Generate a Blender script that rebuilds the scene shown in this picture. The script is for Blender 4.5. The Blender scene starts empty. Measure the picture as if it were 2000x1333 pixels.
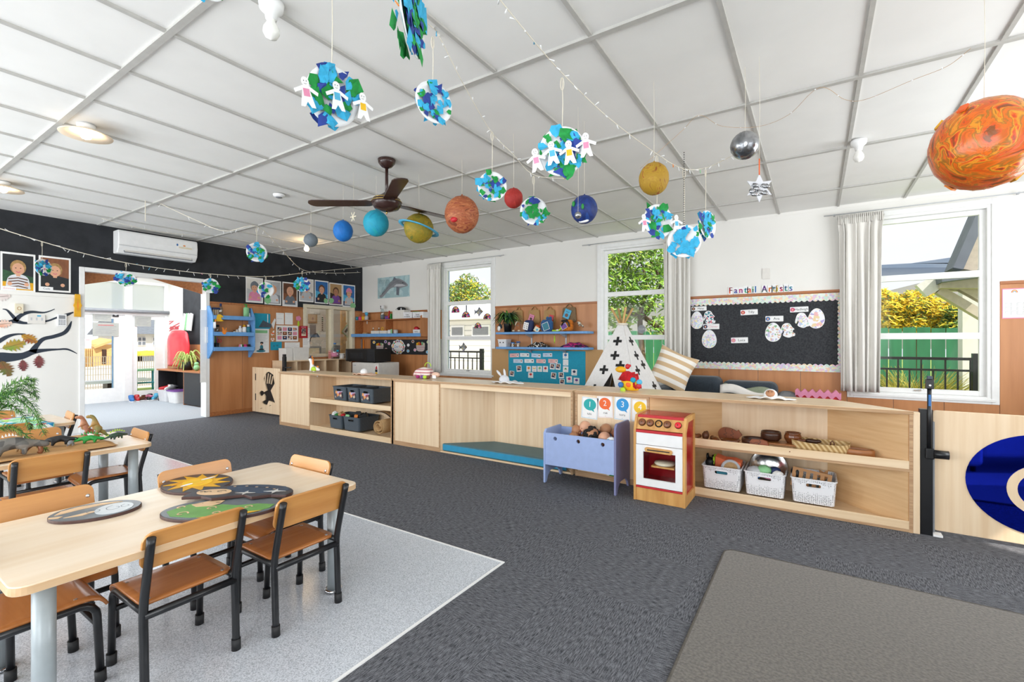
import bpy,math,random
from mathutils import Matrix,Vector
PI=math.pi
sc=bpy.context.scene
COL=sc.collection
rnd=random.Random(7)

# ------------------------------------------------------------------ camera
EYE=1.2  # eye height
FPX=912.0  # focal length in pixels of the 2000 px wide frame
YAW=math.atan(592/FPX)  # camera turned from the window wall's normal (+Y) to the left wall
cam=bpy.data.cameras.new('camera')
cam.sensor_width=36.0
cam.lens=FPX/2000*36
cam.clip_start=0.05
cam.clip_end=2000
camo=bpy.data.objects.new('camera',cam)
COL.objects.link(camo)
camo.location=(0,0,EYE)
camo.rotation_euler=(PI/2,0,YAW)
sc.camera=camo
sc.view_settings.view_transform='Standard'
sc.view_settings.look='None'
sc.view_settings.gamma=1
sc.view_settings.use_curve_mapping=False
sc.view_settings.exposure=0.0
try:
 sc.cycles.max_bounces=7
 sc.cycles.diffuse_bounces=4
 sc.cycles.glossy_bounces=3
 sc.cycles.transmission_bounces=4
 sc.cycles.transparent_max_bounces=10
 sc.cycles.caustics_reflective=False
 sc.cycles.caustics_refractive=False
 sc.cycles.sample_clamp_indirect=6
 sc.cycles.use_denoising=True
except Exception:
 pass

# ------------------------------------------------------------------ sky, sun and daylight
w=bpy.data.worlds.new('sky');sc.world=w
w.use_nodes=True
nt=w.node_tree
for n in list(nt.nodes):nt.nodes.remove(n)
wo=nt.nodes.new('ShaderNodeOutputWorld');bg=nt.nodes.new('ShaderNodeBackground')
tc=nt.nodes.new('ShaderNodeTexCoord');nz=nt.nodes.new('ShaderNodeTexNoise');cr=nt.nodes.new('ShaderNodeValToRGB')
mp=nt.nodes.new('ShaderNodeMapping');mp.inputs['Scale'].default_value=(1.5,1.5,5)
nz.inputs['Scale'].default_value=1.6;nz.inputs['Detail'].default_value=5
cr.color_ramp.elements[0].position=0.36;cr.color_ramp.elements[0].color=(0.58,0.61,0.65,1)
cr.color_ramp.elements[1].position=0.58;cr.color_ramp.elements[1].color=(.62,.64,.66,1)
nt.links.new(tc.outputs['Generated'],mp.inputs[0]);nt.links.new(mp.outputs[0],nz.inputs['Vector'])
nt.links.new(nz.outputs['Fac'],cr.inputs[0]);nt.links.new(cr.outputs[0],bg.inputs[0]);nt.links.new(bg.outputs[0],wo.inputs[0])
bg.inputs[1].default_value=1.65

def light(name,kind,energy,loc,rot=(0,0,0),size=None,col=(1,1,1),rad=0.05):
 l=bpy.data.lights.new(name,kind);l.energy=energy;l.color=col
 if kind=='AREA':
  l.shape='RECTANGLE';l.size,l.size_y=size
 elif kind=='SUN':l.angle=math.radians(1.0)
 else:l.shadow_soft_size=rad
 o=bpy.data.objects.new(name,l);o.location=loc;o.rotation_euler=rot
 COL.objects.link(o)
 return o

ROOM=dict(XL=-8.05,XR=2.75,YB=6.57,YF=-2.3,CZ=2.755)
XL,XR,YB,YF,CZ=(ROOM[k]for k in('XL','XR','YB','YF','CZ'))
DAY=(0.93,0.97,1.0)
sun=light('sun','SUN',6.5,(20,0,20),(math.radians(42),math.radians(0),math.radians(62)),col=(1,.95,.86))
# daylight through the row of tall windows in the wall behind the camera
for i,x in enumerate((-6.1,-2.9,0.4)):
 light('window_daylight','AREA',(140,92,85)[i],(x,YF-0.02,1.45),(math.radians(105),0,0),(2.5,2.0),DAY)
light('side_fill_light','AREA',36,(XR+0.02,0.3,1.5),(math.radians(110),0,math.radians(90)),(2.4,1.9),DAY)  # added fill lamp at an unseen opening in the right wall
light('side_fill_light','AREA',95,(XR+0.02,4.1,1.6),(math.radians(116),0,math.radians(90)),(2.6,1.8),DAY)  # second added fill lamp, brightens the back of the room

# ------------------------------------------------------------------ materials
def lin(h):
 h=h.lstrip('#')
 v=[int(h[i:i+2],16)/255 for i in(0,2,4)]
 return tuple(c/12.92 if c<=0.04045 else((c+0.055)/1.055)**2.4 for c in v)

M={}
def mat(name,c,rough=0.55,var=0.06,scale=(18,18,18),c2=None,bump=0.0,metal=0.0,emit=0.0,spec=0.5,trans=0,lo=.35,hi=.65,detail=3,sheen=0,bscale=None):
 """Principled surface whose colour drifts between c and c2 over a noise pattern in the thing's own space."""
 m=bpy.data.materials.new(name);m.use_nodes=True
 nt=m.node_tree;N=nt.nodes;Lk=nt.links
 b=N['Principled BSDF']
 b.inputs['Roughness'].default_value=rough;b.inputs['Metallic'].default_value=metal
 b.inputs['Specular IOR Level'].default_value=spec
 if sheen:b.inputs['Sheen Weight'].default_value=sheen
 a=lin(c);d=lin(c2)if c2 else tuple(max(0,x*(1-2*var))for x in a)
 t=N.new('ShaderNodeTexCoord');mpn=N.new('ShaderNodeMapping');mpn.inputs['Scale'].default_value=scale
 nz=N.new('ShaderNodeTexNoise');nz.inputs['Scale'].default_value=1;nz.inputs['Detail'].default_value=detail
 r=N.new('ShaderNodeValToRGB');r.color_ramp.elements[0].position=lo;r.color_ramp.elements[1].position=hi
 r.color_ramp.elements[0].color=(*d,1);r.color_ramp.elements[1].color=(*a,1)
 Lk.new(t.outputs['Object'],mpn.inputs[0]);Lk.new(mpn.outputs[0],nz.inputs['Vector'])
 Lk.new(nz.outputs['Fac'],r.inputs[0]);Lk.new(r.outputs[0],b.inputs['Base Color'])
 if bump:
  bp=N.new('ShaderNodeBump');bp.inputs['Strength'].default_value=bump;bp.inputs['Distance'].default_value=0.004
  src=nz
  if bscale:
   m2=N.new('ShaderNodeMapping');m2.inputs['Scale'].default_value=bscale
   src=N.new('ShaderNodeTexNoise');src.inputs['Scale'].default_value=1
   Lk.new(t.outputs['Object'],m2.inputs[0]);Lk.new(m2.outputs[0],src.inputs['Vector'])
  Lk.new(src.outputs['Fac'],bp.inputs['Height']);Lk.new(bp.outputs[0],b.inputs['Normal'])
 if emit:
  b.inputs['Emission Color'].default_value=(*a,1);b.inputs['Emission Strength'].default_value=emit
 M[name]=m
 return m

def wood(name,c,c2,axis='z',rough=.35,f=40,s=1.6,**k):
 sc3={'x':(s,f,f),'y':(f,s,f),'z':(f,f,s)}[axis]
 return mat(name,c,rough,c2=c2,scale=sc3,lo=.3,hi=.7,detail=4,**k)

mat('wall_white','#EDEBE6',.7,.015,(2,2,2))
mat('ceil_tile','#F0EFEC',.8,.02,(3,3,3))
mat('ceil_bar','#BEBCB7',.45,.04)
mat('wall_black','#1E2024',.85,.1,(6,6,6),c2='#2A2C31')
mat('trim_white','#F1F1F0',.4,.02)
wood('panel_wood','#C98B5A','#B07344','z',.42,9,.9)
wood('panel_trim','#B97746','#9B5E35','x',.4,40,2)
wood('ply_z','#EFD7B7','#E3C5A0','z',.4,30,1.2)
wood('ply_x','#EFD6B4','#E3C49C','x',.3,30,1.2)
mat('ply_side','#EBC798',.38,c2='#DDB382',scale=(3,3,38),lo=.3,hi=.7,detail=4)
mat('ply_edge','#C9A57E',.6,c2='#A67F5C',scale=(3,3,160))
wood('table_top','#F3E1CA','#EAD2B4','y',.22,14,1.2)
wood('table_edge','#DFBE97','#CFA97E','y',.4,30,2)
wood('chair_wood','#CF9452','#BD7F3F','x',.28,30,2.5)
wood('chair_wood2','#D69D5C','#C2854A','x',.28,30,2.5)
wood('seat_wood','#BB7842','#A66532','x',.22,30,2.5)
mat('black_metal','#17181B',.32,.1)
mat('black_rubber','#1B1B1D',.6,.1)
mat('grey_metal','#A6AEB1',.38,.05,metal=.2)
mat('chrome','#D8D9DC',.2,.03,metal=1)
mat('brass','#C9A55C',.25,.05,metal=1)
mat('gold_rim','#BDA35A',.25,.05,metal=.8)
mat('brown_gloss','#3A2420',.25,.08)
mat('rug','#6C665E',.95,c2='#504B45',scale=(90,90,90),bump=.6,sheen=.3)
mat('rug_edge','#5E5952',.9,.15,(60,60,60))
mat('blue_shelf','#6CA3DC',.45,.05)
mat('blue_deep','#2C6FB4',.5,.08)
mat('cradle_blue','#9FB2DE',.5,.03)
mat('cradle_blue_reflection','#7F81A8',.45,.03)  # cradle blue with a dark purplish reflection put into the colour
mat('white','#F2F2F2',.5,.02)
mat('paper','#F4F3F1',.7,.02)
mat('paper_grey','#D9DADF',.7,.03)
mat('off_white','#E4E0DA',.5,.03)
mat('cream','#E6DCC3',.5,.04)
mat('plastic_white','#E9E9EC',.35,.03)
mat('dark','#202328',.5,.1)
mat('black','#111214',.5,.1)
mat('ink','#2B2D33',.8,.05)
mat('ink_grey','#8A8C92',.8,.05)
mat('ink_pink','#E7A7B4',.8,.05)
mat('basket_grey','#4A555F',.5,.12,(120,120,120),bump=.3)
mat('basket_dark','#343A41',.5,.1,(120,120,120))
mat('red','#C8202B',.4,.06)
mat('red_bright','#E02330',.4,.06)
mat('red_side','#B01722',.25,.08)
mat('orange','#F08A2A',.5,.06)
mat('orange_soft','#F98A5A',.6,.05)
mat('yellow','#F5C21B',.5,.06)
mat('yellow_deep','#E8AC10',.45,.08)
mat('pink','#E58FB0',.6,.06)
mat('pink_hot','#D8437F',.6,.06)
mat('purple','#7A4A9A',.6,.06)
mat('magenta','#A5226E',.7,.1)
mat('green','#2E9B45',.6,.1)
mat('green_pale','#8FCB93',.6,.06)
mat('green_lime','#B9E03B',.6,.06)
mat('teal','#1C9FBE',.75,.05,(40,40,40))
mat('teal_deep','#2A7D92',.5,.06)
mat('sky_blue','#56B7DF',.6,.08)
mat('navy','#22335F',.7,.1)
mat('charcoal_cloth','#333D47',.9,.12,(60,60,60),sheen=.2,bump=.2)
mat('brown','#6B4028',.45,.12)
mat('brown_dark','#3F2619',.4,.15)
mat('brown_mid','#8A5230',.35,.12,(30,30,10))
mat('tan','#BF9A6B',.8,.08,(60,60,60))
mat('skin_a','#E2AA8A',.5,.05);mat('skin_b','#B9835E',.5,.05);mat('skin_c','#8C5A3E',.5,.06)
mat('hair_black','#14110F',.7,.2,(80,80,80),bump=.8)
mat('hair_brown','#6B4A30',.7,.2,(40,40,40));mat('hair_blond','#B8925C',.7,.2,(40,40,40))
mat('curtain','#E6E3DD',.85,.03,(30,30,5),sheen=.2)
mat('string','#E9E1CF',.8,.06)
mat('bulb_glass','#F4F3EE',.2,.02)
mat('bulb_lit','#FFD9A0',.4,.01,emit=45)
mat('shade_lit','#FFE9CC',.35,.02)
mat('leaf_green','#4E8A3A',.55,.2,(25,25,25));mat('leaf_dark','#2F5B3A',.5,.2,(25,25,25));mat('leaf_light','#7DB24B',.55,.15,(25,25,25))
mat('bark','#6E5A45',.9,.2,(12,12,4),bump=.6)
mat('grey_paint','#6F7680',.6,.08);mat('grey_mid','#8E9196',.6,.06);mat('grey_light','#C4C6CA',.6,.04)
mat('foil','#B9BBBE',.22,c2='#77797D',scale=(14,14,14),metal=.9,bump=1.0)
mat('tissue_blue','#38B4E3',.75,.12,(30,30,30));mat('tissue_navy','#2B46A0',.75,.15,(30,30,30));mat('tissue_green','#169A43',.75,.15,(30,30,30))
mat('plate_white','#EFF1F3',.6,.02)
mat('carpet_foyer','#A6ADB4',.95,.1,(80,80,80))
mat('concrete','#C9C3B8',.9,.06,(3,3,3));mat('lawn','#7E9A45',.95,c2='#9DAA54',scale=(3,3,3))
mat('fence_green','#3F8C63',.7,.15,(8,8,1));mat('house_white','#E6E4DE',.7,.04);mat('house_cream_shaded','#C9BDAB',.7,.06);mat('roof_grey','#6F7680',.8,.1,(4,4,4))  # porch cream is darkened to tan to carry the porch's shade
mat('hill','#6F7F93',1,c2='#8D97A3',scale=(.02,.02,.05));mat('hill_near','#A7A39A',1,c2='#8F9387',scale=(.03,.03,.05))
mat('bush_yellow','#F6DE3C',.7,c2='#D8BE36',scale=(4,4,4));mat('bush_green','#6F8F3C',.7,c2='#46662B',scale=(5,5,5))
mat('tree_bright','#B4D84E',.6,c2='#7FAA3A',scale=(3,3,3));mat('tree_olive','#7F8F4A',.6,c2='#55693A',scale=(3,3,3))
mat('grass_dry','#D2BE5A',.8,c2='#9AA04A',scale=(8,8,8))
mat('timber_pale','#D9AE72',.7,.1,(2,2,20))
mat('hessian','#B58A55',.9,c2='#9A7140',scale=(70,70,70),bump=.4)
mat('felt_grey','#56606B',.9,.08)

def special(name):
 m=bpy.data.materials.new(name);m.use_nodes=True;M[name]=m
 nt=m.node_tree
 return m,nt.nodes,nt.links,nt.nodes['Principled BSDF']

def glass_mat(name,tint=(1,1,1),refl=.06,rough=0.02):
 m,N,Lk,b=special(name);N.remove(b)
 t=N.new('ShaderNodeBsdfTransparent');t.inputs[0].default_value=(*tint,1)
 g=N.new('ShaderNodeBsdfGlossy');g.inputs['Roughness'].default_value=rough
 nz=N.new('ShaderNodeTexNoise');nz.inputs['Scale'].default_value=3
 mx=N.new('ShaderNodeMixShader');mul=N.new('ShaderNodeMath');mul.operation='MULTIPLY_ADD'
 mul.inputs[1].default_value=refl*.5;mul.inputs[2].default_value=refl*.75
 Lk.new(nz.outputs['Fac'],mul.inputs[0]);Lk.new(mul.outputs[0],mx.inputs[0])
 Lk.new(t.outputs[0],mx.inputs[1]);Lk.new(g.outputs[0],mx.inputs[2]);Lk.new(mx.outputs[0],N['Material Output'].inputs[0])
glass_mat('glass',(1,1,1),.006);glass_mat('glass_jar',(.82,.9,.92),.12);glass_mat('glass_office',(.86,.84,.80),.10);glass_mat('film_clear',(.93,.95,.96),.10,.15)
m,N,Lk,b=special('frost');N.remove(b)
t=N.new('ShaderNodeBsdfTransparent');g=N.new('ShaderNodeBsdfTranslucent');nz=N.new('ShaderNodeTexNoise');r=N.new('ShaderNodeValToRGB');mx=N.new('ShaderNodeMixShader');mx.inputs[0].default_value=.6
r.color_ramp.elements[0].color=(.95,.97,.95,1);r.color_ramp.elements[1].color=(.95,.97,.95,1)
for a_,b_ in((nz.outputs['Fac'],r.inputs[0]),(r.outputs[0],g.inputs[0]),(t.outputs[0],mx.inputs[1]),(g.outputs[0],mx.inputs[2]),(mx.outputs[0],N['Material Output'].inputs[0])):Lk.new(a_,b_)

# carpet tiles: 0.5 m squares, pile direction turned by 90 degrees from tile to tile
m,N,Lk,b=special('carpet')
b.inputs['Roughness'].default_value=.95;b.inputs['Specular IOR Level'].default_value=.15
t=N.new('ShaderNodeTexCoord');ck=N.new('ShaderNodeTexChecker');ck.inputs['Scale'].default_value=1.92
na=N.new('ShaderNodeTexNoise');nb=N.new('ShaderNodeTexNoise');ma=N.new('ShaderNodeMapping');mb=N.new('ShaderNodeMapping')
ma.inputs['Scale'].default_value=(30,230,1);mb.inputs['Scale'].default_value=(230,30,1)
for q in(na,nb):q.inputs['Scale'].default_value=1;q.inputs['Detail'].default_value=2
mx=N.new('ShaderNodeMix');mx.data_type='FLOAT';fine=N.new('ShaderNodeTexNoise');fine.inputs['Scale'].default_value=240
add=N.new('ShaderNodeMath');add.operation='MULTIPLY_ADD';add.inputs[1].default_value=.45;r=N.new('ShaderNodeValToRGB')
r.color_ramp.elements[0].position=.52;r.color_ramp.elements[0].color=(*lin('#333539'),1)
r.color_ramp.elements[1].position=.92;r.color_ramp.elements[1].color=(*lin('#7C7D83'),1)
for a_,b_ in((t.outputs['Object'],ck.inputs['Vector']),(t.outputs['Object'],ma.inputs[0]),(t.outputs['Object'],mb.inputs[0]),(ma.outputs[0],na.inputs['Vector']),
               (mb.outputs[0],nb.inputs['Vector']),(ck.outputs['Fac'],mx.inputs[0]),(na.outputs['Fac'],mx.inputs[2]),(nb.outputs['Fac'],mx.inputs[3]),
               (t.outputs['Object'],fine.inputs['Vector']),(fine.outputs['Fac'],add.inputs[0]),(mx.outputs[0],add.inputs[2]),(add.outputs[0],r.inputs[0]),(r.outputs[0],b.inputs['Base Color'])):
 Lk.new(a_,b_)
# speckled grey sheet vinyl with a polished surface
m,N,Lk,b=special('vinyl')
b.inputs['Roughness'].default_value=.16;b.inputs['Specular IOR Level'].default_value=.8
t=N.new('ShaderNodeTexCoord');nz=N.new('ShaderNodeTexNoise');nz.inputs['Scale'].default_value=210;nz.inputs['Detail'].default_value=3
r=N.new('ShaderNodeValToRGB');e=r.color_ramp.elements
e[0].position=.36;e[0].color=(*lin('#A9AEB6'),1);e[1].position=.5;e[1].color=(*lin('#CBD0D8'),1)
q=e.new(.62);q.color=(*lin('#D8DCE3'),1);q=e.new(.7);q.color=(*lin('#E6E9EE'),1)
Lk.new(t.outputs['Object'],nz.inputs['Vector']);Lk.new(nz.outputs['Fac'],r.inputs[0]);Lk.new(r.outputs[0],b.inputs['Base Color'])

def wave_mat(name,c,c2,scale,rot=(0,0,0),rough=.85,dist=0.,kind='BANDS',prof='SIN',bump=0.3,lo=.3,hi=.7):
 m,N,Lk,b=special(name);b.inputs['Roughness'].default_value=rough
 t=N.new('ShaderNodeTexCoord');mpn=N.new('ShaderNodeMapping');mpn.inputs['Rotation'].default_value=rot
 wv=N.new('ShaderNodeTexWave');wv.inputs['Scale'].default_value=scale;wv.inputs['Distortion'].default_value=dist;wv.wave_type=kind;wv.wave_profile=prof
 r=N.new('ShaderNodeValToRGB');r.color_ramp.elements[0].position=lo;r.color_ramp.elements[1].position=hi
 r.color_ramp.elements[0].color=(*lin(c2),1);r.color_ramp.elements[1].color=(*lin(c),1)
 for a_,b_ in((t.outputs['Object'],mpn.inputs[0]),(mpn.outputs[0],wv.inputs['Vector']),(wv.outputs['Fac'],r.inputs[0]),(r.outputs[0],b.inputs['Base Color'])):Lk.new(a_,b_)
 if bump:
  bp=N.new('ShaderNodeBump');bp.inputs['Strength'].default_value=bump;bp.inputs['Distance'].default_value=.003
  Lk.new(wv.outputs['Fac'],bp.inputs['Height']);Lk.new(bp.outputs[0],b.inputs['Normal'])
def noise_mat(name,cols,scale,rough=.6,stretch=(1,1,1),dist=1.5,bump=.5,detail=6):
 """Brushed layers: a warped noise runs through the list of colours."""
 m,N,Lk,b=special(name);b.inputs['Roughness'].default_value=rough
 t=N.new('ShaderNodeTexCoord');mpn=N.new('ShaderNodeMapping');mpn.inputs['Scale'].default_value=stretch;mpn.inputs['Rotation'].default_value=(.5,.6,.4)
 v=N.new('ShaderNodeTexNoise');v.inputs['Scale'].default_value=scale;v.inputs['Detail'].default_value=detail;v.inputs['Distortion'].default_value=dist;r=N.new('ShaderNodeValToRGB');e=r.color_ramp.elements
 e[0].position=.34;e[0].color=(*lin(cols[0]),1);e[1].position=.66;e[1].color=(*lin(cols[-1]),1)
 for i in range(1,len(cols)-1):x=e.new(.34+.32*i/(len(cols)-1));x.color=(*lin(cols[i]),1)
 bp=N.new('ShaderNodeBump');bp.inputs['Strength'].default_value=bump;bp.inputs['Distance'].default_value=.006
 for a_,b_ in((t.outputs['Object'],mpn.inputs[0]),(mpn.outputs[0],v.inputs['Vector']),(v.outputs['Fac'],r.inputs[0]),(r.outputs[0],b.inputs['Base Color']),(v.outputs['Fac'],bp.inputs['Height']),(bp.outputs[0],b.inputs['Normal'])):Lk.new(a_,b_)
def voro_mat(name,cols,scale,rough=.7,feature='F1',stretch=(1,1,1),bump=0,seed=0):
 """Patchwork: each cell of a Voronoi pattern takes one of the colours."""
 m,N,Lk,b=special(name);b.inputs['Roughness'].default_value=rough
 t=N.new('ShaderNodeTexCoord');mpn=N.new('ShaderNodeMapping');mpn.inputs['Scale'].default_value=stretch;mpn.inputs['Location'].default_value=(seed,seed*.7,seed*.3)
 v=N.new('ShaderNodeTexVoronoi');v.inputs['Scale'].default_value=scale;sep=N.new('ShaderNodeSeparateColor');r=N.new('ShaderNodeValToRGB')
 r.color_ramp.interpolation='CONSTANT';e=r.color_ramp.elements
 for i,c in enumerate(cols):
  x=e[i]if i<2 else e.new(i/len(cols))
  x.position=i/len(cols);x.color=(*lin(c),1)
 for a_,b_ in((t.outputs['Object'],mpn.inputs[0]),(mpn.outputs[0],v.inputs['Vector']),(v.outputs['Color'],sep.inputs[0]),(sep.outputs[0],r.inputs[0]),(r.outputs[0],b.inputs['Base Color'])):Lk.new(a_,b_)
 if bump:
  bp=N.new('ShaderNodeBump');bp.inputs['Strength'].default_value=bump;bp.inputs['Distance'].default_value=.004
  Lk.new(v.outputs['Distance'],bp.inputs['Height']);Lk.new(bp.outputs[0],b.inputs['Normal'])
wave_mat('weave_mat','#D2AA78','#B88A57',18,(0,PI/4,0),bump=.5)
wave_mat('weave_bag','#C7A06E','#9B7647',30,(0,PI/4,PI/8),bump=.6)
wave_mat('weave_bag_dark','#9C8260','#5F4B35',40,(0,PI/4,PI/8),bump=.6)
wave_mat('flax','#DCC18F','#B3905A',14,(PI/5,PI/4,0),bump=.8)
wave_mat('stripe_cushion','#EDE8E0','#CDB08A',3.2,(0,PI/2,0),lo=.45,hi=.55,bump=0)
wave_mat('stripe_pink','#F1E4DF','#C58A8C',9,(0,PI/2,0),lo=.45,hi=.55,bump=0)
wave_mat('stripe_rust','#E8E2DE','#8A5A55',14,(0,PI/2,.1),lo=.45,hi=.55,bump=0)
wave_mat('planks_green','#4C9A70','#2E7552',1.05,(0,0,0),lo=.02,hi=.12,bump=.4)
wave_mat('weatherboard','#ECEAE4','#BDBCB8',1.2,(0,PI/2,0),lo=.02,hi=.2,bump=.3)
voro_mat('confetti',['#E3ECE2','#EFE3BC','#E2EBE4','#D6C4E0','#EFCFB4','#E3EBE0','#C9E2D6','#E8C6D6'],46,.7)
voro_mat('crayon',['#EDF0F4','#F0F1F4','#EBC3DA','#F2EFF2','#D3C6E6','#F1F2F4','#BFE2D2','#F3EBBE','#F2F3F6','#C6DAF0'],60,.8)
voro_mat('crayon_green',['#F2F3F6','#F3F3F5','#8DBB8C','#F0F0F4','#CCC7E4','#F4F4F6','#F1F1F4','#E0B9A4'],50,.8,seed=3)
voro_mat('crayon_rainbow',['#F2F0F6','#B7AADB','#F1F1F4','#EAD3A6','#F0F0F6','#F2F3F6','#EDBABA','#BCD4EC'],38,.8,seed=5)
voro_mat('crayon_teal',['#F1F3F6','#2F8F9A','#F2F2F4','#E07F8A','#276A8A','#F3F3F5'],55,.8,seed=8)
voro_mat('toy_mix',['#7A4A3A','#D9D2C6','#3E4A5A','#E09A5A','#B9A8C8','#8A3A44','#2D2F38','#C8B49A'],26,.6)
voro_mat('fabric_dots',['#151517','#151517','#E8E4DC','#1A1A1C','#8A6A4A','#101012'],60,.9)
voro_mat('fabric_purple',['#3A1E4A','#D0257A','#5A2A6A','#1E1426','#B0307A'],26,.9,stretch=(1,1,3))
voro_mat('cloth_tropic',['#BDE7C4','#A8E0B4','#F0F4F2','#2FA8D0','#BDE7C4','#B7DC34','#D8EEDC','#E0558A','#1E8FC0','#8FD8A8'],17,.6)
voro_mat('stained',['#E8552A','#F2B53A','#2F6FC0','#D8337A','#F4F0E6','#1E1E22','#3FA060'],30,.3)
voro_mat('fish_scale',['#7A7F8C','#5A6272','#9AA0A8','#B9B49A','#8A7AA0'],40,.4)
voro_mat('bird_feather',['#D8CFC0','#8A7A68','#EDE8DE','#5F5346'],40,.9)
voro_mat('dino_grey',['#5E5C58','#6C6964','#4C4A47','#77726A'],30,.7,bump=.5)
voro_mat('wood_beads',['#6B3F24','#8A5530','#4F2D1A','#9A6538'],14,.35)
voro_mat('whale_sea',['#A9C6CB','#9CBAC0','#B5CED0','#A3BFC2'],9,.8)
voro_mat('card_photo',['#3A3440','#8A6A5E','#C9B4A4','#2E3A4A','#6A3A40','#B08A7A'],40,.6)
voro_mat('food_mix',['#E2B23A','#C85A4A','#8FB04A','#E8DCC0','#D98A3A'],40,.7)
noise_mat('paint_rust',['#7A3A20','#B0643A','#9C4E30','#C07A4C','#8E3A2C'],10,.6,(1,1,2.5))
noise_mat('paint_orange',['#8A4A1C','#E2581A','#C8641E','#F0701E','#A06A26','#F29A2A','#DC4A1E','#8A4A20'],9,.25,(1,2.6,1),1.2,1.0)
noise_mat('paint_ochre',['#8A4E1A','#B08A22','#A88020','#B8942C','#9A4A1F'],13,.65)
noise_mat('paint_olive',['#7A7222','#968620','#88781E','#A88A22','#6A7026'],12,.65)
noise_mat('paint_teal',['#1686A6','#1FA2BE','#1797B6','#26A6AC'],9,.65,bump=.3)
noise_mat('paint_blue',['#0C58A2','#1270C0','#0F62B0'],8,.65,(1,1,.4),bump=.3)
noise_mat('paint_earth',['#101F52','#1A3A86','#142B6A','#1E4690'],9,.55,bump=.3)
noise_mat('paint_red',['#922220','#B02E28','#A42622','#BC3A30'],14,.65)
noise_mat('paint_grey',['#5E676F','#707A82','#68727A'],9,.7,bump=.3)


m,N,Lk,b=special('mirror_blue')
b.inputs['Metallic'].default_value=1;b.inputs['Roughness'].default_value=.03;b.inputs['Base Color'].default_value=(.012,.03,.62,1)
nz=N.new('ShaderNodeTexNoise');nz.inputs['Scale'].default_value=2;bp=N.new('ShaderNodeBump');bp.inputs['Strength'].default_value=.02
Lk.new(nz.outputs['Fac'],bp.inputs['Height']);Lk.new(bp.outputs[0],b.inputs['Normal'])

# ------------------------------------------------------------------ where a pixel of the photograph lands on a plane of the room
FW=(-math.sin(YAW),math.cos(YAW));RT=(math.cos(YAW),math.sin(YAW))
def ray(px,py):
 a=(px-1000)/FPX
 return(FW[0]+a*RT[0],FW[1]+a*RT[1],(667-py)/FPX)
def atx(px,py,X):
 d=ray(px,py);t=X/d[0];return Vector((X,t*d[1],EYE+t*d[2]))
def aty(px,py,Y):
 d=ray(px,py);t=Y/d[1];return Vector((t*d[0],Y,EYE+t*d[2]))
def atz(px,py,Z):
 d=ray(px,py);t=(Z-EYE)/d[2];return Vector((t*d[0],t*d[1],Z))
def atd(px,py,D):
 d=ray(px,py);return Vector((D*d[0],D*d[1],EYE+D*d[2]))
def rect_y(x0,y0,x1,y1,Y=None):
 """Centre x, centre z, width, height of a rectangle of the photograph on the plane y = Y."""
 Y=YB if Y is None else Y
 a=aty(x0,(y0+y1)/2,Y).x;c=aty(x1,(y0+y1)/2,Y).x;xm=(x0+x1)/2
 t=aty(xm,y0,Y).z;u=aty(xm,y1,Y).z
 return(a+c)/2,(t+u)/2,abs(c-a),abs(t-u)
def rect_x(x0,y0,x1,y1,X=None):
 X=XL if X is None else X
 a=atx(x0,(y0+y1)/2,X).y;c=atx(x1,(y0+y1)/2,X).y;xm=(x0+x1)/2
 t=atx(xm,y0,X).z;u=atx(xm,y1,X).z
 return(a+c)/2,(t+u)/2,abs(c-a),abs(t-u)

# ------------------------------------------------------------------ mesh building
_txt={}
def text_mesh(s):
 if s not in _txt:
  cu=bpy.data.curves.new('t','FONT');cu.body=s;cu.resolution_u=3;cu.align_x='CENTER';cu.align_y='CENTER'
  o=bpy.data.objects.new('t',cu);COL.objects.link(o)
  bpy.context.view_layer.update()
  me=o.to_mesh()
  _txt[s]=([tuple(v.co)for v in me.vertices],[tuple(p.vertices)for p in me.polygons])
  o.to_mesh_clear();bpy.data.objects.remove(o);bpy.data.curves.remove(cu)
 return _txt[s]

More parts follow.
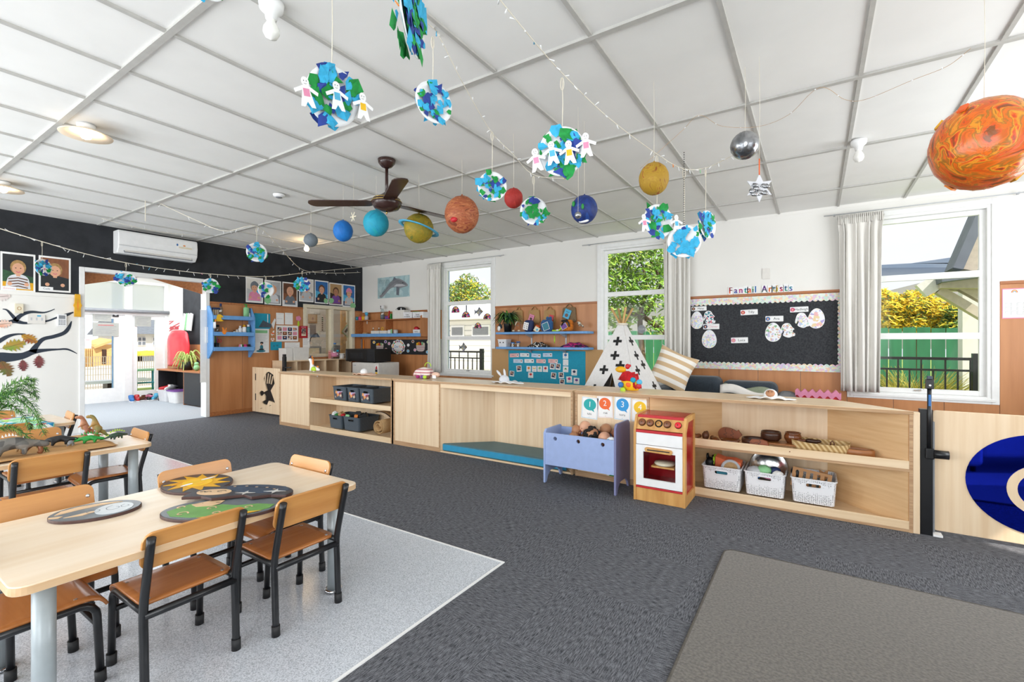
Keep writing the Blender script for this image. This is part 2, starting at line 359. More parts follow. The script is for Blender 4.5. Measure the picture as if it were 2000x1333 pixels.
class G:
 def __init__(s,mt='white'):
  s.v=[];s.f=[];s.fm=[];s.fs=[];s.ms=[];s.T=Matrix();s.m(mt)
 def m(s,name):
  if name not in s.ms:s.ms.append(name)
  s.k=s.ms.index(name);return s
 def add(s,vs,fs,smooth=False):
  n=len(s.v);s.v+=[tuple(s.T@Vector(p))for p in vs]
  for q in fs:s.f.append(tuple(n+i for i in q));s.fm.append(s.k);s.fs.append(smooth)
  return s
 def box(s,x0,x1,y0,y1,z0,z1):
  return s.add([(x0,y0,z0),(x1,y0,z0),(x1,y1,z0),(x0,y1,z0),(x0,y0,z1),(x1,y0,z1),(x1,y1,z1),(x0,y1,z1)],
                     [(0,3,2,1),(4,5,6,7),(0,1,5,4),(1,2,6,5),(2,3,7,6),(3,0,4,7)])
 def tube(s,pts,r,n=8,closed=False,caps=True):
  P=[Vector(p)for p in pts];K=len(P);R=r if isinstance(r,(list,tuple))else[r]*K
  up=None;vs=[];fs=[]
  for i,p in enumerate(P):
   if closed:d=P[(i+1)%K]-P[i-1]
   else:d=P[min(i+1,K-1)]-P[max(i-1,0)]
   d=d.normalized()if d.length>1e-9 else Vector((0,0,1))
   if up is None:
    up=d.orthogonal().normalized()
   else:
    up=up-d*up.dot(d);up=up.normalized()if up.length>1e-6 else d.orthogonal().normalized()
   sd=d.cross(up)
   for j in range(n):
    a=2*PI*j/n;vs.append(p+(up*math.cos(a)+sd*math.sin(a))*R[i])
  for i in range(K if closed else K-1):
   i2=(i+1)%K
   for j in range(n):
    j2=(j+1)%n;fs.append((i*n+j,i*n+j2,i2*n+j2,i2*n+j))
  s.add(vs,fs,True)
  if caps and not closed:
   b0=len(s.v)-len(vs)
   for q in(tuple(b0+j for j in reversed(range(n))),tuple(b0+(K-1)*n+j for j in range(n))):
    s.f.append(q);s.fm.append(s.k);s.fs.append(False)
  return s
 def cyl(s,p0,p1,r,r1=None,n=16):return s.tube([p0,p1],[r,r if r1 is None else r1],n)
 def lathe(s,prof,n=24,c=(0,0,0),sx=1,sy=1):
  vs=[];fs=[]
  for r,z in prof:
   for j in range(n):
    a=2*PI*j/n;vs.append((c[0]+r*sx*math.cos(a),c[1]+r*sy*math.sin(a),c[2]+z))
  for i in range(len(prof)-1):
   for j in range(n):
    j2=(j+1)%n;fs.append((i*n+j,i*n+j2,(i+1)*n+j2,(i+1)*n+j))
  return s.add(vs,fs,True)
 def ball(s,c,r,nu=16,nv=10,noise=0,seed=0):
  r=(r,r,r)if not isinstance(r,(tuple,list))else r
  q=random.Random(seed);vs=[(c[0],c[1],c[2]+r[2])];fs=[]
  for i in range(1,nv):
   t=PI*i/nv
   for j in range(nu):
    a=2*PI*j/nu;k=1+(q.uniform(-noise,noise)if noise else 0)
    vs.append((c[0]+r[0]*k*math.sin(t)*math.cos(a),c[1]+r[1]*k*math.sin(t)*math.sin(a),c[2]+r[2]*k*math.cos(t)))
  vs.append((c[0],c[1],c[2]-r[2]));L=len(vs)-1
  for j in range(nu):
   j2=(j+1)%nu;fs.append((0,1+j,1+j2));fs.append((L,L-nu+j2,L-nu+j))
   for i in range(nv-2):fs.append((1+i*nu+j,1+(i+1)*nu+j,1+(i+1)*nu+j2,1+i*nu+j2))
  return s.add(vs,fs,True)
 def grid(s,fn,nu,nv,smooth=True,wrap=False):
  vs=[fn(i/nu,j/nv)for j in range(nv+1)for i in range(nu+1)]
  return s.add(vs,[(j*(nu+1)+i,j*(nu+1)+i+1,(j+1)*(nu+1)+i+1,(j+1)*(nu+1)+i)for j in range(nv)for i in range(nu)],smooth)
 def prism(s,pts,y0,y1):
  """Outline in x-z (counter-clockwise seen from -y) from y0 (front) to y1."""
  n=len(pts);vs=[(x,y0,z)for x,z in pts]+[(x,y1,z)for x,z in pts]
  return s.add(vs,[tuple(range(n)),tuple(range(2*n-1,n-1,-1))]+[(i,i+n,(i+1)%n+n,(i+1)%n)for i in range(n)])
 def slab(s,pts,z0,z1):
  """Outline in x-y (counter-clockwise seen from above) from z0 to z1."""
  n=len(pts);vs=[(x,y,z0)for x,y in pts]+[(x,y,z1)for x,y in pts]
  return s.add(vs,[tuple(range(n-1,-1,-1)),tuple(range(n,2*n))]+[(i,(i+1)%n,(i+1)%n+n,i+n)for i in range(n)])
 def poly(s,pts,y=0):return s.add([(x,y,z)for x,z in pts],[tuple(range(len(pts)))])
 def flat(s,x0,x1,z0,z1,y=0):return s.poly([(x0,z0),(x1,z0),(x1,z1),(x0,z1)],y)
 def ell(s,cx,cz,rx,rz,y=0,n=16,rot=0):
  c,d=math.cos(rot),math.sin(rot)
  return s.poly([(cx+rx*math.cos(2*PI*i/n)*c-rz*math.sin(2*PI*i/n)*d,cz+rx*math.cos(2*PI*i/n)*d+rz*math.sin(2*PI*i/n)*c)for i in range(n)],y)
 def line(s,pts,wd,y=0):
  """A flat stroke through pts (x, z); wd is one width or one per point."""
  K=len(pts);W=wd if isinstance(wd,(list,tuple))else[wd]*K;vs=[]
  for i,(x,z)in enumerate(pts):
   a=pts[max(i-1,0)];c=pts[min(i+1,K-1)];dx,dz=c[0]-a[0],c[1]-a[1];l=math.hypot(dx,dz)or 1
   ox,oz=-dz/l*W[i]/2,dx/l*W[i]/2
   vs+=[(x-ox,y,z-oz),(x+ox,y,z+oz)]
  return s.add(vs,[(2*i,2*i+2,2*i+3,2*i+1)for i in range(K-1)])
 def txt(s,t,h,cx,cz,y=0,sx=1,rot=0):
  v,f=text_mesh(t);c,d=math.cos(rot),math.sin(rot)
  return s.add([(cx+(p[0]*sx*c-p[1]*d)*h,y,cz+(p[0]*sx*d+p[1]*c)*h)for p in v],f)
 def build(s,name,parent=None,loc=(0,0,0),rz=0,bev=0,label=None,rot=None,seg=2):
  me=bpy.data.meshes.new(name);me.from_pydata(s.v,[],s.f)
  for q in s.ms:me.materials.append(M[q])
  me.polygons.foreach_set('material_index',s.fm);me.polygons.foreach_set('use_smooth',s.fs);me.update()
  o=bpy.data.objects.new(name,me);COL.objects.link(o)
  o.location=loc;o.rotation_euler=rot or(0,0,rz)
  if parent:o.parent=parent
  if label:o['label']=label
  if bev:
   md=o.modifiers.new('b','BEVEL');md.width=bev;md.segments=seg;md.limit_method='ANGLE';md.angle_limit=.6
  return o

def tag(o,label,cat,group=None):
 o['label']=label;o['category']=cat
 if group:o['group']=group
 return o
def T(name,label,cat,loc=(0,0,0),rz=0,group=None,rot=None):
 o=bpy.data.objects.new(name,None);o.empty_display_size=.05;COL.objects.link(o)
 o.location=loc;o.rotation_euler=rot or(0,0,rz)
 return tag(o,label,cat,group)
def S(g,name,**k):
 o=g.build(name,**k);o['kind']='structure';return o
def one(g,name,label,cat,loc=(0,0,0),rz=0,group=None,**k):
 return tag(g.build(name,loc=loc,rz=rz,**k),label,cat,group)
def dup(root,loc=None,rz=None,label=None,group=None,scale=None):
 r=root.copy();COL.objects.link(r)
 if loc is not None:r.location=loc
 if rz is not None:r.rotation_euler=(0,0,rz)
 if label:r['label']=label
 if group:r['group']=group
 if scale:r.scale=(scale,)*3
 for ch in list(root.children):
  c=ch.copy();COL.objects.link(c);c.parent=r
  for gch in list(ch.children):
   d=gch.copy();COL.objects.link(d);d.parent=c
 return r
def mod_solid(o,t):md=o.modifiers.new('s','SOLIDIFY');md.thickness=t;md.offset=0;return o
def mod_sub(o,l=1):md=o.modifiers.new('u','SUBSURF');md.levels=l;md.render_levels=l;return o
def rrect(w,h,r,n=5,cx=0,cz=0):
 out=[]
 for(sx,sz,a0)in((1,1,0),(-1,1,90),(-1,-1,180),(1,-1,270)):
  for i in range(n+1):
   a=math.radians(a0+90*i/n);out.append((cx+sx*(w/2-r)+r*math.cos(a),cz+sz*(h/2-r)+r*math.sin(a)))
 return out
def arc(c,r,a0,a1,n=6):return[(c[0]+r*math.cos(math.radians(a0+(a1-a0)*i/n)),c[1]+r*math.sin(math.radians(a0+(a1-a0)*i/n)))for i in range(n+1)]
def spline(pts,n=6):
 """Catmull-Rom through pts (any dimension)."""
 P=[pts[0]]+list(pts)+[pts[-1]];out=[]
 for i in range(1,len(P)-2):
  for k in range(n):
   t=k/n
   out.append(tuple(.5*(2*b+(c-a)*t+(2*a-5*b+4*c-d)*t*t+(3*b-a-3*c+d)*t**3)for a,b,c,d in zip(P[i-1],P[i],P[i+1],P[i+2])))
 return out+[tuple(pts[-1])]
WL=PI/2  # turn of things that hang on or stand against the left wall (their front faces +X)

# ------------------------------------------------------------------ floor
S(G('carpet').box(XL,XR,YF,YB,-.12,0),'floor')
VX,VY=-1.42,2.085
S(G('vinyl').box(XL+.0,VX,YF,VY,0,.003),'floor_vinyl')
g=G('trim_white');g.box(XL,VX+.012,VY,VY+.012,0,.005);g.box(VX,VX+.012,YF,VY,0,.005);S(g,'trim_floor')
S(G('carpet_foyer').box(-11.75,XL,.6,5.2,-.12,0),'floor_foyer')
# ------------------------------------------------------------------ ceiling of lay-in panels
S(G('ceil_tile').box(XL,XR,YF,YB,CZ+.008,CZ+.12),'ceiling')
g=G('ceil_bar')
for i in range(20):
 x=.815-.5915*(i-3)
 if XL<x<XR:g.box(x-.011,x+.011,YF,YB,CZ-.004,CZ+.012)
for i in range(-3,6):
 y=1.035+1.192*i
 if YF<y<YB:g.box(XL,XR,y-.017,y+.017,CZ-.006,CZ+.012)
S(g,'ceiling_grid')
S(G('roof_grey').box(XL-4,XR+.3,YF-1.9,YB+.25,CZ+.14,CZ+.3),'roof')  # overhang past the rear wall is added to keep the sun out

# ------------------------------------------------------------------ window wall
WIN=[(-5.86,-4.60),(-2.735,-1.50),(.305,1.545)]  # outer edges of the three architraves
g=G('wall_white')
xs=[XL-.15]+[e for a,c in WIN for e in(a+.06,c-.06)]+[XR]
for i in range(0,len(xs),2):g.box(xs[i],xs[i+1],YB,YB+.14,0,CZ+.01)
for a,c in WIN:g.box(a+.06,c-.06,YB,YB+.14,0,.62);g.box(a+.06,c-.06,YB,YB+.14,2.58,CZ+.01)
S(g,'wall_back')
def wall_panel(name,spans,z0,z1):
 g=G('panel_wood')
 for a,c in spans:
  n=max(1,round((c-a)/.42));w=(c-a)/n
  for k in range(n):g.box(a+k*w+.002,a+(k+1)*w-.002,YB-.012,YB,z0,z1)
 return S(g,name,bev=.002,seg=1)
PT=1.765
wall_panel('wall_panel_back',[(XL,WIN[0][0]),(WIN[0][1],WIN[1][0]),(WIN[1][1],WIN[2][0]),(WIN[2][1],XR)],0,PT)
wall_panel('wall_panel_sill',WIN,0,.565)
g=G('panel_trim')
for a,c in[(XL,WIN[0][0]),(WIN[0][1],WIN[1][0]),(WIN[1][1],WIN[2][0]),(WIN[2][1],XR)]:g.box(a,c,YB-.022,YB,PT,PT+.03)
S(g,'trim_1',bev=.004)
g=G('wall_white');g.box(XL,XR,YB-.004,YB,CZ-.03,CZ+.01);S(g,'trim_2')
for k,(a,c)in enumerate(WIN):
 wr=T('window_%d'%(k+1),'tall white timber window with three panes in the window wall','window',(0,YB,0));wr['kind']='structure'
 g=G('trim_white')
 def frame(g,x0,x1,z0,z1,t,y0,y1,tb=None):
  tb=tb or t
  g.box(x0,x0+t,y0,y1,z0,z1);g.box(x1-t,x1,y0,y1,z0,z1);g.box(x0+t,x1-t,y0,y1,z1-t,z1);g.box(x0+t,x1-t,y0,y1,z0,z0+tb)
 frame(g,a,c,.56,2.636,.058,-.018,.02);g.build('architrave',wr,bev=.004)
 g=G('trim_white');frame(g,a+.055,c-.055,.6,2.58,.034,-.004,.14);g.box(a+.03,c-.03,-.03,.03,.585,.61);g.build('casing',wr,bev=.003)
 g=G('trim_white');frame(g,a+.086,c-.086,.635,2.545,.05,.04,.085)
 for z in(1.253,1.892):g.box(a+.13,c-.13,.04,.085,z-.034,z+.034)
 g.build('sash',wr,bev=.003)
 g=G('glass')
 for z0,z1 in((.685,1.22),(1.286,1.858),(1.926,2.497)):g.box(a+.13,c-.13,.06,.064,z0,z1)
 g.build('glass_pane',wr)
 g=G('chrome');zx=(a+c)/2
 g.box(zx-.03,zx+.03,.028,.04,.66,.672);g.cyl((zx-.01,.03,.668),(zx+.05,.02,.685),.005,n=8);g.build('latch',wr)
 if k<1:
  g=G('blue_shelf');g.box(a+.086,a+.13,.1,.11,.64,2.5);g.build('outer_stop',wr)

# ------------------------------------------------------------------ left wall with the doorway and the office window
DY0,DY1,DZ=2.085,3.535,2.115  # clear opening of the doorway
SY0,SY1,SZ0,SZ1=5.27,6.30,.95,1.83  # clear opening of the office window
g=G('wall_white')
g.box(XL-.14,XL,YF,DY0-.03,0,CZ+.01);g.box(XL-.14,XL,DY0-.03,DY1+.03,DZ+.03,CZ+.01)
g.box(XL-.14,XL,DY1+.03,SY0-.03,0,CZ+.01);g.box(XL-.14,XL,SY0-.03,SY1+.03,0,SZ0-.03);g.box(XL-.14,XL,SY0-.03,SY1+.03,SZ1+.03,CZ+.01);g.box(XL-.14,XL,SY1+.03,YB,0,CZ+.01)
S(g,'wall_left')
BZ=1.80
g=G('wall_black');g.box(XL,XL+.01,YF,DY0-.05,BZ,CZ);g.box(XL,XL+.01,DY0-.05,DY1+.05,DZ+.05,CZ);g.box(XL,XL+.01,DY1+.05,SY0-.07,BZ,CZ)
g.box(XL,XL+.01,SY0-.07,SY1+.07,SZ1+.07,CZ);g.box(XL,XL+.01,SY1+.07,YB-.001,BZ,CZ);S(g,'wall_left_black')
g=G('panel_wood')
for a,c,z1 in((DY1+.05,4.1,BZ),(4.1,4.68,BZ),(4.68,SY0-.07,BZ),(SY0-.07,5.8,SZ0-.06),(5.8,SY1+.07,SZ0-.06),(SY1+.07,YB-.002,BZ)):g.box(XL,XL+.012,a+.002,c-.002,0,z1)
S(g,'wall_panel_left',bev=.002,seg=1)
g=G('panel_trim');g.box(XL,XL+.02,DY1+.05,SY0-.07,BZ,BZ+.028);g.box(XL,XL+.02,SY1+.07,YB-.014,BZ,BZ+.028);g.box(XL,XL+.022,DY1+.05,YB-.014,0,.07);S(g,'trim_3',bev=.003)
g=G('wall_white');g.box(XL,XL+.012,YF,DY0-.05,0,BZ-.045);g.box(XL,XL+.02,YF,DY0-.05,BZ-.045,BZ);S(g,'wall_panel_white',bev=.003)
g=G('trim_white')
g.box(XL-.15,XL+.025,DY0-.055,DY0,0,DZ+.055);g.box(XL-.15,XL+.025,DY1,DY1+.055,0,DZ+.055);g.box(XL-.15,XL+.025,DY0,DY1,DZ,DZ+.055)
S(g,'trim_door',bev=.004)
g=G('cream')
for y0,y1 in((SY0-.065,SY0),(SY1,SY1+.065),(5.795,5.855)):g.box(XL-.145,XL+.022,y0,y1,SZ0,SZ1)
g.box(XL-.145,XL+.022,SY0-.065,SY1+.065,SZ1,SZ1+.06);g.box(XL-.14,XL+.04,SY0-.065,SY1+.065,SZ0-.05,SZ0)
wo4=T('window_4','internal office window with two sliding panes in the left wall','window');wo4['kind']='structure'
g.build('casing',wo4,bev=.003)
g=G('glass_office');g.box(XL-.06,XL-.056,SY0,5.8,SZ0,SZ1);g.box(XL-.08,XL-.076,5.85,SY1,SZ0,SZ1);g.build('glass_pane',wo4)
# walls behind the camera, with tall windows; the right wall's openings are added to let light in
g=G('wall_white')
[g.box(XR,XR+.14,a,c,0,CZ)for a,c in((YF,-.95),(1.55,2.75),(5.45,YB+.14))];[(g.box(XR,XR+.14,a,c,0,.5),g.box(XR,XR+.14,a,c,2.55,CZ))for a,c in((-.95,1.55),(2.75,5.45))];S(g,'wall_right')
g=G('wall_white');xs=[XL-.14,-7.4,-4.8,-4.2,-1.6,-.9,1.7,XR+.14]
for i in range(0,8,2):g.box(xs[i],xs[i+1],YF-.14,YF,0,CZ)
for i in(1,3,5):g.box(xs[i],xs[i+1],YF-.14,YF,0,.4);g.box(xs[i],xs[i+1],YF-.14,YF,2.5,CZ)
S(g,'wall_front')

# ------------------------------------------------------------------ foyer beyond the doorway
FX=-11.6
S(G('wall_white').box(-11.6,XL-.14,4.36,5.1,0,2.6),'wall_foyer_side');S(G('wall_white').box(-11.6,XL-.14,.7,.8,0,2.6),'wall_foyer_front')
g=G('wall_white');g.box(FX-.12,FX,.7,2.62,0,2.6);g.box(FX-.12,FX,4.42,5.1,0,2.6);g.box(FX-.12,FX,2.62,4.42,2.42,2.6)
S(g,'wall_foyer_end')
S(G('ceil_tile').box(-11.75,XL-.14,.7,5.1,2.6,2.7),'ceiling_foyer')
light('foyer_fill_light','AREA',135,(-9.8,2.8,2.58),(0,0,0),(2.6,3.0),DAY)  # added fill lamp, unseen above the doorway head, brightens the foyer
# office behind the internal window
g=G('off_white');g.box(-10.9,-10.8,5.1,8.6,0,2.6);g.box(-10.9,XL-.14,8.5,8.6,0,2.6);g.box(XL-.14,XL,YB+.14,8.6,0,2.6);S(g,'wall_office')
S(G('carpet_foyer').box(-10.9,XL-.14,5.1,8.6,-.12,0),'floor_office');S(G('ceil_tile').box(-10.9,XL-.14,5.1,8.6,2.6,2.7),'ceiling_office')
light('office_ceiling_light','AREA',26,(-9.4,6.6,2.58),(0,0,0),(1.2,1.2),(1,.95,.88))


# ------------------------------------------------------------------ children's chairs
FLAT=Matrix.Rotation(-PI/2,4,'X')  # drawings laid down on a table: their z becomes y
def skin(name,nodes,edges,mt,parent=None,loc=(0,0,0),rz=0,sub=1,rot=None,label=None):
 """One continuous body grown round a skeleton: nodes are (x, y, z, radius), node 0 is the root."""
 me=bpy.data.meshes.new(name);me.from_pydata([q[:3]for q in nodes],edges,[]);me.materials.append(M[mt])
 o=bpy.data.objects.new(name,me);COL.objects.link(o)
 md=o.modifiers.new('k','SKIN');md.use_smooth_shade=True
 for i,q in enumerate(nodes):
  sv=me.skin_vertices[0].data[i];sv.radius=(q[3],q[3]);sv.use_root=i==0
 mod_sub(o,sub)
 o.location=loc;o.rotation_euler=rot or(0,0,rz)
 if parent:o.parent=parent
 if label:o['label']=label
 return o
def chain(*lists):
 """Skeleton of limbs: each list is a run of nodes; a run may start with an int, the index of the node it grows from."""
 N=[];E=[]
 for L in lists:
  prev=None
  for q in L:
   if isinstance(q,int):prev=q;continue
   N.append(q)
   if prev is not None:E.append((prev,len(N)-1))
   prev=len(N)-1
 return N,E

CW=.1475
def make_chair(label,loc,rz,backwood='chair_wood'):
 t=T('school_chair',label,'chair',loc,rz,'wooden school chairs around the low tables')
 R=.0135
 for sx in(-1,1):
  x=sx*CW
  pts=[(x,.15,0.02),(x,.14,.235)]+[(x,.09+.05*math.cos(a),.237+.048*math.sin(a))for a in(.35,.75,1.15,1.5)]+[(x,0,.285),(x,-.145,.285)]
  lg=G('black_metal').tube(pts,R*.9,10).build('leg',t)
  G('black_rubber').cyl((x,.1505,0),(x,.149,.042),.0165,n=12).build('rubber_foot',lg)
  pts=spline([(x,-.15,.02),(x,-.143,.18),(x,-.14,.29),(x,-.165,.40),(x,-.205,.548)],4)
  lg=G('black_metal').tube(pts,R,12).build('leg',t)
  G('black_rubber').cyl((x,-.1505,0),(x,-.149,.042),.0165,n=12).build('rubber_foot',lg)
 G('black_metal').tube([(-CW,-.142,.268),(CW,-.142,.268)],R,10).build('rear_rail',t)
 G('black_metal').tube([(-CW,.143,.205),(CW,.143,.205)],R*.8,10).build('front_rail',t)
 def seat(u,v):
  prof=[(-.125,.3),(-.06,.301),(.03,.301),(.09,.302),(.125,.300),(.148,.291),(.163,.276),(.170,.262)]
  k=v*(len(prof)-1);i=min(int(k),len(prof)-2);f=k-i
  y=prof[i][0]*(1-f)+prof[i+1][0]*f;z=prof[i][1]*(1-f)+prof[i+1][1]*f
  e=min((y+.125)/.03,1,(.172-y)/.02+.4);hw=.150-.022*(1-min(1,max(0,e)))**2
  return((u-.5)*2*hw,y,z)
 st=G('seat_wood').grid(seat,10,21).build('seat',t);mod_solid(st,.010)
 for x,y in((-.12,-.10),(.12,-.10),(-.12,.09),(.12,.09)):
  G('chrome').lathe([(.007,.305),(.005,.3085),(0,.309)],8,(x,y,0)).build('screw',st)
 g=G(backwood);a=.255
 g.T=Matrix.Translation((0,-.1735,.497))@Matrix.Rotation(a,4,'X')
 g.prism(rrect(.335,.134,.034,6),.0055,-.0055)if False else g.prism(rrect(.335,.134,.034,6),-.0055,.0055)
 bk=g.build('backrest',t,bev=.002)
 for x in(-.145,.145):
  g=G('chrome');g.T=Matrix.Translation((0,-.1735,.497))@Matrix.Rotation(a,4,'X');g.ball((x,.0065,.015),(.008,.003,.008),10,6);g.build('screw',bk)
 return t
Q=PI/2
chairA=make_chair('wooden school chair with black frame at the middle of the near puzzle table side',(-2.035,.79,.003),Q)
CH=[((-1.985,1.215),Q,'wooden school chair with black frame at the near table side by the far corner',1),
      ((-2.30,1.35),Q*2+.03,'wooden school chair tucked under the far short end of the puzzle table',1),
      ((-2.475,1.125),-Q,'wooden school chair behind the sun puzzle across the puzzle table',1),
      ((-2.525,.565),-Q,'wooden school chair behind the pale oval puzzle across the puzzle table',1),
      ((-2.255,.44),0,'wooden school chair under the near short end of the puzzle table beside the grey leg',1),
      ((-3.77,.79),Q,'wooden school chair with its back to us at the dinosaur table',1),
      ((-4.06,1.17),Q*2-.05,'wooden school chair seen side on at the right end of the dinosaur table',1),
      ((-4.52,.92),-Q,'wooden school chair behind the black toy dinosaurs across the dinosaur table',1),
      ((-4.52,.42),-Q,'wooden school chair cut by the frame edge across the dinosaur table',1),
      ((-5.33,.86),Q,'wooden school chair with its back to us at the table with the tropical cloth',1),
      ((-6.0,.95),-Q,'wooden school chair against the white wall behind the tropical cloth',1),
      ((-5.62,1.17),Q*2-.1,'wooden school chair at the end of the tropical cloth table by the doorway',1)]
for(x,y),rz,lb,scl in CH:dup(chairA,(x,y,.003),rz,lb)

# ------------------------------------------------------------------ low tables
TZ=.513
def make_table(label,x0,x1,y0,y1):
 t=T('low_table',label,'table',((x0+x1)/2,(y0+y1)/2,.003),0,'low school tables with grey legs')
 w,d=x1-x0,y1-y0
 g=G('table_top');g.slab(rrect(w,d,.045,6),TZ-.031,TZ-.003);g.build('tabletop',t,bev=.003)
 g=G('table_edge');g.slab(rrect(w+.002,d+.002,.046,6),TZ-.0285,TZ-.0065);g.build('edge_band',t)
 for sx in(-1,1):
  for sy in(-1,1):
   x,y=sx*(w/2-.085),sy*(d/2-.085)
   l=G('grey_metal').cyl((x,y,.012),(x,y,TZ-.031),.0275,n=20).build('leg',t)
   G('chrome').lathe([(.028,.004),(.040,.004),(.041,.012),(.036,.016),(.028,.016)],20,(x,y,0)).build('foot_ring',l)
 return t
TX0,TX1,TY0,TY1=-2.575,-1.853,.325,1.497
t1=make_table('low pale laminate table holding four oval wooden puzzles',TX0,TX1,TY0,TY1)
dup(t1,(-4.12,.745,.003),0,'low pale laminate table set with toy dinosaurs on a brown cloth')
dup(t1,(-5.66,.735,.003),0,'low pale laminate table under a tropical cloth near the white wall')

# ------------------------------------------------------------------ wooden puzzles on the near table
def oval(n,rx,ry):return[(rx*math.cos(2*PI*i/n),ry*math.sin(2*PI*i/n))for i in range(n)]
mat('pz_dark','#3F3F45',.35,.1,(30,30,30));mat('pz_edge','#4A2F2A',.4,.1,(30,30,30));mat('pz_sky','#37475C',.35,.1,(30,30,30));mat('pz_tan','#E3BE94',.4,.05)
mat('pz_green','#6FA554',.4,.08,(30,30,30));mat('pz_grey','#70777C',.22,.06);mat('pz_pale','#CED3D6',.2,.05);mat('pz_star','#CFCBC6',.3,.05)
# sun
t=T('wooden_puzzle','oval dark wooden puzzle with a yellow sun on the pale table','puzzle',(-2.466,1.05,TZ),1.54,'oval wooden puzzles on the near table')
ry=.172;rx=.139
g=G('pz_edge');g.slab(oval(40,rx,ry),0,.012);g.build('base',t,bev=.002)
g=G('pz_dark');g.slab(oval(40,rx-.004,ry-.004),.0121,.0128);g.build('backdrop_piece',t)
g=G('yellow_deep');pts=[]
for i in range(44):
 a=2*PI*i/44;k=(.55,.62,.95,.80)[i%4];a2=a+(.12 if i%4==2 else 0)
 pts.append((rx*.98*k*math.cos(a2),ry*.98*k*math.sin(a2)))
g.slab(pts,.0128,.0146);s=g.build('sun_piece',t)
g=G('yellow');g.slab(oval(24,rx*.42,ry*.42),.0146,.0162);g.m('white');g.T=FLAT;g.ell(-.05,-.012,.03,.011,-.0164,rot=.3);g.ell(.055,.022,.034,.010,-.0164,rot=.1)
g.m('orange');g.line(spline([(-.02,-.03),(0,-.04),(.02,-.03)],4),.004,-.0164);g.line(spline([(-.1,.02),(-.06,.05),(0,.055),(.07,.04)],4),.004,-.0164);g.build('face_piece',s)
# sky and earth halves
t=T('wooden_puzzle','oval wooden puzzle of a green reclining figure below the dark sky puzzle','puzzle',(-2.012,.949,TZ),.75,'oval wooden puzzles on the near table')
t.scale=(.83,.97,1)
rx,ry=.265,.135
g=G('pz_edge');g.slab(oval(48,rx,ry),0,.012);g.build('base',t,bev=.002)
g=G('pz_grey');g.slab(oval(48,rx-.004,ry-.004),.0121,.0128);g.build('backdrop_piece',t)
g=G('pz_green');g.slab([(-.235,-.02),(-.19,-.075),(-.1,-.1),(0,-.108),(.09,-.1),(.17,-.08),(.225,-.04),(.235,.0),(.15,.02),(.06,.012),(-.02,.035),(-.07,.02),(-.12,.06),(-.18,.06)],.0128,.0146)
s=g.build('body_piece',t)
g=G('pz_tan');g.slab([(-.165,.05),(-.13,.02),(-.06,.02),(-.035,.045),(-.03,.085),(-.1,.09)],.0147,.0155);g.T=FLAT
for c,r0 in(((-.2,.02),.02),((-.15,-.06),.028),((-.05,-.01),.024),((.12,-.02),.02),((.0,-.07),.02)):
 g.line(spline([(c[0]+r0*(1-i*.11)*math.cos(i*.8),c[1]+r0*(1-i*.11)*math.sin(i*.8))for i in range(8)],3),.007,-.0158)
g.m('black');g.ell(-.05,.06,.012,.003,-.0158);g.ell(-.12,.06,.004,.002,-.0158);g.build('face_piece',s)
g=G('yellow_deep');g.slab([(-.06,-.112),(.05,-.116),(.14,-.098),(.2,-.07),(.13,-.075),(.05,-.092)],.0146,.0154);g.build('trim_piece',s)
t=T('wooden_puzzle','dark half-oval wooden puzzle of a night sky with stars lying over the green one','puzzle',(-2.085,1.05,TZ+.0162),.62,'oval wooden puzzles on the near table')
t.scale=(.84,.95,1)
out=[(-.26,-.04),(-.17,-.032),(-.1,-.06),(-.02,-.03),(.03,-.015),(.09,-.05),(.17,-.02),(.25,-.03)]+[(.265*math.cos(a),.135*math.sin(a))for a in[PI*i/20 for i in range(0,21)]]
g=G('pz_edge');g.slab(out,0,.012);g.build('base',t,bev=.0015)
g=G('pz_dark');g.slab([(x*.985,y*.97+.001)for x,y in out],.0121,.0128);g.build('backdrop_piece',t)
g=G('pz_sky');g.slab([(-.09,.05),(0,.02),(.1,.0),(.2,.02),(.235,.04),(.19,.09),(.08,.118),(-.05,.118),(-.12,.095)],.0128,.0146);s=g.build('sky_piece',t)
g=G('pz_tan');g.slab(oval(24,.085,.038),.0128,.0152);o=g.build('face_piece',t,loc=(-.14,.022,0));
g=G('black');g.T=FLAT
for dx,dz,r0 in((.03,.005,.028),(-.035,-.002,.022),(-.06,.0,.016)):
 g.line(spline([(dx+r0*(1-i*.12)*math.cos(i*.9),dz+.5*r0*(1-i*.12)*math.sin(i*.9))for i in range(8)],3),.0045,-.0155)
g.build('tattoo_line',o)
g=G('pz_star')
for cx,cy,r0 in((.03,.0,.042),(.17,.018,.048)):
 g.slab([(cx+(r0 if i%2==0 else r0*.3)*(1.0 if i%4 else 1.2)*math.cos(PI*i/4),cy+(r0*.7 if i%2==0 else r0*.22)*math.sin(PI*i/4))for i in range(8)],.0147,.0156)
g.build('star_piece',t)
g=G('black');g.T=FLAT;pl=[(-.08,.095),(-.02,.1),(.04,.085),(.1,.075),(.15,.05)];g.line(spline(pl,4),.004,-.0149);g.m('pz_tan')
for x,z in pl:g.ell(x,z,.008,.005,-.0151)
g.build('star_path',s)
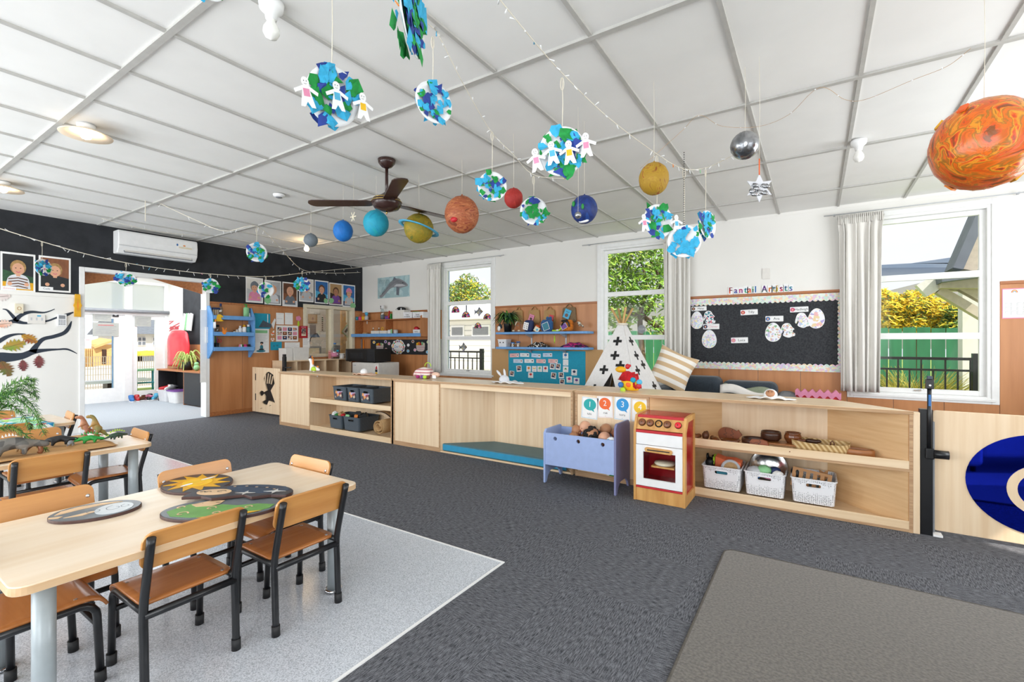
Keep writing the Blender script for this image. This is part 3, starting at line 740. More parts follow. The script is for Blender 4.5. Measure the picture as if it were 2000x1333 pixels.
# pale
t=T('wooden_puzzle','pale grey oval wooden puzzle catching the light on the pale table','puzzle',(-2.407,.661,TZ),1.095,'oval wooden puzzles on the near table')
t.scale=(.77,.95,1)
rx,ry=.185,.118
g=G('pz_edge');g.slab(oval(44,rx,ry),0,.012);g.build('base',t,bev=.002)
g=G('pz_grey');g.slab(oval(44,rx-.004,ry-.004),.0121,.0128);g.build('backdrop_piece',t)
g=G('pz_tan');g.slab([(-.16,-.01),(-.08,.03),(.0,.06),(.09,.075),(.0,.09),(-.09,.075),(-.15,.04)],.0128,.0146);g.build('beak_piece',t)
g=G('pz_tan');g.slab([(-.175,-.03),(-.12,-.035),(-.13,-.055),(-.17,-.045)],.0128,.0144);g.slab([(-.11,-.06),(-.02,-.02),(.02,-.02),(-.04,-.06)],.0128,.0144);g.build('tail_piece',t)
g=G('pz_pale');g.slab([(x*.42+.075,y*.62-.015)for x,y in oval(28,.185,.118)],.0128,.0146);s=g.build('body_piece',t)
g=G('pz_grey');g.T=FLAT
for c,r0 in(((.0,-.02),.04),((.075,-.01),.04),((.12,.0),.025)):g.line(spline([(c[0]+r0*(1-i*.1)*math.cos(i*.8+2),c[1]+r0*(1-i*.1)*math.sin(i*.8+2))for i in range(8)],3),.003,-.015)
g.build('swirl_line',s)

# ------------------------------------------------------------------ dinosaur table: cloth, toys, fern
def cloth(name,label,x0,x1,y0,y1,z,mt,seed,amp=.006,drop=None,group=None):
 q=random.Random(seed);ph=[q.uniform(0,6)for _ in range(6)]
 def f(u,v):
  x=x0+(x1-x0)*u;y=y0+(y1-y0)*v
  k=amp*(1+math.sin(9*u+ph[0]+5*v)*math.sin(7*v+ph[1])+.6*math.sin(23*u-11*v+ph[2])*.5)
  zz=z+.002+max(0,k)
  if drop and x>drop[0]:
   d=x-drop[0];x=drop[0]+.012+.008*math.sin(16*v+ph[3])+min(d,.01);zz=z+.004-max(0,d-.008)
  return(x+.008*math.sin(14*v+ph[3]),y+.008*math.sin(13*u+ph[4]),zz)
 o=G(mt).grid(f,34,34).build(name);mod_solid(o,.003);return tag(o,label,'cloth',group)
mat('cloth_brown','#C79A66',.85,c2='#B4854F',scale=(9,9,9),bump=.3)
cloth('table_cloth','crumpled brown cloth spread under the toy dinosaurs',-4.44,-3.80,.20,1.16,TZ,'cloth_brown',3,.008)
cloth('table_cloth','bright green and blue tropical print cloth over the table by the white wall',-5.98,-5.20,.2,1.18,TZ,'cloth_tropic',5,.004,(-5.298,0))
DZT=TZ+.012
def rex(label,px,py,x,hgt,mt,belly,face=1):
 p=atx(px,py,x);t=T('toy_dinosaur',label,'toy dinosaur',(x,p.y,DZT),0,'toy dinosaurs on the brown cloth');s=hgt/.24
 n,e=chain([(0,0,.085,.026),(0,-.012,.125,.022),(0,-.016,.16,.014),(0,-.032,.182,.019),(0,-.07,.176,.010)],
                 [0,(0,.032,.055,.017),(0,.06,.025,.009),(0,.11,.010,.004)],
                 [0,(.022,.01,.065,.015),(.026,-.01,.035,.010),(.026,.008,.012,.007),(.026,-.02,.005,.006)],
                 [0,(-.022,.01,.065,.015),(-.026,-.01,.035,.010),(-.026,.008,.012,.007),(-.026,-.02,.005,.006)],
                 [1,(.02,-.035,.105,.006),(.022,-.05,.095,.003)],[1,(-.02,-.035,.105,.006),(-.022,-.05,.095,.003)])
 b=skin('body',[tuple(s*c for c in q)for q in n],e,mt,t,rz=face)
 g=G(belly);g.ball((0,-.018*s,.105*s),(.017*s,.016*s,.034*s),10,8);g.build('belly',t,rz=face)
 g=G('white');[g.ball((sx*.014*s,-.044*s,.192*s),.003*s,6,4)for sx in(-1,1)];g.build('eye',b)
 return t
def quad(label,px,py,x,ln,mt,rz,group='toy dinosaurs on the brown cloth',plates=None,z=None,tail=1.0):
 p=atx(px,py,x);t=T('toy_dinosaur',label,'toy dinosaur',(x,p.y,DZT if z is None else z),rz,group);s=ln/.32
 n,e=chain([(0,0,.055,.030),(0,-.045,.05,.024),(0,-.075,.045,.014),(0,-.10,.04,.017),(0,-.125,.032,.010)],
                 [0,(0,.04,.05,.022),(0,.075,.035,.011),(0,.115*tail,.025,.006),(0,.15*tail,.02,.003)],
                 [1,(.024,-.05,.03,.010),(.026,-.05,.004,.008)],[1,(-.024,-.05,.03,.010),(-.026,-.05,.004,.008)],
                 [0,(.026,.02,.03,.012),(.028,.025,.004,.009)],[0,(-.026,.02,.03,.012),(-.028,.025,.004,.009)])
 b=skin('body',[tuple(s*c for c in q)for q in n],e,mt,t)
 if plates:
  g=G(plates)
  for k in range(9):
   y=-.09+k*.022;z=(.07+.022*math.sin(PI*min(1,max(0,(y+.1)/.17))))if y<.06 else .05
   h=.024*math.sin(PI*(k+1)/10)+.006
   g.add([((-.002)*s,(y-.009)*s,z*s),(.002*s,(y-.009)*s,z*s),(.002*s,(y+.009)*s,z*s),(-.002*s,(y+.009)*s,z*s),(0,(y+.004)*s,(z+h)*s)],[(0,1,4),(1,2,4),(2,3,4),(3,0,4),(3,2,1,0)])
  g.build('back_plate',t)
 return t
mat('dino_red','#A0624E',.5,c2='#C98F6A',scale=(14,14,14));mat('dino_green','#6F7A45',.5,c2='#B0813F',scale=(14,14,14));mat('dino_black','#26272A',.5,.2,(30,30,30));mat('dino_bright','#1F9A3C',.45,.12,(20,20,20));mat('dino_teal','#3C5A45',.5,c2='#22332C',scale=(22,22,22))
rex('reddish brown toy tyrannosaur standing with its jaws open beside a green one',168,850,-4.25,.20,'dino_red','tan',-.3)
rex('green and tan toy tyrannosaur standing upright on the brown cloth',190,850,-4.15,.21,'dino_green','tan',-.5)
quad('dark toy stegosaur with lime back plates near the table end',225,868,-4.02,.20,'dino_teal',-2.9,plates='green_lime')
quad('bright green toy dinosaur crawling behind the chair back',172,874,-4.02,.22,'dino_bright',2.7,plates='green')
quad('black long tailed toy dinosaur stalking across the brown cloth',112,868,-4.10,.27,'dino_black',2.8,tail=1.3)
quad('grey horned toy dinosaur facing away beside the black one',138,874,-4.02,.15,'grey_mid',1.2)
quad('rough grey armoured toy dinosaur, largest on the brown cloth',14,885,-3.95,.46,'dino_grey',2.9)
quad('black toy dinosaur with a striped back behind the grey armoured one',18,862,-4.30,.24,'dino_black',2.5,plates='white')
quad('yellow backed toy dinosaur half hidden behind the black one',120,860,-4.28,.15,'yellow_deep',2.2)
p=atx(39,856,-4.05);t=T('toy_animal','small tan toy animal standing upright by the grey dinosaur','toy animal',(-4.05,p.y,DZT))
n,e=chain([(0,0,.05,.018),(0,0,.09,.013),(0,-.004,.115,.012),(0,-.025,.113,.006)],[0,(.01,0,.02,.01),(.012,-.01,.004,.008)],[0,(-.01,0,.02,.01),(-.012,-.01,.004,.008)],[1,(.016,-.012,.07,.005)],[1,(-.016,-.012,.07,.005)])
skin('body',n,e,'tan',t,rz=.5);g=G('cream');g.ball((0,-.012,.06),(.01,.01,.028),8,6);g.build('belly',t,rz=.5)
p=atx(60,880,-3.93);g=G('brown_mid');g.tube(spline([(-.02,-.03,0.005),(-.03,.0,.04),(0,.03,.055),(.02,.04,.02),(.03,.03,.004)],5),[.012]*21,8);one(g,'driftwood','curved red brown piece of driftwood beside the grey dinosaur','driftwood',(-3.93,p.y,DZT))
# fern: arching feathery fronds rising from a pot on the dinosaur table
fx=-4.2;t=T('potted_fern','feathery asparagus fern leaning over the dinosaur table','plant',(fx,.38,TZ))
g=G('black');g.lathe([(.0,0),(.07,0),(.09,.14),(.096,.15),(.088,.15),(.08,.02)],20);g.build('pot',t)
G('bark').lathe([(.0,.13),(.085,.128)],16).build('soil',t)
def frond(pts,seed,w=.055):
 q=random.Random(seed);P=spline(pts,10);g=G('leaf_green');g.tube(P,.0022,5);n=len(P)
 for i in range(3,n):
  for k in range(6):
   u=i/n;L=w*(1-.55*u)*q.uniform(.5,1.15);d=Vector(P[i])-Vector(P[i-1]);d.normalize()
   sd=Vector((q.uniform(-1,1),q.uniform(-1,1),q.uniform(-.9,.5)));sd-=d*sd.dot(d);sd.normalize()
   a=Vector(P[i])+d*q.uniform(-.01,.01);bb=a+sd*L+d*L*.7;c=a+sd*L*.5+d*L*.25+Vector((0,0,.006))
   g.m(('leaf_green','leaf_dark','leaf_light')[q.choice((0,0,1,2,2))]);g.tube([a,c,bb],[.0014,.0018,.0005],3,caps=False)
 return g.build('frond',t)
def fp(px,py,x):p=atx(px,py,x);return(p.x-fx,p.y-.38,p.z-TZ)
B0=(0,0,.14)
frond([B0,fp(-40,800,-4.2),fp(15,757,-4.15),fp(48,742,-4.1),fp(66,745,-4.1)],1,.05)
frond([B0,fp(-30,790,-4.15),fp(20,768,-4.05),fp(60,788,-4.0),fp(82,832,-3.95)],2)
frond([B0,fp(-30,800,-4.1),fp(18,778,-4.0),fp(60,800,-3.95),fp(86,848,-3.9)],3)
frond([B0,fp(-40,812,-4.2),fp(10,772,-4.2),fp(50,764,-4.2),fp(72,778,-4.2)],4,.05)
frond([B0,fp(-20,815,-4.1),fp(12,792,-4.05),fp(40,806,-4.0),fp(60,838,-3.98)],5)
frond([B0,fp(-20,800,-4.2),fp(25,760,-4.25),fp(55,752,-4.25),fp(70,768,-4.25)],6,.05)
frond([B0,fp(-20,838,-4.0),fp(30,838,-3.98),fp(62,860,-3.96),fp(90,880,-3.95)],7,.045)


# ------------------------------------------------------------------ low beech room dividers
def cut(o,*cutters):
 """Cuts the cutters' shapes out of o and throws the cutters away."""
 for c in cutters:
  md=o.modifiers.new('c','BOOLEAN');md.object=c;md.solver='EXACT'
 bpy.context.view_layer.update()
 me=bpy.data.meshes.new_from_object(o.evaluated_get(bpy.context.evaluated_depsgraph_get()))
 o.modifiers.clear();o.data=me
 for c in cutters:bpy.data.objects.remove(c)
 return o
BY,BD,BH=3.80,.42,.762
PT_=.018
def splay(g,x0,y0,x1,y1,z0,z1,t):
 """An upright board from (x0, y0) to (x1, y1)."""
 d=Vector((x1-x0,y1-y0,0));n=Vector((-d.y,d.x,0)).normalized()*t/2
 g.slab([(x0-n.x,y0-n.y),(x1-n.x,y1-n.y),(x1+n.x,y1+n.y),(x0+n.x,y0+n.y)],z0,z1);return g
def divider(label,x0,xm,x1,topback,shelf=None):
 t=T('room_divider',label,'room divider',((x0+x1)/2,BY,.001),0,'beech ply room dividers');c=(x0+x1)/2
 X=lambda x:x-c
 g=G('ply_x');g.slab([(X(x0),-.012),(X(x1),-.012),(X(topback[1]),topback[2]),(X(topback[0]),topback[2])],BH-.022,BH);g.build('top',t,bev=.002)
 g=G('ply_edge');g.box(X(x0),X(x1),-.0135,-.0125,BH-.02,BH-.002);g.build('top_edge',t)
 for x in(x0+.009,xm,x1-.009):
  g=G('ply_z');g.box(X(x)-.009,X(x)+.009,0,BD if x<xm+.01 else .05,0,BH-.022);g.m('ply_edge');g.box(X(x)-.0085,X(x)+.0085,-.0012,0,.0,BH-.022);g.build('side_panel',t)
 g=G('ply_z');g.box(X(x0)+.02,X(xm)-.012,.006,.02,.045,BH-.035);g.build('front_panel',t,bev=.002)
 for z0,z1 in((0,.045),(BH-.036,BH-.022)):G('ply_edge').box(X(x0)+.018,X(xm)-.009,.0,.018,z0,z1).build('front_rail',t)
 return t,X,c
def hole(g,x,z,y0=-.05,y1=.05,r=.01):
 g.prism([(x+r*math.cos(2*PI*i/14),z+r*math.sin(2*PI*i/14))for i in range(14)],y0,y1)

# unit with the dark baskets
u1,X,c=divider('beech divider with two open shelves of dark grey baskets',-6.44,-5.725,-4.135,(-6.44,-4.135,BD))
g=G('ply_z');g.box(X(-5.73),X(-4.14),BD-.012,BD,.02,BH-.022);g.build('back_panel',u1)
g=G('ply_z');g.box(X(-4.153),X(-4.135),.0,BD,.0,BH-.022);g.build('side_panel',u1)
for z,nm in((.40,'shelf'),(.03,'bottom_shelf')):
 g=G('ply_x');g.box(X(-5.715),X(-4.153),.012,BD-.012,z,z+.018);g.box(X(-5.715),X(-4.153),.0,.014,z-.022 if z>.1 else .0,z+.036);g.build(nm,u1,bev=.002)
g=G('chrome');g.cyl((X(-5.55),-.004,.73),(X(-5.55),.01,.73),.008,n=10);g.build('fixing_bolt',u1)
# unit with the padded nook
u2,X,c=divider('beech divider with a padded sitting nook in it',-4.11,-3.40,-1.82,(-4.11,-1.82,BD+.02))
g=G('ply_z');splay(g,X(-3.395),.0+.01,X(-2.96),BD,.02,BH-.022,.014);g.build('nook_side',u2)
g=G('ply_z');splay(g,X(-1.835),.01,X(-2.24),BD,.02,BH-.022,.014);g.build('nook_side',u2)
g=G('ply_z');g.box(X(-2.97),X(-2.23),BD-.006,BD+.008,.02,BH-.022);g.build('back_panel',u2)
g=G('ply_x');g.box(X(-3.39),X(-1.84),.004,.02,BH-.068,BH-.022);g.build('apron',u2,bev=.002)
g=G('ply_x');g.slab([(X(-3.39),.0),(X(-1.838),.0),(X(-2.23),BD),(X(-2.97),BD)],0,.018);g.build('base',u2,bev=.002)
mat('cushion_teal','#44707D',.5,.05);mat('cushion_front','#2F97C0',.5,.04)
ct=T('seat_pad','teal vinyl seat pad filling the nook of the divider','cushion',(c,BY,.02))
g=G('cushion_teal');g.slab([(X(-3.365),.002),(X(-1.875),.002),(X(-2.25),BD-.03),(X(-2.945),BD-.03)],0,.082);g.build('pad',ct,bev=.012,seg=3)
g=G('cushion_front');g.box(X(-3.35),X(-1.89),-.0015,.004,.012,.07);g.build('front_border',ct)
# unit with the white baskets
u3,X,c=divider('beech divider with splayed ends holding wooden toys and white baskets',-1.795,-1.145,.512,(-1.795,.10,BD+.03))
for(xa,xb)in((-1.135,-.655),(.494,.083)):
 g=G('ply_side');splay(g,X(xa),.012,X(xb),BD,.02,BH-.022,.014);g.build('splayed_side',u3)
g=G('ply_z');g.box(X(-.66),X(.09),BD-.004,BD+.010,.02,BH-.022);g.build('back_panel',u3)
for z,nm in((.395,'shelf'),(.018,'bottom_shelf')):
 g=G('ply_x');g.slab([(X(-1.13),.012),(X(.488),.012),(X(.085),BD-.006),(X(-.655),BD-.006)],z,z+.018);g.box(X(-1.13),X(.494),.0,.016,z+(0 if z>.1 else-.0),z+.052);g.build(nm,u3,bev=.002)
 g=G('ply_edge');g.box(X(-1.13),X(.494),-.001,.016,z-.016,z);g.build('shelf_edge',u3)
g=G('ply_z');g.box(X(.512),X(.545),-.002,.05,0,BH-.006);g.build('end_post',u3,bev=.004)
g=G('brown_dark')
for(x,y,z)in((-1.02,.13,BH-.025),(-.72,.30,BH-.025),(.15,.33,BH-.025)):g.cyl((X(x),y,z-.004),(X(x),y,z+.001),.012,n=10)
g.build('fixing_cap',u3)

# number cards on the divider (1 tahi, 2 rua, 3 toru, 4) and one half hidden behind the cradle
def card(label,px0,py0,px1,py1,tilt,col,border,num,word,Y=BY+.004):
 cx,cz,wd,h=rect_y(px0,py0,px1,py1,Y)
 g=G('paper');g.T=Matrix.Rotation(tilt,4,'Y')
 g.prism(rrect(wd,h,.004,2),-.0012,.0)
 g.m(border)
 for a in(g.line([(-wd/2+.006,-h/2+.006),(wd/2-.006,-h/2+.006),(wd/2-.006,h/2-.006),(-wd/2+.006,h/2-.006),(-wd/2+.006,-h/2+.006)],.0025,-.0016),):pass
 g.m(col);g.ell(0,h*.16,wd*.38,h*.27,-.0018,28);g.poly([(wd*.02,-h*.05),(wd*.22,-h*.02),(wd*.30,-h*.17)],-.00165)
 g.m('white');g.txt(num,h*.36,0,h*.165,-.0022)
 if word:g.m('ink');g.txt(word,h*.15,0,-h*.27,-.0018)
 g.m(col);g.ell(0,-h*.42,.003,.002,-.0018,8)
 return one(g,'number_card',label,'number card',(cx,Y,cz),0,'number cards on the divider')
mat('card_teal','#1FA9A8',.6,.03);mat('card_orange','#F26A2E',.6,.03);mat('card_blue','#2E97D6',.6,.03);mat('card_yellow','#F2C21E',.6,.03);mat('card_green','#2E8F3C',.6,.03);mat('card_pinkline','#F2B9B4',.6,.03)
card('number card with a teal 1 and the word tahi on the divider',1136,777,1168,819,.06,'card_teal','sky_blue','1','tahi')
card('number card with an orange 2 and the word rua on the divider',1167,775,1197,817,-.05,'card_orange','card_pinkline','2','rua')
card('number card with a blue 3 and the word toru on the divider',1200,776,1232,822,.03,'card_blue','sky_blue','3','toru')
card('number card with a yellow 4, partly hidden behind the toy oven',1234,782,1266,826,.03,'card_yellow','grey_light','4','')
card('number card with a green bubble low on the divider behind the doll cradle',1185,927,1218,945,0,'card_green','green_pale','5','')

# ------------------------------------------------------------------ baskets
def loft(g,loops,cap0=True,cap1=False):
 n=len(loops[0]);vs=[p for L in loops for p in L]
 fs=[(i*n+j,i*n+(j+1)%n,(i+1)*n+(j+1)%n,(i+1)*n+j)for i in range(len(loops)-1)for j in range(n)]
 if cap0:fs.append(tuple(range(n-1,-1,-1)))
 if cap1:fs.append(tuple(range((len(loops)-1)*n,len(loops)*n)))
 return g.add(vs,fs,False)
def tub(g,w,d,h,tp=.9,t=.004,r=.025,rim=.006,cy=0):
 L=lambda k,z,o=0:[(x,y+cy,z)for x,y in rrect(w*k+o,d*k+o,r,4)]
 return loft(g,[L(tp,0),L(1,h),L(1,h,rim*2),L(1,h+.008,rim*2),L(1,h+.008,-t*2),L(tp,t,-t*2)],True,True)
m,N,Lk,b=special('basket_white')
b.inputs['Roughness'].default_value=.4
t=N.new('ShaderNodeTexCoord');v=N.new('ShaderNodeTexVoronoi');v.inputs['Scale'].default_value=92;v.inputs['Randomness'].default_value=.25;r=N.new('ShaderNodeValToRGB');r.color_ramp.interpolation='EASE'
r.color_ramp.elements[0].position=.25;r.color_ramp.elements[0].color=(*lin('#6A6C70'),1);r.color_ramp.elements[1].position=.36;r.color_ramp.elements[1].color=(*lin('#EEEEF1'),1)
for a_,b_ in((t.outputs['Object'],v.inputs['Vector']),(v.outputs['Distance'],r.inputs[0]),(r.outputs[0],b.inputs['Base Color'])):Lk.new(a_,b_)
wave_mat('basket_rib','#5A6672','#3C454E',55,(0,PI/4,0),.45,bump=.8)
def basket(label,x0,x1,y,z,h,d,mt,group,hz=.78,content=None):
 w=x1-x0;t=T('storage_basket',label,'basket',((x0+x1)/2,y+d/2,z),0,group)
 o=tub(G(mt),w-.012,d,h,.92).build('body',t,bev=.002)
 sw=w*.32;hh=h*.14
 c_=G('black');c_.T=Matrix.Translation((0,0,h*hz));c_.prism(rrect(sw,hh,hh*.49,5),-d,0);cut(o,c_.build('cutter',t))
 g=G('plastic_white' if 'white' in mt else 'basket_grey');pts=[(x,z_+h*hz)for x,z_ in rrect(sw+.004,hh+.004,hh*.52,5)]
 yy=-d/2*(.92+.08*hz)-.001
 g.tube([(x,yy,z_)for x,z_ in pts],.0035,6,closed=True);g.build('handle_rim',t)
 return t
BW='white perforated baskets on the bottom shelf'
b1=basket('white perforated basket nearest the toy oven, with an orange box in it',-.742,-.456,3.835,.070,.165,.30,'basket_white',BW)
b2=basket('white perforated basket between two others, with cloths and a steel bowl',-.446,-.172,3.835,.070,.165,.30,'basket_white',BW)
b3=basket('white perforated basket holding a brown slatted rack',-.148,.128,3.835,.070,.165,.30,'basket_white',BW)
BG='dark grey baskets on the divider shelves'
for lb,x0,x1,z,h in(('dark grey basket with a photo label, first on the upper shelf',-5.285,-5.01,.4365,.17),('dark grey basket with a photo label, between two on the upper shelf',-5.0,-4.768,.4365,.17),
                         ('dark grey basket with a photo label, at the upright end of the upper shelf',-4.762,-4.50,.4365,.17),('dark ribbed basket full of small toys on the lower shelf',-5.365,-5.085,.067,.16),('dark ribbed basket beside the rolled mat on the lower shelf',-5.075,-4.745,.067,.165)):
 q=basket(lb,x0,x1,3.83,z,h,.33,'basket_rib' if z<.3 else 'basket_grey',BG)
 if z>.3:
  w=x1-x0;g=G('toy_mix');g.T=Matrix.Translation((0,-.165*.955-.004,.075))@Matrix.Rotation(-.075,4,'X');g.prism(rrect(w*.5,.088,.006,2),-.003,.0);g.build('photo_label',q)
# contents, each a thing of its own
g=G('orange_o')if 'orange_o' in M else G('card_orange')
mat('coral','#F98258',.5,.04)
def P3(x,y,z):return(x,y,z)
g=G('coral');arcp=[(-.085,-.05),(-.085,.055),(-.02,.045),(.05,.06),(.10,.05),(.10,-.06),(.075,-.06)]+[(.02+.055*math.cos(a),-.06+.06*math.sin(a))for a in[PI*i/8 for i in range(0,9)]]+[(-.035,-.06)]
g.prism(arcp,-.03,.03);one(g,'toy_box','orange toy block with an arch cut out, in the basket nearest the oven','toy',(-.575,3.99,.235),0,rot=(.25,.12,-.1))
g=G('green_lime');g.box(-.006,.006,-.03,.03,-.03,.05);one(g,'toy_strip','lime green strip beside the orange block in the basket','toy',(-.672,3.985,.245),0,rot=(.25,.12,0))
g=G('black');g.ball((0,0,0),(.035,.05,.04),10,8,.2,3);g.ball((-.02,0,.04),(.012,.03,.03),8,6,.2,2);g.ball((.02,.01,.035),(.012,.03,.025),8,6,.2,2);one(g,'toy_camera','black toy in the corner of the basket nearest the oven','toy',(-.70,3.98,.235))
g=G('grey_light');g.lathe([(.045,-.012),(.068,-.012),(.07,.0),(.068,.02),(.05,.02),(.045,-.012)],28);g.m('tan');g.lathe([(0,.012),(.05,.014)],20);one(g,'tape_roll','roll of pale tape standing in the basket with the orange block','tape roll',(-.545,3.93,.215),0,rot=(1.15,0,.1))
g=G('brown_mid');g.box(-.06,.06,-.06,.06,-.05,.05);one(g,'wooden_block','plain brown wooden block at the bottom of the first white basket','toy',(-.60,3.99,.13),.3)
g=G('teal_deep');g.box(-.05,.05,-.012,.012,-.02,.02);one(g,'toy_bar','teal toy seen through the handle slot of the first white basket','toy',(-.585,3.875,.20))
g=G('chrome');g.lathe([(.0,0),(.05,.002),(.095,.03),(.125,.065),(.130,.065),(.10,.024),(.052,-.004),(0,-.006)],32);one(g,'steel_bowl','shiny steel bowl tilted up in the basket of cloths','bowl',(-.30,4.05,.225),0,rot=(1.05,.25,0))
def rag(name,label,loc,r,mt,seed):
 g=G(mt);g.ball((0,0,0),r,18,12,.10,seed);o=one(g,name,label,'cloth',loc,0,'cloths in the white basket');mod_sub(o,1);return o
rag('folded_cloth','grey patterned cloth in the white basket',(-.375,3.90,.225),(.06,.06,.045),'grey_light',1)
rag('folded_cloth','pale green cloth on top in the white basket',(-.315,3.90,.245),(.05,.045,.04),'green_pale',2)
rag('folded_cloth','navy cloth beside the green one in the white basket',(-.25,3.93,.24),(.045,.04,.035),'navy',3)
rag('folded_cloth','white cloth hanging at the bowl in the white basket',(-.225,3.88,.225),(.04,.04,.035),'white',4)
rag('folded_cloth','pink cloth at the rim of the white basket',(-.285,3.865,.215),(.04,.025,.02),'pink',5)
for lb,x,mt in(('blue and red toy seen through the slot of the basket of cloths',-.365,'blue_deep'),('pink ring seen through the slot of the basket of cloths',-.255,'pink')):
 g=G(mt);g.ball((0,0,0),(.03,.012,.014),10,6);one(g,'toy_ring',lb,'toy',(x,3.868,.20))
g=G('tan');
for i in range(6):x=-.105+i*.042;g.box(x-.012,x+.012,-.004,.004,-.045,.052)
g.box(-.117,.117,-.005,.005,.052,.07);g.box(-.117,.117,-.005,.005,-.062,-.045);M['rack_brown']=M['tan']
mat('rack_wood','#A8743C',.5,.08,(4,30,30));g.ms[0]='rack_wood';one(g,'slatted_rack','brown slatted rack propped in the white basket','rack',(-.025,3.895,.218),0,rot=(-.2,.12,-.05))
g=G('black');g.tube([(0,.012*0+.028*math.cos(a),.03*math.sin(a))for a in[2*PI*i/18 for i in range(18)]],.011,8,closed=True);one(g,'black_ring','black ring standing at the corner of the basket with the rack','toy',(-.122,3.93,.25),.6)
for k,(x,y)in enumerate(((-.07,3.95),(-.02,3.96),(.03,3.955),(.075,3.94))):
 g=G('glass_jar');g.lathe([(.016,0),(.019,.02),(.018,.06),(.012,.07)],14);g.m('teal_deep');g.lathe([(0,.012),(.017,.013),(.017,.03),(0,.031)],14);one(g,'toy_glass',('teal banded glass behind the slats nearest the black ring','teal banded glass second from the black ring behind the slats','teal banded glass third from the black ring behind the slats','teal banded glass next to the wooden star')[k],'toy',(x,y,.16))
g=G('tan');g.slab([((.05 if i%2==0 else .022)*math.cos(PI*i/5),(.05 if i%2==0 else .022)*math.sin(PI*i/5))for i in range(10)],-.006,.006);g.ms[0]='rack_wood';one(g,'wooden_star','brown wooden star sticking out of the basket with the rack','toy',(.055,3.99,.245),0,rot=(1.2,.2,0))
g=G('toy_mix')
q=random.Random(5)
for lb,x,y,mt,r in(('orange toy brick',-4.93,3.93,'orange',.022),('white crumpled toy',-5.30,3.89,'white',.035),('wooden toy block',-5.19,3.91,'tan',.038),('red toy',-5.13,3.89,'red',.022),('green toy',-5.25,3.88,'green',.02),('black toy car',-4.86,3.99,'black',.04),('black toy bag',-4.98,4.0,'dark',.045),('pale green toy',-5.03,3.88,'green_pale',.022)):
 g=G(mt);g.box(-r*1.2,r*1.2,-r,r,-r*.8,r*.8);g.T=Matrix.Rotation(.6,4,'Z');g.box(-r*.5,r*.5,-r*.6,r*.6,r*.8,r*1.15)
 one(g,'small_toy',lb+' heaped at the top of a dark ribbed basket','toy',(x,y,.232),0,'toys heaped in the dark ribbed baskets',rot=(q.uniform(-.5,.5),q.uniform(-.5,.5),q.uniform(0,3)),bev=.003)
g=G('dark');g.slab(rrect(.24,.28,.02,3),0,.02);one(g,'toy_tray','dark tray under the small toys in the ribbed basket','tray',(-5.22,3.995,.165),0);g=G('dark');g.slab(rrect(.28,.28,.02,3),0,.02);one(g,'toy_tray','dark tray under the toys in the basket beside the rolled mat','tray',(-4.91,3.995,.17),0)
# rolled mat with its dark edge
g=G('tan');sp=[(-.0+(.028+.0052*a)*math.cos(a),.1+(.028+.0052*a)*math.sin(a))for a in[i*.35 for i in range(40)]]
g.grid(lambda u,v:(sp[min(39,int(u*39))][0],.01+v*.30,sp[min(39,int(u*39))][1]),39,3)
t=T('rolled_mat','rolled beige mat with a dark bound edge at the end of the lower shelf','mat',(-4.46+.03,3.84,.062));o=g.build('roll',t);mod_solid(o,.008)
g=G('tan');g.grid(lambda u,v:(-.25+.42*u,.20+.1*v,.235-.18*u*u+.03*math.sin(PI*u)),12,2);o=g.build('loose_end',t);mod_solid(o,.006)
g=G('brown_dark');g.tube([(-.25+.42*u,.195,.235-.18*u*u+.03*math.sin(PI*u))for u in[i/12 for i in range(13)]],.006,8);g.build('bound_edge',t)

# ------------------------------------------------------------------ wooden things on the upper shelf of the white-basket divider
SZ=.4135
def wd(name,label,cat,x,y,fn,rz=0,z=SZ,**k):
 g=G('brown_mid');fn(g);return one(g,name,label,cat,(x,y,z),rz,**k)
def pig(g):
 g.ms[0]='pig_wood';out=spline([(-.075,.005),(-.085,.05),(-.055,.09),(0,.092),(.05,.075),(.062,.085),(.072,.07),(.09,.045),(.07,.025),(.06,.0),(.04,.0),(.035,.015),(-.03,.012),(-.035,.0),(-.06,.0)],4)[::-1]
 g.prism(out[::-1]if sum((a[0]*b_[1]-b_[0]*a[1])for a,b_ in zip(out,out[1:]+out[:1]))<0 else out,-.014,.014);g.m('brown_dark')
 for x in(-.03,.02):g.line(spline([(x,.01),(x+.01,.03),(x-.012,.04),(x+.012,.05),(x,.065),(x+.004,.088)],4),.003,-.0146)
mat('pig_wood','#93502F',.5,.12,(14,14,14));mat('bowl_dark','#4B2A1A',.35,.2,(8,8,60));mat('bowl_gloss','#7A4423',.18,.2,(10,10,40));mat('box_wood','#A96B38',.4,.15,(6,6,40))
wd('wooden_pig_puzzle','red brown wooden pig puzzle standing on the toy shelf','puzzle',-.57,4.06,pig,-.1,SZ+.001)
def bowl(mt,R,h,wall=.006,ring=False):
 def f(g):
  g.ms[0]=mt;g.lathe([(0,0),(R*.7,0),(R*.98,h*.35),(R,h*.7),(R*.95,h),(R*.95-wall,h),(R-wall,h*.65),(R*.7,wall),(0,wall)],28)
  if ring:
   for k in(.35,.5,.65):g.tube([(R*1.0*math.cos(2*PI*i/28),R*1.0*math.sin(2*PI*i/28),h*k)for i in range(28)],.0022,5,closed=True)
 return f
wd('wooden_bowl','dark wooden bowl standing on the shelf beside the small puzzle','bowl',-.385,3.93,bowl('bowl_dark',.085,.058),0)
t=T('wooden_stand','low pale wooden stand carrying two bowls on the toy shelf','stand',(-.20,3.93,SZ))
G('box_wood').slab(rrect(.27,.13,.01,2),.036,.046).build('top',t,bev=.002)
for x in(-.10,.10):G('box_wood').box(x-.012,x+.012,-.05,.05,0,.036).build('foot',t)
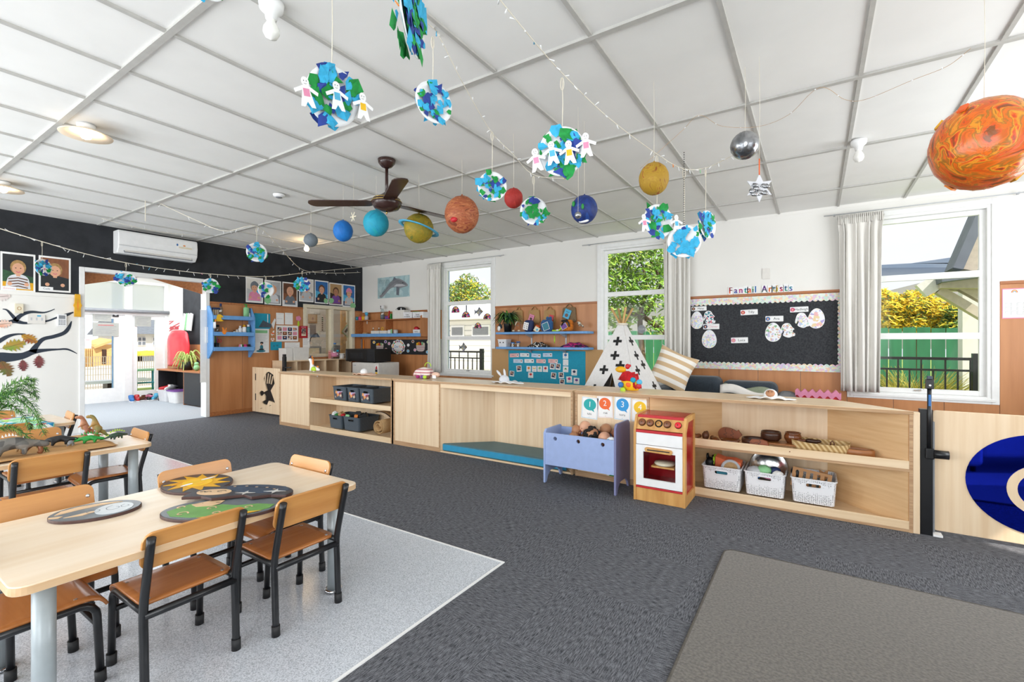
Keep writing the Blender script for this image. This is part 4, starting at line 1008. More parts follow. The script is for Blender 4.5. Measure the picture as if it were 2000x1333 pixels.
wd('wooden_bowl','ringed dark wooden bowl on the pale stand','bowl',-.275,3.96,bowl('bowl_dark',.068,.068,.006,True),0,SZ+.0465)
def pot(g):g.ms[0]='bowl_gloss';g.lathe([(0,0),(.038,0),(.055,.03),(.056,.05),(.048,.07),(.052,.078),(.046,.078),(.042,.07),(.05,.05),(.05,.03),(.034,.006),(0,.006)],24)
wd('wooden_pot','glossy brown turned pot on the end of the pale stand','pot',-.135,3.945,pot,0,SZ+.0465)
def boat(g):g.ms[0]='bowl_gloss';g.lathe([(0,0),(.04,0),(.075,.035),(.069,.035),(.036,.006),(0,.006)],24,sx=1,sy=.7)
wd('wooden_dish','glossy wooden dish below the pig puzzle','dish',-.545,3.90,boat)
def elephant(g):
 g.ms[0]='pig_wood';g.prism([(-.062,0),(-.04,0),(-.035,.018),(-.018,.018),(-.015,0),(.02,0),(.03,.0),(.052,.01),(.06,.035),(.05,.06),(.02,.068),(-.05,.064),(-.064,.045)],-.012,.012);g.m('brown_dark');g.line(spline([(0,.005),(.012,.02),(-.006,.035),(.01,.05),(.0,.066)],4),.003,-.0126);g.line(spline([(-.06,.04),(-.04,.034),(-.02,.045),(0,.035)],4),.003,-.0126)
wd('wooden_animal_puzzle','small carved wooden animal puzzle standing before the dark bowl','puzzle',-.34,3.845,elephant,-.15)
def round_box(g):g.ms[0]='box_wood';g.lathe([(0,0),(.088,0),(.088,.06),(.083,.063),(.080,.06),(.080,.006),(0,.006)],32,sx=1,sy=.55)
wd('wooden_box','oval bentwood box at the splayed end of the toy shelf','box',.245,3.895,round_box)
def flax(g):
 g.ms[0]='flax';L=lambda w_,d_,z,dz=0:[(x,y,z+dz*math.cos(2*math.atan2(y/d_,x/w_)))for x,y in[(w_/2*math.copysign(abs(math.cos(a))**.6,math.cos(a)),d_/2*math.copysign(abs(math.sin(a))**.6,math.sin(a)))for a in[2*PI*i/36 for i in range(36)]]]
 loft(g,[L(.30,.15,0),L(.335,.19,.04),L(.35,.21,.085,.006),L(.345,.205,.085,.006),L(.325,.18,.04),L(.29,.14,.006)],True,True)
o=wd('flax_basket','low woven flax basket on the toy shelf beside the oval box','basket',.03,3.93,flax,-.08)
for lb,x,y,mt,r in(('dark brown wooden animal lying in the flax basket',-.02,3.94,'brown_dark',(.045,.02,.018)),('brown wooden beads at the end of the flax basket',-.10,3.92,'brown',(.035,.022,.016))):
 g=G(mt);g.ball((0,0,0),r,14,8,.12,4);g.ball((r[0]*.9,0,.004),(r[0]*.4,r[1]*.7,r[2]*.7),10,6);one(g,'wooden_animal',lb,'wooden toy',(x,y,SZ+.074))
g=G('brown');g.tube([(-.012,0,0),(-.010,0,.05),(0,0,.062),(.010,0,.05),(.012,0,0)],.0045,8);one(g,'wooden_loop','brown wooden loop standing up in the flax basket','wooden toy',(.10,3.93,SZ+.03))
for k,(lb,x,y,r)in enumerate((('brown wooden pieces heaped beside the oven on the toy shelf',-.90,3.90,(.05,.035,.028)),('wooden figure lying on the toy shelf by the oven',-.82,3.93,(.06,.03,.022)),('carved wooden bird between the heap and the pig puzzle',-.73,3.95,(.035,.025,.035)),('polished wooden lump before the pig puzzle',-.655,3.90,(.055,.03,.022)),
                                  ('flat wooden leaf lying below the pale stand',-.23,3.83,(.05,.02,.008)),('wooden spoon shaped piece below the pale stand',-.17,3.84,(.045,.018,.010)),('small wooden twig piece by the flax basket',-.135,3.83,(.03,.014,.009)))):
 g=G(('wood_beads','brown_mid','brown','bowl_gloss','pig_wood','brown_mid','pig_wood')[k]);g.ball((0,0,r[2]),r,14,8,.08,k);g.ball((r[0]*.8,0,r[2]*1.2),(r[0]*.4,r[1]*.6,r[2]*.8),10,6);one(g,'wooden_piece',lb,'wooden toy',(x,y,SZ),k*.7,bev=0)

# ------------------------------------------------------------------ doll cradle
ct=T('doll_cradle','pale blue wooden doll cradle full of dolls','doll cradle',(-1.612,3.465,.001))
for sx,zf,zb in((-1,.452,.452),(1,.552,.548)):
 x=sx*.312;g=G('cradle_blue_reflection' if sx>0 else 'cradle_blue');W_=.325
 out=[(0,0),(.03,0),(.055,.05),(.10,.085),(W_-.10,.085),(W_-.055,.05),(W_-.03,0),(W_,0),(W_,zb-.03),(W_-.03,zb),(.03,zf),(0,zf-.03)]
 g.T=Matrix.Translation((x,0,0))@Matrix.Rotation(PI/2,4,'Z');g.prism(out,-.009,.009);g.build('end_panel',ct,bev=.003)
g=G('cradle_blue');g.box(-.303,.303,.004,.020,.155,.425);fpn=g.build('front_panel',ct)
cs=[]
for x in(-.21,0,.21):
 c_=G('cradle_blue');hole(c_,x,.382,-.1,.1,.0165);cs.append(c_.build('cutter',ct))
cut(fpn,*cs)
G('cradle_blue').box(-.303,.303,.300,.316,.155,.432).build('back_panel',ct);G('cradle_blue').box(-.303,.303,.02,.30,.155,.170).build('base',ct)
def doll(label,loc,r,mt,hair=None,face=None,rot=(0,0,0),body='white',arm=True):
 t=T('baby_doll',label,'doll',loc,0,'dolls in the blue cradle',rot=rot)
 n,e=chain([(0,0,-r*1.9,r*.6),(0,0,-r*1.35,r*.52),(0,0,-r*.95,r*.36),(0,0,-.05*r,r*.8)],[1,(r*.7,-r*.1,-r*1.4,r*.22),(r*1.0,-r*.3,-r*1.9,r*.17)],[1,(-r*.7,-r*.1,-r*1.4,r*.22),(-r*1.0,-r*.3,-r*1.9,r*.17)])
 b=skin('body',n,e,mt,t)
 G(mt).ball((0,0,0),(r*.92,r,r*1.02),18,14).build('head',t)
 g=G(mt);g.ball((0,-r*.98,-r*.15),(r*.12,r*.14,r*.12),8,6);[g.ball((s*r*.93,0,-r*.1),(r*.10,r*.17,r*.22),8,6)for s in(-1,1)];g.ball((r*.4,-r*.75,-r*.3),r*.28,8,6);g.ball((-r*.4,-r*.75,-r*.3),r*.28,8,6);g.build('face',t)
 g=G('black');[g.ball((s*r*.34,-r*.88,r*.05),(r*.1,r*.06,r*.09),8,6)for s in(-1,1)];g.m('pink_hot');g.ball((0,-r*.93,-r*.48),(r*.2,r*.06,r*.06),8,6);g.build('eye',t)
 if hair:
  q=random.Random(4);g=G(hair)
  for i in range(110):
   a=q.uniform(0,2*PI);zz=q.uniform(-.85,1);s=math.sqrt(1-zz*zz);
   g.ball((r*.98*s*math.cos(a),r*1.02*s*math.sin(a),r*1.02*zz),r*.24,6,5)
  g.build('hair',t)
 return t
doll('doll with thick black curly hair in the middle of the blue cradle',(-1.545,3.59,.425),.060,'skin_b','hair_black',rot=(.6,.2,2.6))
doll('pale pink doll standing tallest in the blue cradle',(-1.645,3.68,.468),.050,'skin_a',rot=(.2,.1,-.6))
doll('tan bald doll behind the tall pink doll in the blue cradle',(-1.715,3.66,.435),.046,'skin_b',rot=(.3,-.3,.5))
doll('bald doll lying with its crown forward next to the black haired one',(-1.43,3.58,.410),.054,'skin_a',rot=(.9,0,-.3)).children[0].data.materials[0]=M['skin_b']
doll('brown doll with its face turned along the cradle back',(-1.475,3.72,.455),.052,'skin_b',rot=(1.0,.5,.8))
doll('dark skinned doll by the tall end panel of the cradle',(-1.355,3.66,.445),.050,'skin_c',rot=(.2,.2,.6))
doll('light brown doll slumped low by the front panel of the cradle',(-1.70,3.575,.388),.046,'skin_b',rot=(.9,-.6,-.5))
g=G('white');g.ball((0,0,0),(.04,.03,.03),12,8,.15,3);g.m('sky_blue');g.ball((-.02,-.025,.005),(.014,.008,.012),8,6);one(g,'doll_blanket','white patterned doll cloth bunched by the tall end of the cradle','cloth',(-1.35,3.53,.41))

# ------------------------------------------------------------------ toy oven
ot=T('toy_oven','wooden toy oven with red trim, white door and five knobs','toy oven',(-.966,3.47,.001))
W2=.187;D2=.33;H2=.642
prof=[(0,0),(D2,0),(D2,H2),(.095,H2),(.045,H2-.005),(0,.535)]
for s in(-1,1):
 g=G('timber_oven')if 'timber_oven' in M else G('ply_side')
 if 'timber_oven' not in M:
  mat('timber_oven','#DDAA66',.4,c2='#C68E4C',scale=(18,18,2));g.ms[0]='timber_oven'
 inn=[(.045,.075),(D2-.03,.075),(D2-.03,H2-.04),(.105,H2-.04),(.045,.53)]
 g.T=Matrix.Translation((s*(W2-.008),0,0))@Matrix.Rotation(PI/2,4,'Z');g.prism(prof,-.009,.009);sd=g.build('side_frame',ot)
 c_=G('red');c_.T=g.T;c_.prism(inn,-.05,.05);cut(sd,c_.build('cutter',ot))
 g=G('red_side');g.T=Matrix.Translation((s*(W2-.012),0,0))@Matrix.Rotation(PI/2,4,'Z');g.prism([(.04,.07),(D2-.02,.07),(D2-.02,H2-.03),(.10,H2-.03),(.04,.53)],-.002,.002);g.build('side_panel',ot)
g=G('red_side');g.box(-W2+.017,W2-.017,.095,D2,H2-.016,H2-.004);g.build('hob_top',ot);G('red').box(-W2+.017,W2-.017,.046,.097,H2-.024,H2-.004).build('front_strip',ot,bev=.004)
g=G('timber_oven');g.T=Matrix.Translation((0,.012,.536))@Matrix.Rotation(-.40,4,'X');g.box(-W2+.017,W2-.017,.0,.014,0,.092);cp=g.build('control_panel',ot)
for k,x in enumerate((-.132,-.071,-.008,.054,.132)):
 g=G('brown_mid' if k not in(2,4)else('timber_oven' if k==2 else 'red_bright'));g.T=Matrix.Translation((x,.012,.536))@Matrix.Rotation(-.40,4,'X')@Matrix.Translation((0,0,.052))@Matrix.Rotation(PI/2,4,'X')
 r0=.022 if k==4 else .025
 g.m('black');g.lathe([(r0+.003,0),(r0+.003,.002),(0,.002)],22);g.m(g.ms[0]);g.lathe([(r0,.002),(r0,.014),(r0-.004,.018),(0,.018)]if k!=2 else[(r0-.006,.002),(r0-.006,.004),(0,.004)],22);g.m('black');g.box(-.003,.003,-.004,.004,.018,.0188);g.build('knob',ot)
G('red').box(-W2+.017,W2-.017,-.003,.012,.512,.532).build('trim_strip',ot,bev=.004);G('red').box(-W2+.017,W2-.017,-.003,.012,.098,.112).build('trim_strip',ot,bev=.003)
G('white').box(-W2+.018,W2-.018,.002,.016,.424,.512).build('drawer_front',ot,bev=.003)
g=G('white');g.box(-W2+.018,W2-.018,.0,.014,.116,.421);dr=g.build('oven_door',ot)
c_=G('white');c_.box(-.115,.12,-.05,.05,.170,.372);cut(dr,c_.build('cutter',ot))
G('glass').box(-.115,.12,.006,.009,.170,.372).build('door_window',dr)
g=G('timber_oven');g.T=Matrix.Translation((0,0,.39))@Matrix.Rotation(.02,4,'Y');g.prism(rrect(.20,.034,.015,4),-.014,.0);hd=g.build('door_handle',dr);g=G('black');g.T=Matrix.Translation((0,0,.39));g.prism(rrect(.165,.008,.003,2),-.0146,-.0138);g.build('handle_slot',hd)
g=G('red_side');g.box(-W2+.02,W2-.02,D2-.02,D2-.012,.1,.5);g.box(-W2+.018,-W2+.022,.02,D2,.1,.5);g.box(W2-.022,W2-.018,.02,D2,.1,.5);g.box(-W2+.02,W2-.02,.02,D2,.11,.118);g.build('oven_cavity',ot)
G('glass').box(-W2+.03,W2-.03,.03,D2-.03,.240,.244).build('oven_shelf',ot)
G('timber_oven').box(-W2+.017,W2-.017,.006,.022,0,.098).build('plinth',ot)
g=G('cream');g.lathe([(0,.0),(.07,0),(.078,.012),(.07,.022),(0,.024)],28);one(g,'toy_cake','round pale toy pie inside the toy oven','toy food',(-.955,3.60,.262));g=G('timber_oven');g.box(-.085,.085,-.05,.05,0,.012);one(g,'toy_tray','small wooden tray under the pie in the toy oven','tray',(-.955,3.585,.246))

# ------------------------------------------------------------------ gates in the divider line
def frame_gate(label,x0,x1,y,z0,z1,t=.02):
 g=T('safety_gate',label,'gate',((x0+x1)/2,y,0));return g
gt=frame_gate('beech gate with an oval blue mirror at the end of the divider line',.615,1.62,3.88,0,.76)
g=G('ply_z');g.T=Matrix.Translation((.0,0,.395));g.prism(rrect(1.005,.745,.02,4),-.011,.011);pnl=g.build('panel',gt,bev=.003)
ox=.763+.335-1.1175;oz=.377-.004
g=G('mirror_blue');g.prism([(ox+.335*math.cos(a),oz+.292*math.sin(a))for a in[2*PI*i/56 for i in range(56)]],-.0145,-.0115);mi=g.build('mirror',gt)
g=G('ply_z');rr=[(ox+.16*math.cos(a),oz-.03+.15*math.sin(a))for a in[2*PI*i/40 for i in range(40)]]
vs=[(x,-.0175,z)for x,z in rr]+[(ox+(x-ox)*.72,-.0175,oz-.03+(z-oz+.03)*.72)for x,z in rr]
g.add(vs,[(i,(i+1)%40,40+(i+1)%40,40+i)for i in range(40)]);ro=g.build('ring',mi);mod_solid(ro,.004)
for x,h0,h1,nm,mt in((.548,0,.776,'hinge_post','black_metal'),):
 p=T('gate_post','black steel gate post with a tall latch bar beside the mirrored gate','gate post',(x+.03,3.84,0))
 G('black_metal').box(-.032,.030,-.022,.03,0,.776).build('post',p,bev=.003)
 G('grey_mid').box(.030,.040,-.01,.02,0.02,.70).build('strike_strip',p)
 G('black_metal').cyl((.012,-.03,.5),(.012,-.03,.955),.011,n=12).build('latch_bar',p)
 g=G('black_metal');g.box(-.006,.032,-.045,-.015,.905,.965);g.m('felt_grey');g.box(0,.026,-.04,-.018,.965,.985);c2=g.build('latch_head',p,bev=.004);G('white').cyl((.013,-.048,.928),(.013,-.044,.928),.006,n=10).build('screw',c2)
 G('blue_deep').box(.006,.018,-.0425,-.0415,.80,.87).build('maker_strip',p)
 G('black_metal').box(-.008,.034,-.05,-.018,.475,.54).build('hinge_block',p,bev=.006);G('black_metal').cyl((.03,-.036,.507),(.10,-.036,.507),.026,n=18).build('hinge_barrel',p)
 g=G('white');g.box(.03,.075,-.03,.03,0,.012);g.build('floor_plate',p)
gl=T('safety_gate','beech gate with a cut-out fantail by the orange panelled wall','gate',(-7.44,4.19,0))
bx=lambda px,py:(aty(px,py,4.19).x+7.44,aty(px,py,4.19).z)
G('ply_z').box(-.445,-.345,-.009,.009,.03,.765).build('hinge_panel',gl,bev=.002)
g=G('ply_z');g.box(-.335,.37,-.009,.009,.03,.765);pn=g.build('panel',gl)
Zb=lambda x,y:bx(380+x/4.04,520+y/4.04)
body=[Zb(*p)for p in[(545,1000),(575,985),(548,890),(570,845),(590,835),(625,860),(636,930),(605,985),(640,1083),(590,1065),(575,1100),(545,1090),(535,1075),(560,1060),(560,1030)]]
tail=[Zb(*p)for p in[(513,1005),(530,985),(548,990),(552,1010),(535,1030),(520,1022)]]
c1=G('ply_z');c1.prism(body if sum(a[0]*b_[1]-b_[0]*a[1]for a,b_ in zip(body,body[1:]+body[:1]))>0 else body[::-1],-.05,.05);c2=G('ply_z');c2.prism(tail if sum(a[0]*b_[1]-b_[0]*a[1]for a,b_ in zip(tail,tail[1:]+tail[:1]))>0 else tail[::-1],-.05,.05)
c3=G('ply_z')
for(x,y)in((530,1125),(600,1103)):cxy=Zb(x,y);c3.prism([(cxy[0]-.03,cxy[1]-.012),(cxy[0]+.03,cxy[1]+.004),(cxy[0]+.03,cxy[1]+.012),(cxy[0]-.03,cxy[1]-.004)],-.05,.05)
cut(pn,c1.build('cutter',gl),c2.build('cutter',gl),c3.build('cutter',gl))
g=G('ply_z')
for x0,y0,x1,y1 in((562,925,566,860),(578,930,588,850),(594,930,606,858),(610,935,624,872)):g.line([Zb(x0,y0),Zb(x1,y1)],.018,-.008)
o=g.build('tail_feather',gl);mod_solid(o,.012);G('black').box(-.325,.36,.0095,.0125,.05,.745).build('backing',gl)
for z in(.55,.22):G('black_metal').box(-.350,-.330,-.014,-.008,z,z+.11).build('hinge',gl)
p=T('gate_post','short black gate post at the end of the first divider','gate post',(-7.05,4.24,0));G('black_metal').box(-.03,.03,-.02,.02,0,.95).build('post',p,bev=.003);G('black_metal').box(-.022,.022,-.018,.018,.95,.99).build('latch_head',p);G('black_metal').box(0,.16,-.02,.02,.775,.79).build('arm',p)

# ------------------------------------------------------------------ rug
rt=T('rug','plain grey brown rug on the dark carpet','rug',(.0,.0,.001));rx0,ry1=-.43,2.905
g=G('rug');g.slab([(rx0,-1.6),(2.45,-1.6),(2.45,ry1)]+arc((rx0+.05,ry1-.05),.05,90,180,5),0,.012);g.build('pile',rt,bev=.004)
g=G('rug_edge');g.tube([(rx0,-1.55,.007)]+[(x,y,.007)for x,y in reversed(arc((rx0+.05,ry1-.05),.05,90,180,5))]+[(2.45,ry1,.007)],.007,6);g.build('bound_edge',rt)
# sofa that the blue mirror reflects
st=T('sofa','low sofa standing behind the camera, seen only in the blue mirror','sofa',(1.75,1.2,.014),-.5)
for q_ in(((-.75,.75,-.38,.38,.12,.42),'seat'),((-.75,.75,-.45,-.25,.42,.8),'backrest'),((-.9,-.75,-.45,.4,.05,.6),'armrest'),((.75,.9,-.45,.4,.05,.6),'armrest')):G('grey_light').box(*q_[0]).build(q_[1],st,bev=.05,seg=4)
for x in(-.8,.8):
 for y in(-.38,.33):G('brown').cyl((x,y,0),(x,y,.12),.02).build('leg',st)


# ------------------------------------------------------------------ curtains
def curtain(label,x0,x1,zt,zb,n,seed,xt=None,y=None,flare=0):
 y=YB-.10 if y is None else y
 t=T('curtain',label,'curtain',((x0+x1)/2,y,0),0,'pale curtains at the windows');w=x1-x0;q=random.Random(seed);ph=[q.uniform(-.6,.6)for _ in range(n+2)]
 def f(u,v):
  k=v if v<.97 else .97;head=max(0,1-v/.07)
  a=u*n*2*PI;p=ph[int(u*n)]*.25
  amp=.036*(.55+.45*v)*(1-.5*head)+.006*math.sin(5*v+u*9)
  x=(u-.5)*w*(1+flare*head+.04*(1-v))+.012*math.sin(a*.5+v*1.3+p)
  return(x,amp*math.sin(a+p+.7*math.sin(v*2.0+u*5))*(1 if v>.03 else .6),zt+(zb-zt)*v)
 o=G('curtain').grid(f,n*10,22).build('drape',t);mod_solid(o,.004)
 def hd(u,v):
  a=u*n*3.2*2*PI;return((u-.5)*w*(1+flare),.016*math.sin(a)+.002,zt+.035-.10*v)
 o=G('curtain').grid(hd,n*28,5).build('heading',t);mod_solid(o,.004)
 return t
curtain('pale grey curtain drawn back at the leafless end of the chalk coloured corner, beside the white painted whale window',-6.10,-5.76,2.60,.62,5,1)
c2=curtain('pale grey curtain between the leafy window and the black noticeboard',-1.735,-1.395,2.60,.70,6,2)
curtain('pale grey curtain between the black noticeboard and the window over the mirrored gate',.235,.605,2.585,.635,7,3,flare=.12)
bpy.data.objects['curtain']['label']='pale grey curtain beside the corner shelves, at the window with the fish stickers'
for a,c in WIN:
 k=WIN.index((a,c));t=T('curtain_rail',('thin curtain rail over the window with the fish stickers','thin curtain rail over the leafy window','thin curtain rail over the window by the mirrored gate')[k],'curtain rail',((a+c)/2,YB-.07,2.645),0,'curtain rails')
 w=(c-a)/2+.22;G('grey_light').cyl((-w,0,0),(w,0,0),.006,n=8).build('rail',t)
 for sx in(-1,1):G('grey_light').box(sx*(w-.1)-.008,sx*(w-.1)+.008,-.004,.052,-.008,.008).build('bracket',t)
# ------------------------------------------------------------------ things fixed to the window wall
def on_back(name,label,cat,r,fn,group=None,dy=.014,tilt=0,**k):
 """A flat thing on the window wall: r = pixel box, fn(g, w, h) draws it centred, front towards the room."""
 cx,cz,w_,h_=rect_y(*r,YB-dy);g=G('paper');fn(g,w_,h_)
 return one(g,name,label,cat,(cx,YB-dy,cz),0,group,rot=(0,tilt,0),**k)
def on_left(name,label,cat,r,fn,group=None,dx=.016,tilt=0,**k):
 cy,cz,w_,h_=rect_x(*r,XL+dx);g=G('paper');fn(g,w_,h_)
 o=one(g,name,label,cat,(XL+dx,cy,cz),WL,group,**k)
 if tilt:o.rotation_euler=(Matrix.Rotation(WL,3,'Z')@Matrix.Rotation(tilt,3,'Y')).to_euler()
 return o
def sheet(g,w,h,t=.002,mt='paper',r=.002):g.m(mt);g.prism(rrect(w,h,min(r,w/3,h/3),2),-t,0)
# painted whale
def whale(g,w,h):
 sheet(g,w,h,.004,'whale_sea');y=-.0046
 g.m('grey_mid');g.poly(spline([(-.45*w,-.38*h),(-.30*w,-.20*h),(-.12*w,.18*h),(.08*w,.40*h),(.30*w,.28*h),(.46*w,.02*h),(.30*w,-.05*h),(.16*w,-.10*h),(.10*w,-.02*h),(-.08*w,-.06*h),(-.24*w,-.30*h),(-.34*w,-.45*h),(-.42*w,-.46*h)],3)[::-1],y)
 g.m('grey_light');g.poly([(.02*w,.02*h),(.28*w,.0),(.42*w,.02*h),(.30*w,.10*h),(.1*w,.12*h)],y-.0003)
 g.m('grey_paint');g.poly([(.10*w,.02*h),(.20*w,-.05*h),(.18*w,-.42*h),(.10*w,-.38*h)][::-1],y-.0006);g.poly([(-.02*w,.30*h),(.03*w,.48*h),(.12*w,.36*h)],y-.0003)
 g.m('ink');g.ell(.30*w,.16*h,.018*w,.02*h,y-.0009)
 for k in range(4):g.line(spline([(-.36*w,(-.32+.02*k)*h),(-.1*w,(.05+.06*k)*h),(.12*w,(.20+.04*k)*h),(.4*w,(.02+.03*k)*h)],4),.004,y-.0009)
 for k in range(5):g.line(spline([(-.44*w+.05*k,.2*h),(-.42*w+.05*k,.38*h),(-.36*w+.05*k,.30*h),(-.35*w+.05*k,.1*h)],4),.003,y-.0009)
on_back('painted_canvas','painted canvas of a grey whale in pale blue swirls','painting',(738,541,800,582),whale,dy=.002)
on_back('blank_plate','blank white wall plate above the painted lettering','wall plate',(1489,525,1504,546),lambda g,w,h:sheet(g,w,h,.008,'off_white',.006),dy=.002)
# cut-out letters along the noticeboard top
lets='Fantail Artists'
mixc=['red','purple','pink_hot','teal','red_bright','green','blue_deep','','purple','orange','teal_deep','yellow_deep','magenta','blue_deep','teal'];alt=['orange','blue_deep','purple','green','orange','purple','teal','','green','red','yellow','green','red_bright','green','purple']
pxs=[1427,1437,1447,1456.4,1464,1470.7,1475.6,0,1493,1504,1512,1517.8,1525.8,1535,1544.6]
for i,ch in enumerate(lets):
 if ch==' ':continue
 py=571.5-(pxs[i]-1428)*.047;p=aty(pxs[i],py-1,YB-.006);hgt=.115
 g=G('white');v,f=text_mesh(ch)
 g.prism(rrect(.056 if ch not in 'il' else .028,.105 if ch in 'FAtl' else .088,.013,3,0,.008 if ch not in 'Ftl' else .012),-.0012,0)
 g.m(mixc[i]);[g.txt(ch,hgt,dx,.01,-.0016-abs(dx)*.01,.78)for dx in(-.0035,0,.0035)]
 g.m(alt[i]);zc=.01;g.add([(q_[0]*hgt*.85,-.0019,q_[1]*hgt+zc)for q_ in v],[q_ for q_ in f if sum(v[j][1]for j in q_)/len(q_)<-.08])
 one(g,'wall_letter','multicoloured cut-out letter %s, %s in the words above the noticeboard'%(ch,['first','second','third','fourth','fifth','sixth','seventh','','eighth','ninth','tenth','eleventh','twelfth','thirteenth','fourteenth'][i]),'letter',(p.x,YB-.006,p.z),0,'cut-out letters Fantail Artists')
# noticeboard
nx0,nx1,nz0,nz1=-1.40,.25,.838,1.757
nb=T('noticeboard','black fabric noticeboard with a scalloped confetti border','noticeboard',((nx0+nx1)/2,YB-.013,0))
mat('board_black','#26282C',.9,c2='#3A3C40',scale=(60,60,60),bump=.3)
hw=(nx1-nx0)/2
G('board_black').box(-hw,hw,-.012,0,nz0,nz1).build('board',nb)
def scallop(vert,a0,a1,base,tip,amp,n):
 pts=[(a0,base),(a1,base)];m_=n*6
 for i in range(m_+1):
  u=1-i/m_;a=a0+(a1-a0)*u;pts.append((a,tip+amp*abs(math.sin(u*n*PI))*(1 if tip>base else-1)))
 return pts
def ccw(p):return p if sum(a[0]*b_[1]-b_[0]*a[1]for a,b_ in zip(p,p[1:]+p[:1]))>0 else p[::-1]
G('confetti').prism(ccw(scallop(0,-hw,hw,nz1,nz1-.075,.018,30)),-.0145,-.0122).build('border_strip',nb);G('confetti').prism(ccw(scallop(0,-hw,hw,nz0,nz0+.075,.018,30)),-.0145,-.0122).build('border_strip',nb)
G('confetti').prism(ccw([(z,x)for x,z in scallop(0,nz0+.05,nz1-.05,hw,hw-.022,.012,17)]),-.0142,-.0122).build('border_strip',nb)
NB=.026
def egg(label,r,mt,tilt=0):
 def f(g,w,h):
  pts=[(.5*w*math.cos(a)*(1-.16*math.sin(a)),.5*h*math.sin(a))for a in[2*PI*i/32 for i in range(32)]]
  g.m('white');g.prism(pts,-.0015,0);g.m(mt);g.poly([(x*.94,z*.94)for x,z in pts],-.0018)
 return on_back('paper_egg',label,'paper egg',r,f,'decorated paper eggs on the noticeboard',NB,tilt)
egg('paper egg crayoned pink and green, next to the curtain on the noticeboard',(1349,609,1373.5,643.5),'crayon')
egg('paper egg with blue, green and pink dabs, alone below a name tag',(1371,645,1399.5,681),'crayon')
egg('paper egg with green and brown rings beside a rabbit with orange paws',(1494.5,631,1526,668.5),'crayon_green')
egg('paper egg with a purple rainbow scribble, at the far end of the top row',(1578,603,1611,642.5),'crayon_rainbow',.05)
def rabbit(label,r,mt,tilt=0):
 def f(g,w,h):
  g.m('white');a=spline([(-.42*w,.1*h),(-.46*w,-.12*h),(-.38*w,-.2*h),(-.3*w,.0),(-.22*w,-.1*h),(-.30*w,-.3*h),(-.15*w,-.42*h),(.1*w,-.48*h),(.3*w,-.40*h),(.46*w,-.36*h),(.48*w,-.2*h),(.36*w,-.14*h),(.34*w,.0),(.44*w,.08*h),(.30*w,.22*h),(.14*w,.44*h),(-.12*w,.48*h),(-.32*w,.36*h),(-.42*w,.1*h)],3)[:-1]
  g.prism(ccw(a),-.0015,0);g.m(mt);g.poly(ccw([(x*.9,z*.9)for x,z in a]),-.0018);g.m('ink');g.ell(.02*w,.22*h,.022*w,.02*h,-.0022,8);g.line(spline([(-.3*w,.0),(-.2*w,.2*h),(-.05*w,.34*h)],3),.002,-.0021);g.line(spline([(-.1*w,-.3*h),(0,-.1*h),(.2*w,-.05*h)],3),.002,-.0021)
 return on_back('paper_rabbit',label,'paper rabbit',r,f,'coloured paper rabbits on the noticeboard',NB+.001,tilt)
rabbit('paper rabbit coloured dark teal, above a name tag near the curtain',(1372.5,607.5,1397.5,635.5),'crayon_teal')
rabbit('paper rabbit with a pink ear spot, under the name tag in the far top corner',(1551.5,611,1582,642),'crayon')
rabbit('paper rabbit with orange paws beside the ringed egg',(1523,631.5,1553.5,661),'crayon_green')
def nametag(label,r,word,dot,tilt=0,ink='ink'):
 def f(g,w,h):
  g.m('white');g.prism(rrect(w,h,.006,3),-.0015,0);g.m('ink_grey');
  for s in(-1,1):g.flat(-w*.46,w*.46,s*h*.42-.0006,s*h*.42+.0006,-.0018)
  g.m(dot);g.ell(-w*.36,0,h*.36,h*.36,-.0018,14);g.m('skin_a');g.ell(-w*.36,-h*.02,h*.15,h*.2,-.0021,10)
  g.m(ink);g.txt(word,h*.62,w*.12,0,-.0018)
 return on_back('name_tag',label,'name tag',r,f,'name tags on the noticeboard',NB+.002,tilt)
nametag('white name tag in the top corner beside the curtain',(1350.5,599.5,1380,608),'Maisy','brown',-.02)
nametag('white name tag with pink writing above the lone egg',(1373.5,633.5,1405,644),'Clover','navy',0,'ink_pink')
nametag('white name tag on bare fabric between the two groups, near the top border',(1446.5,605.5,1480,616),'Tilly','red',-.03)
nametag('white name tag alone on bare fabric low on the noticeboard',(1428,660,1461,671),'Luca','pink',-.03)
nametag('white name tag above the ringed egg',(1495,618,1530,629),'Ava','blue_deep')
nametag('white name tag above the rabbit in the far top corner',(1543,600,1579,610.5),'Hadleigh','pink_hot',-.02)
def calendar(g,w,h):
 sheet(g,w,h,.002,'pink');g.m('paper');g.flat(-w*.47,w*.47,-h*.47,h*.47,-.0023);g.m('ink_grey')
 for i in range(3):
  for j in range(4):g.line([(-w*.36+j*w*.24,h*.02-i*h*.14),(-w*.16+j*w*.24,h*.02-i*h*.14),(-w*.16+j*w*.24,-h*.09-i*h*.14),(-w*.36+j*w*.24,-h*.09-i*h*.14),(-w*.36+j*w*.24,h*.02-i*h*.14)],.002,-.0026)
 for k,c_ in enumerate(('red','yellow','blue_deep')):g.m(c_);g.line([((.12-.03*k)*w*math.cos(PI*i/8),h*.36+(.09-.022*k)*h*math.sin(PI*i/8))for i in range(9)],.005,-.0026)
on_back('birthday_chart','pink bordered chart with a rainbow on the orange panel by the end window','chart',(1957,564,2006,623),calendar)

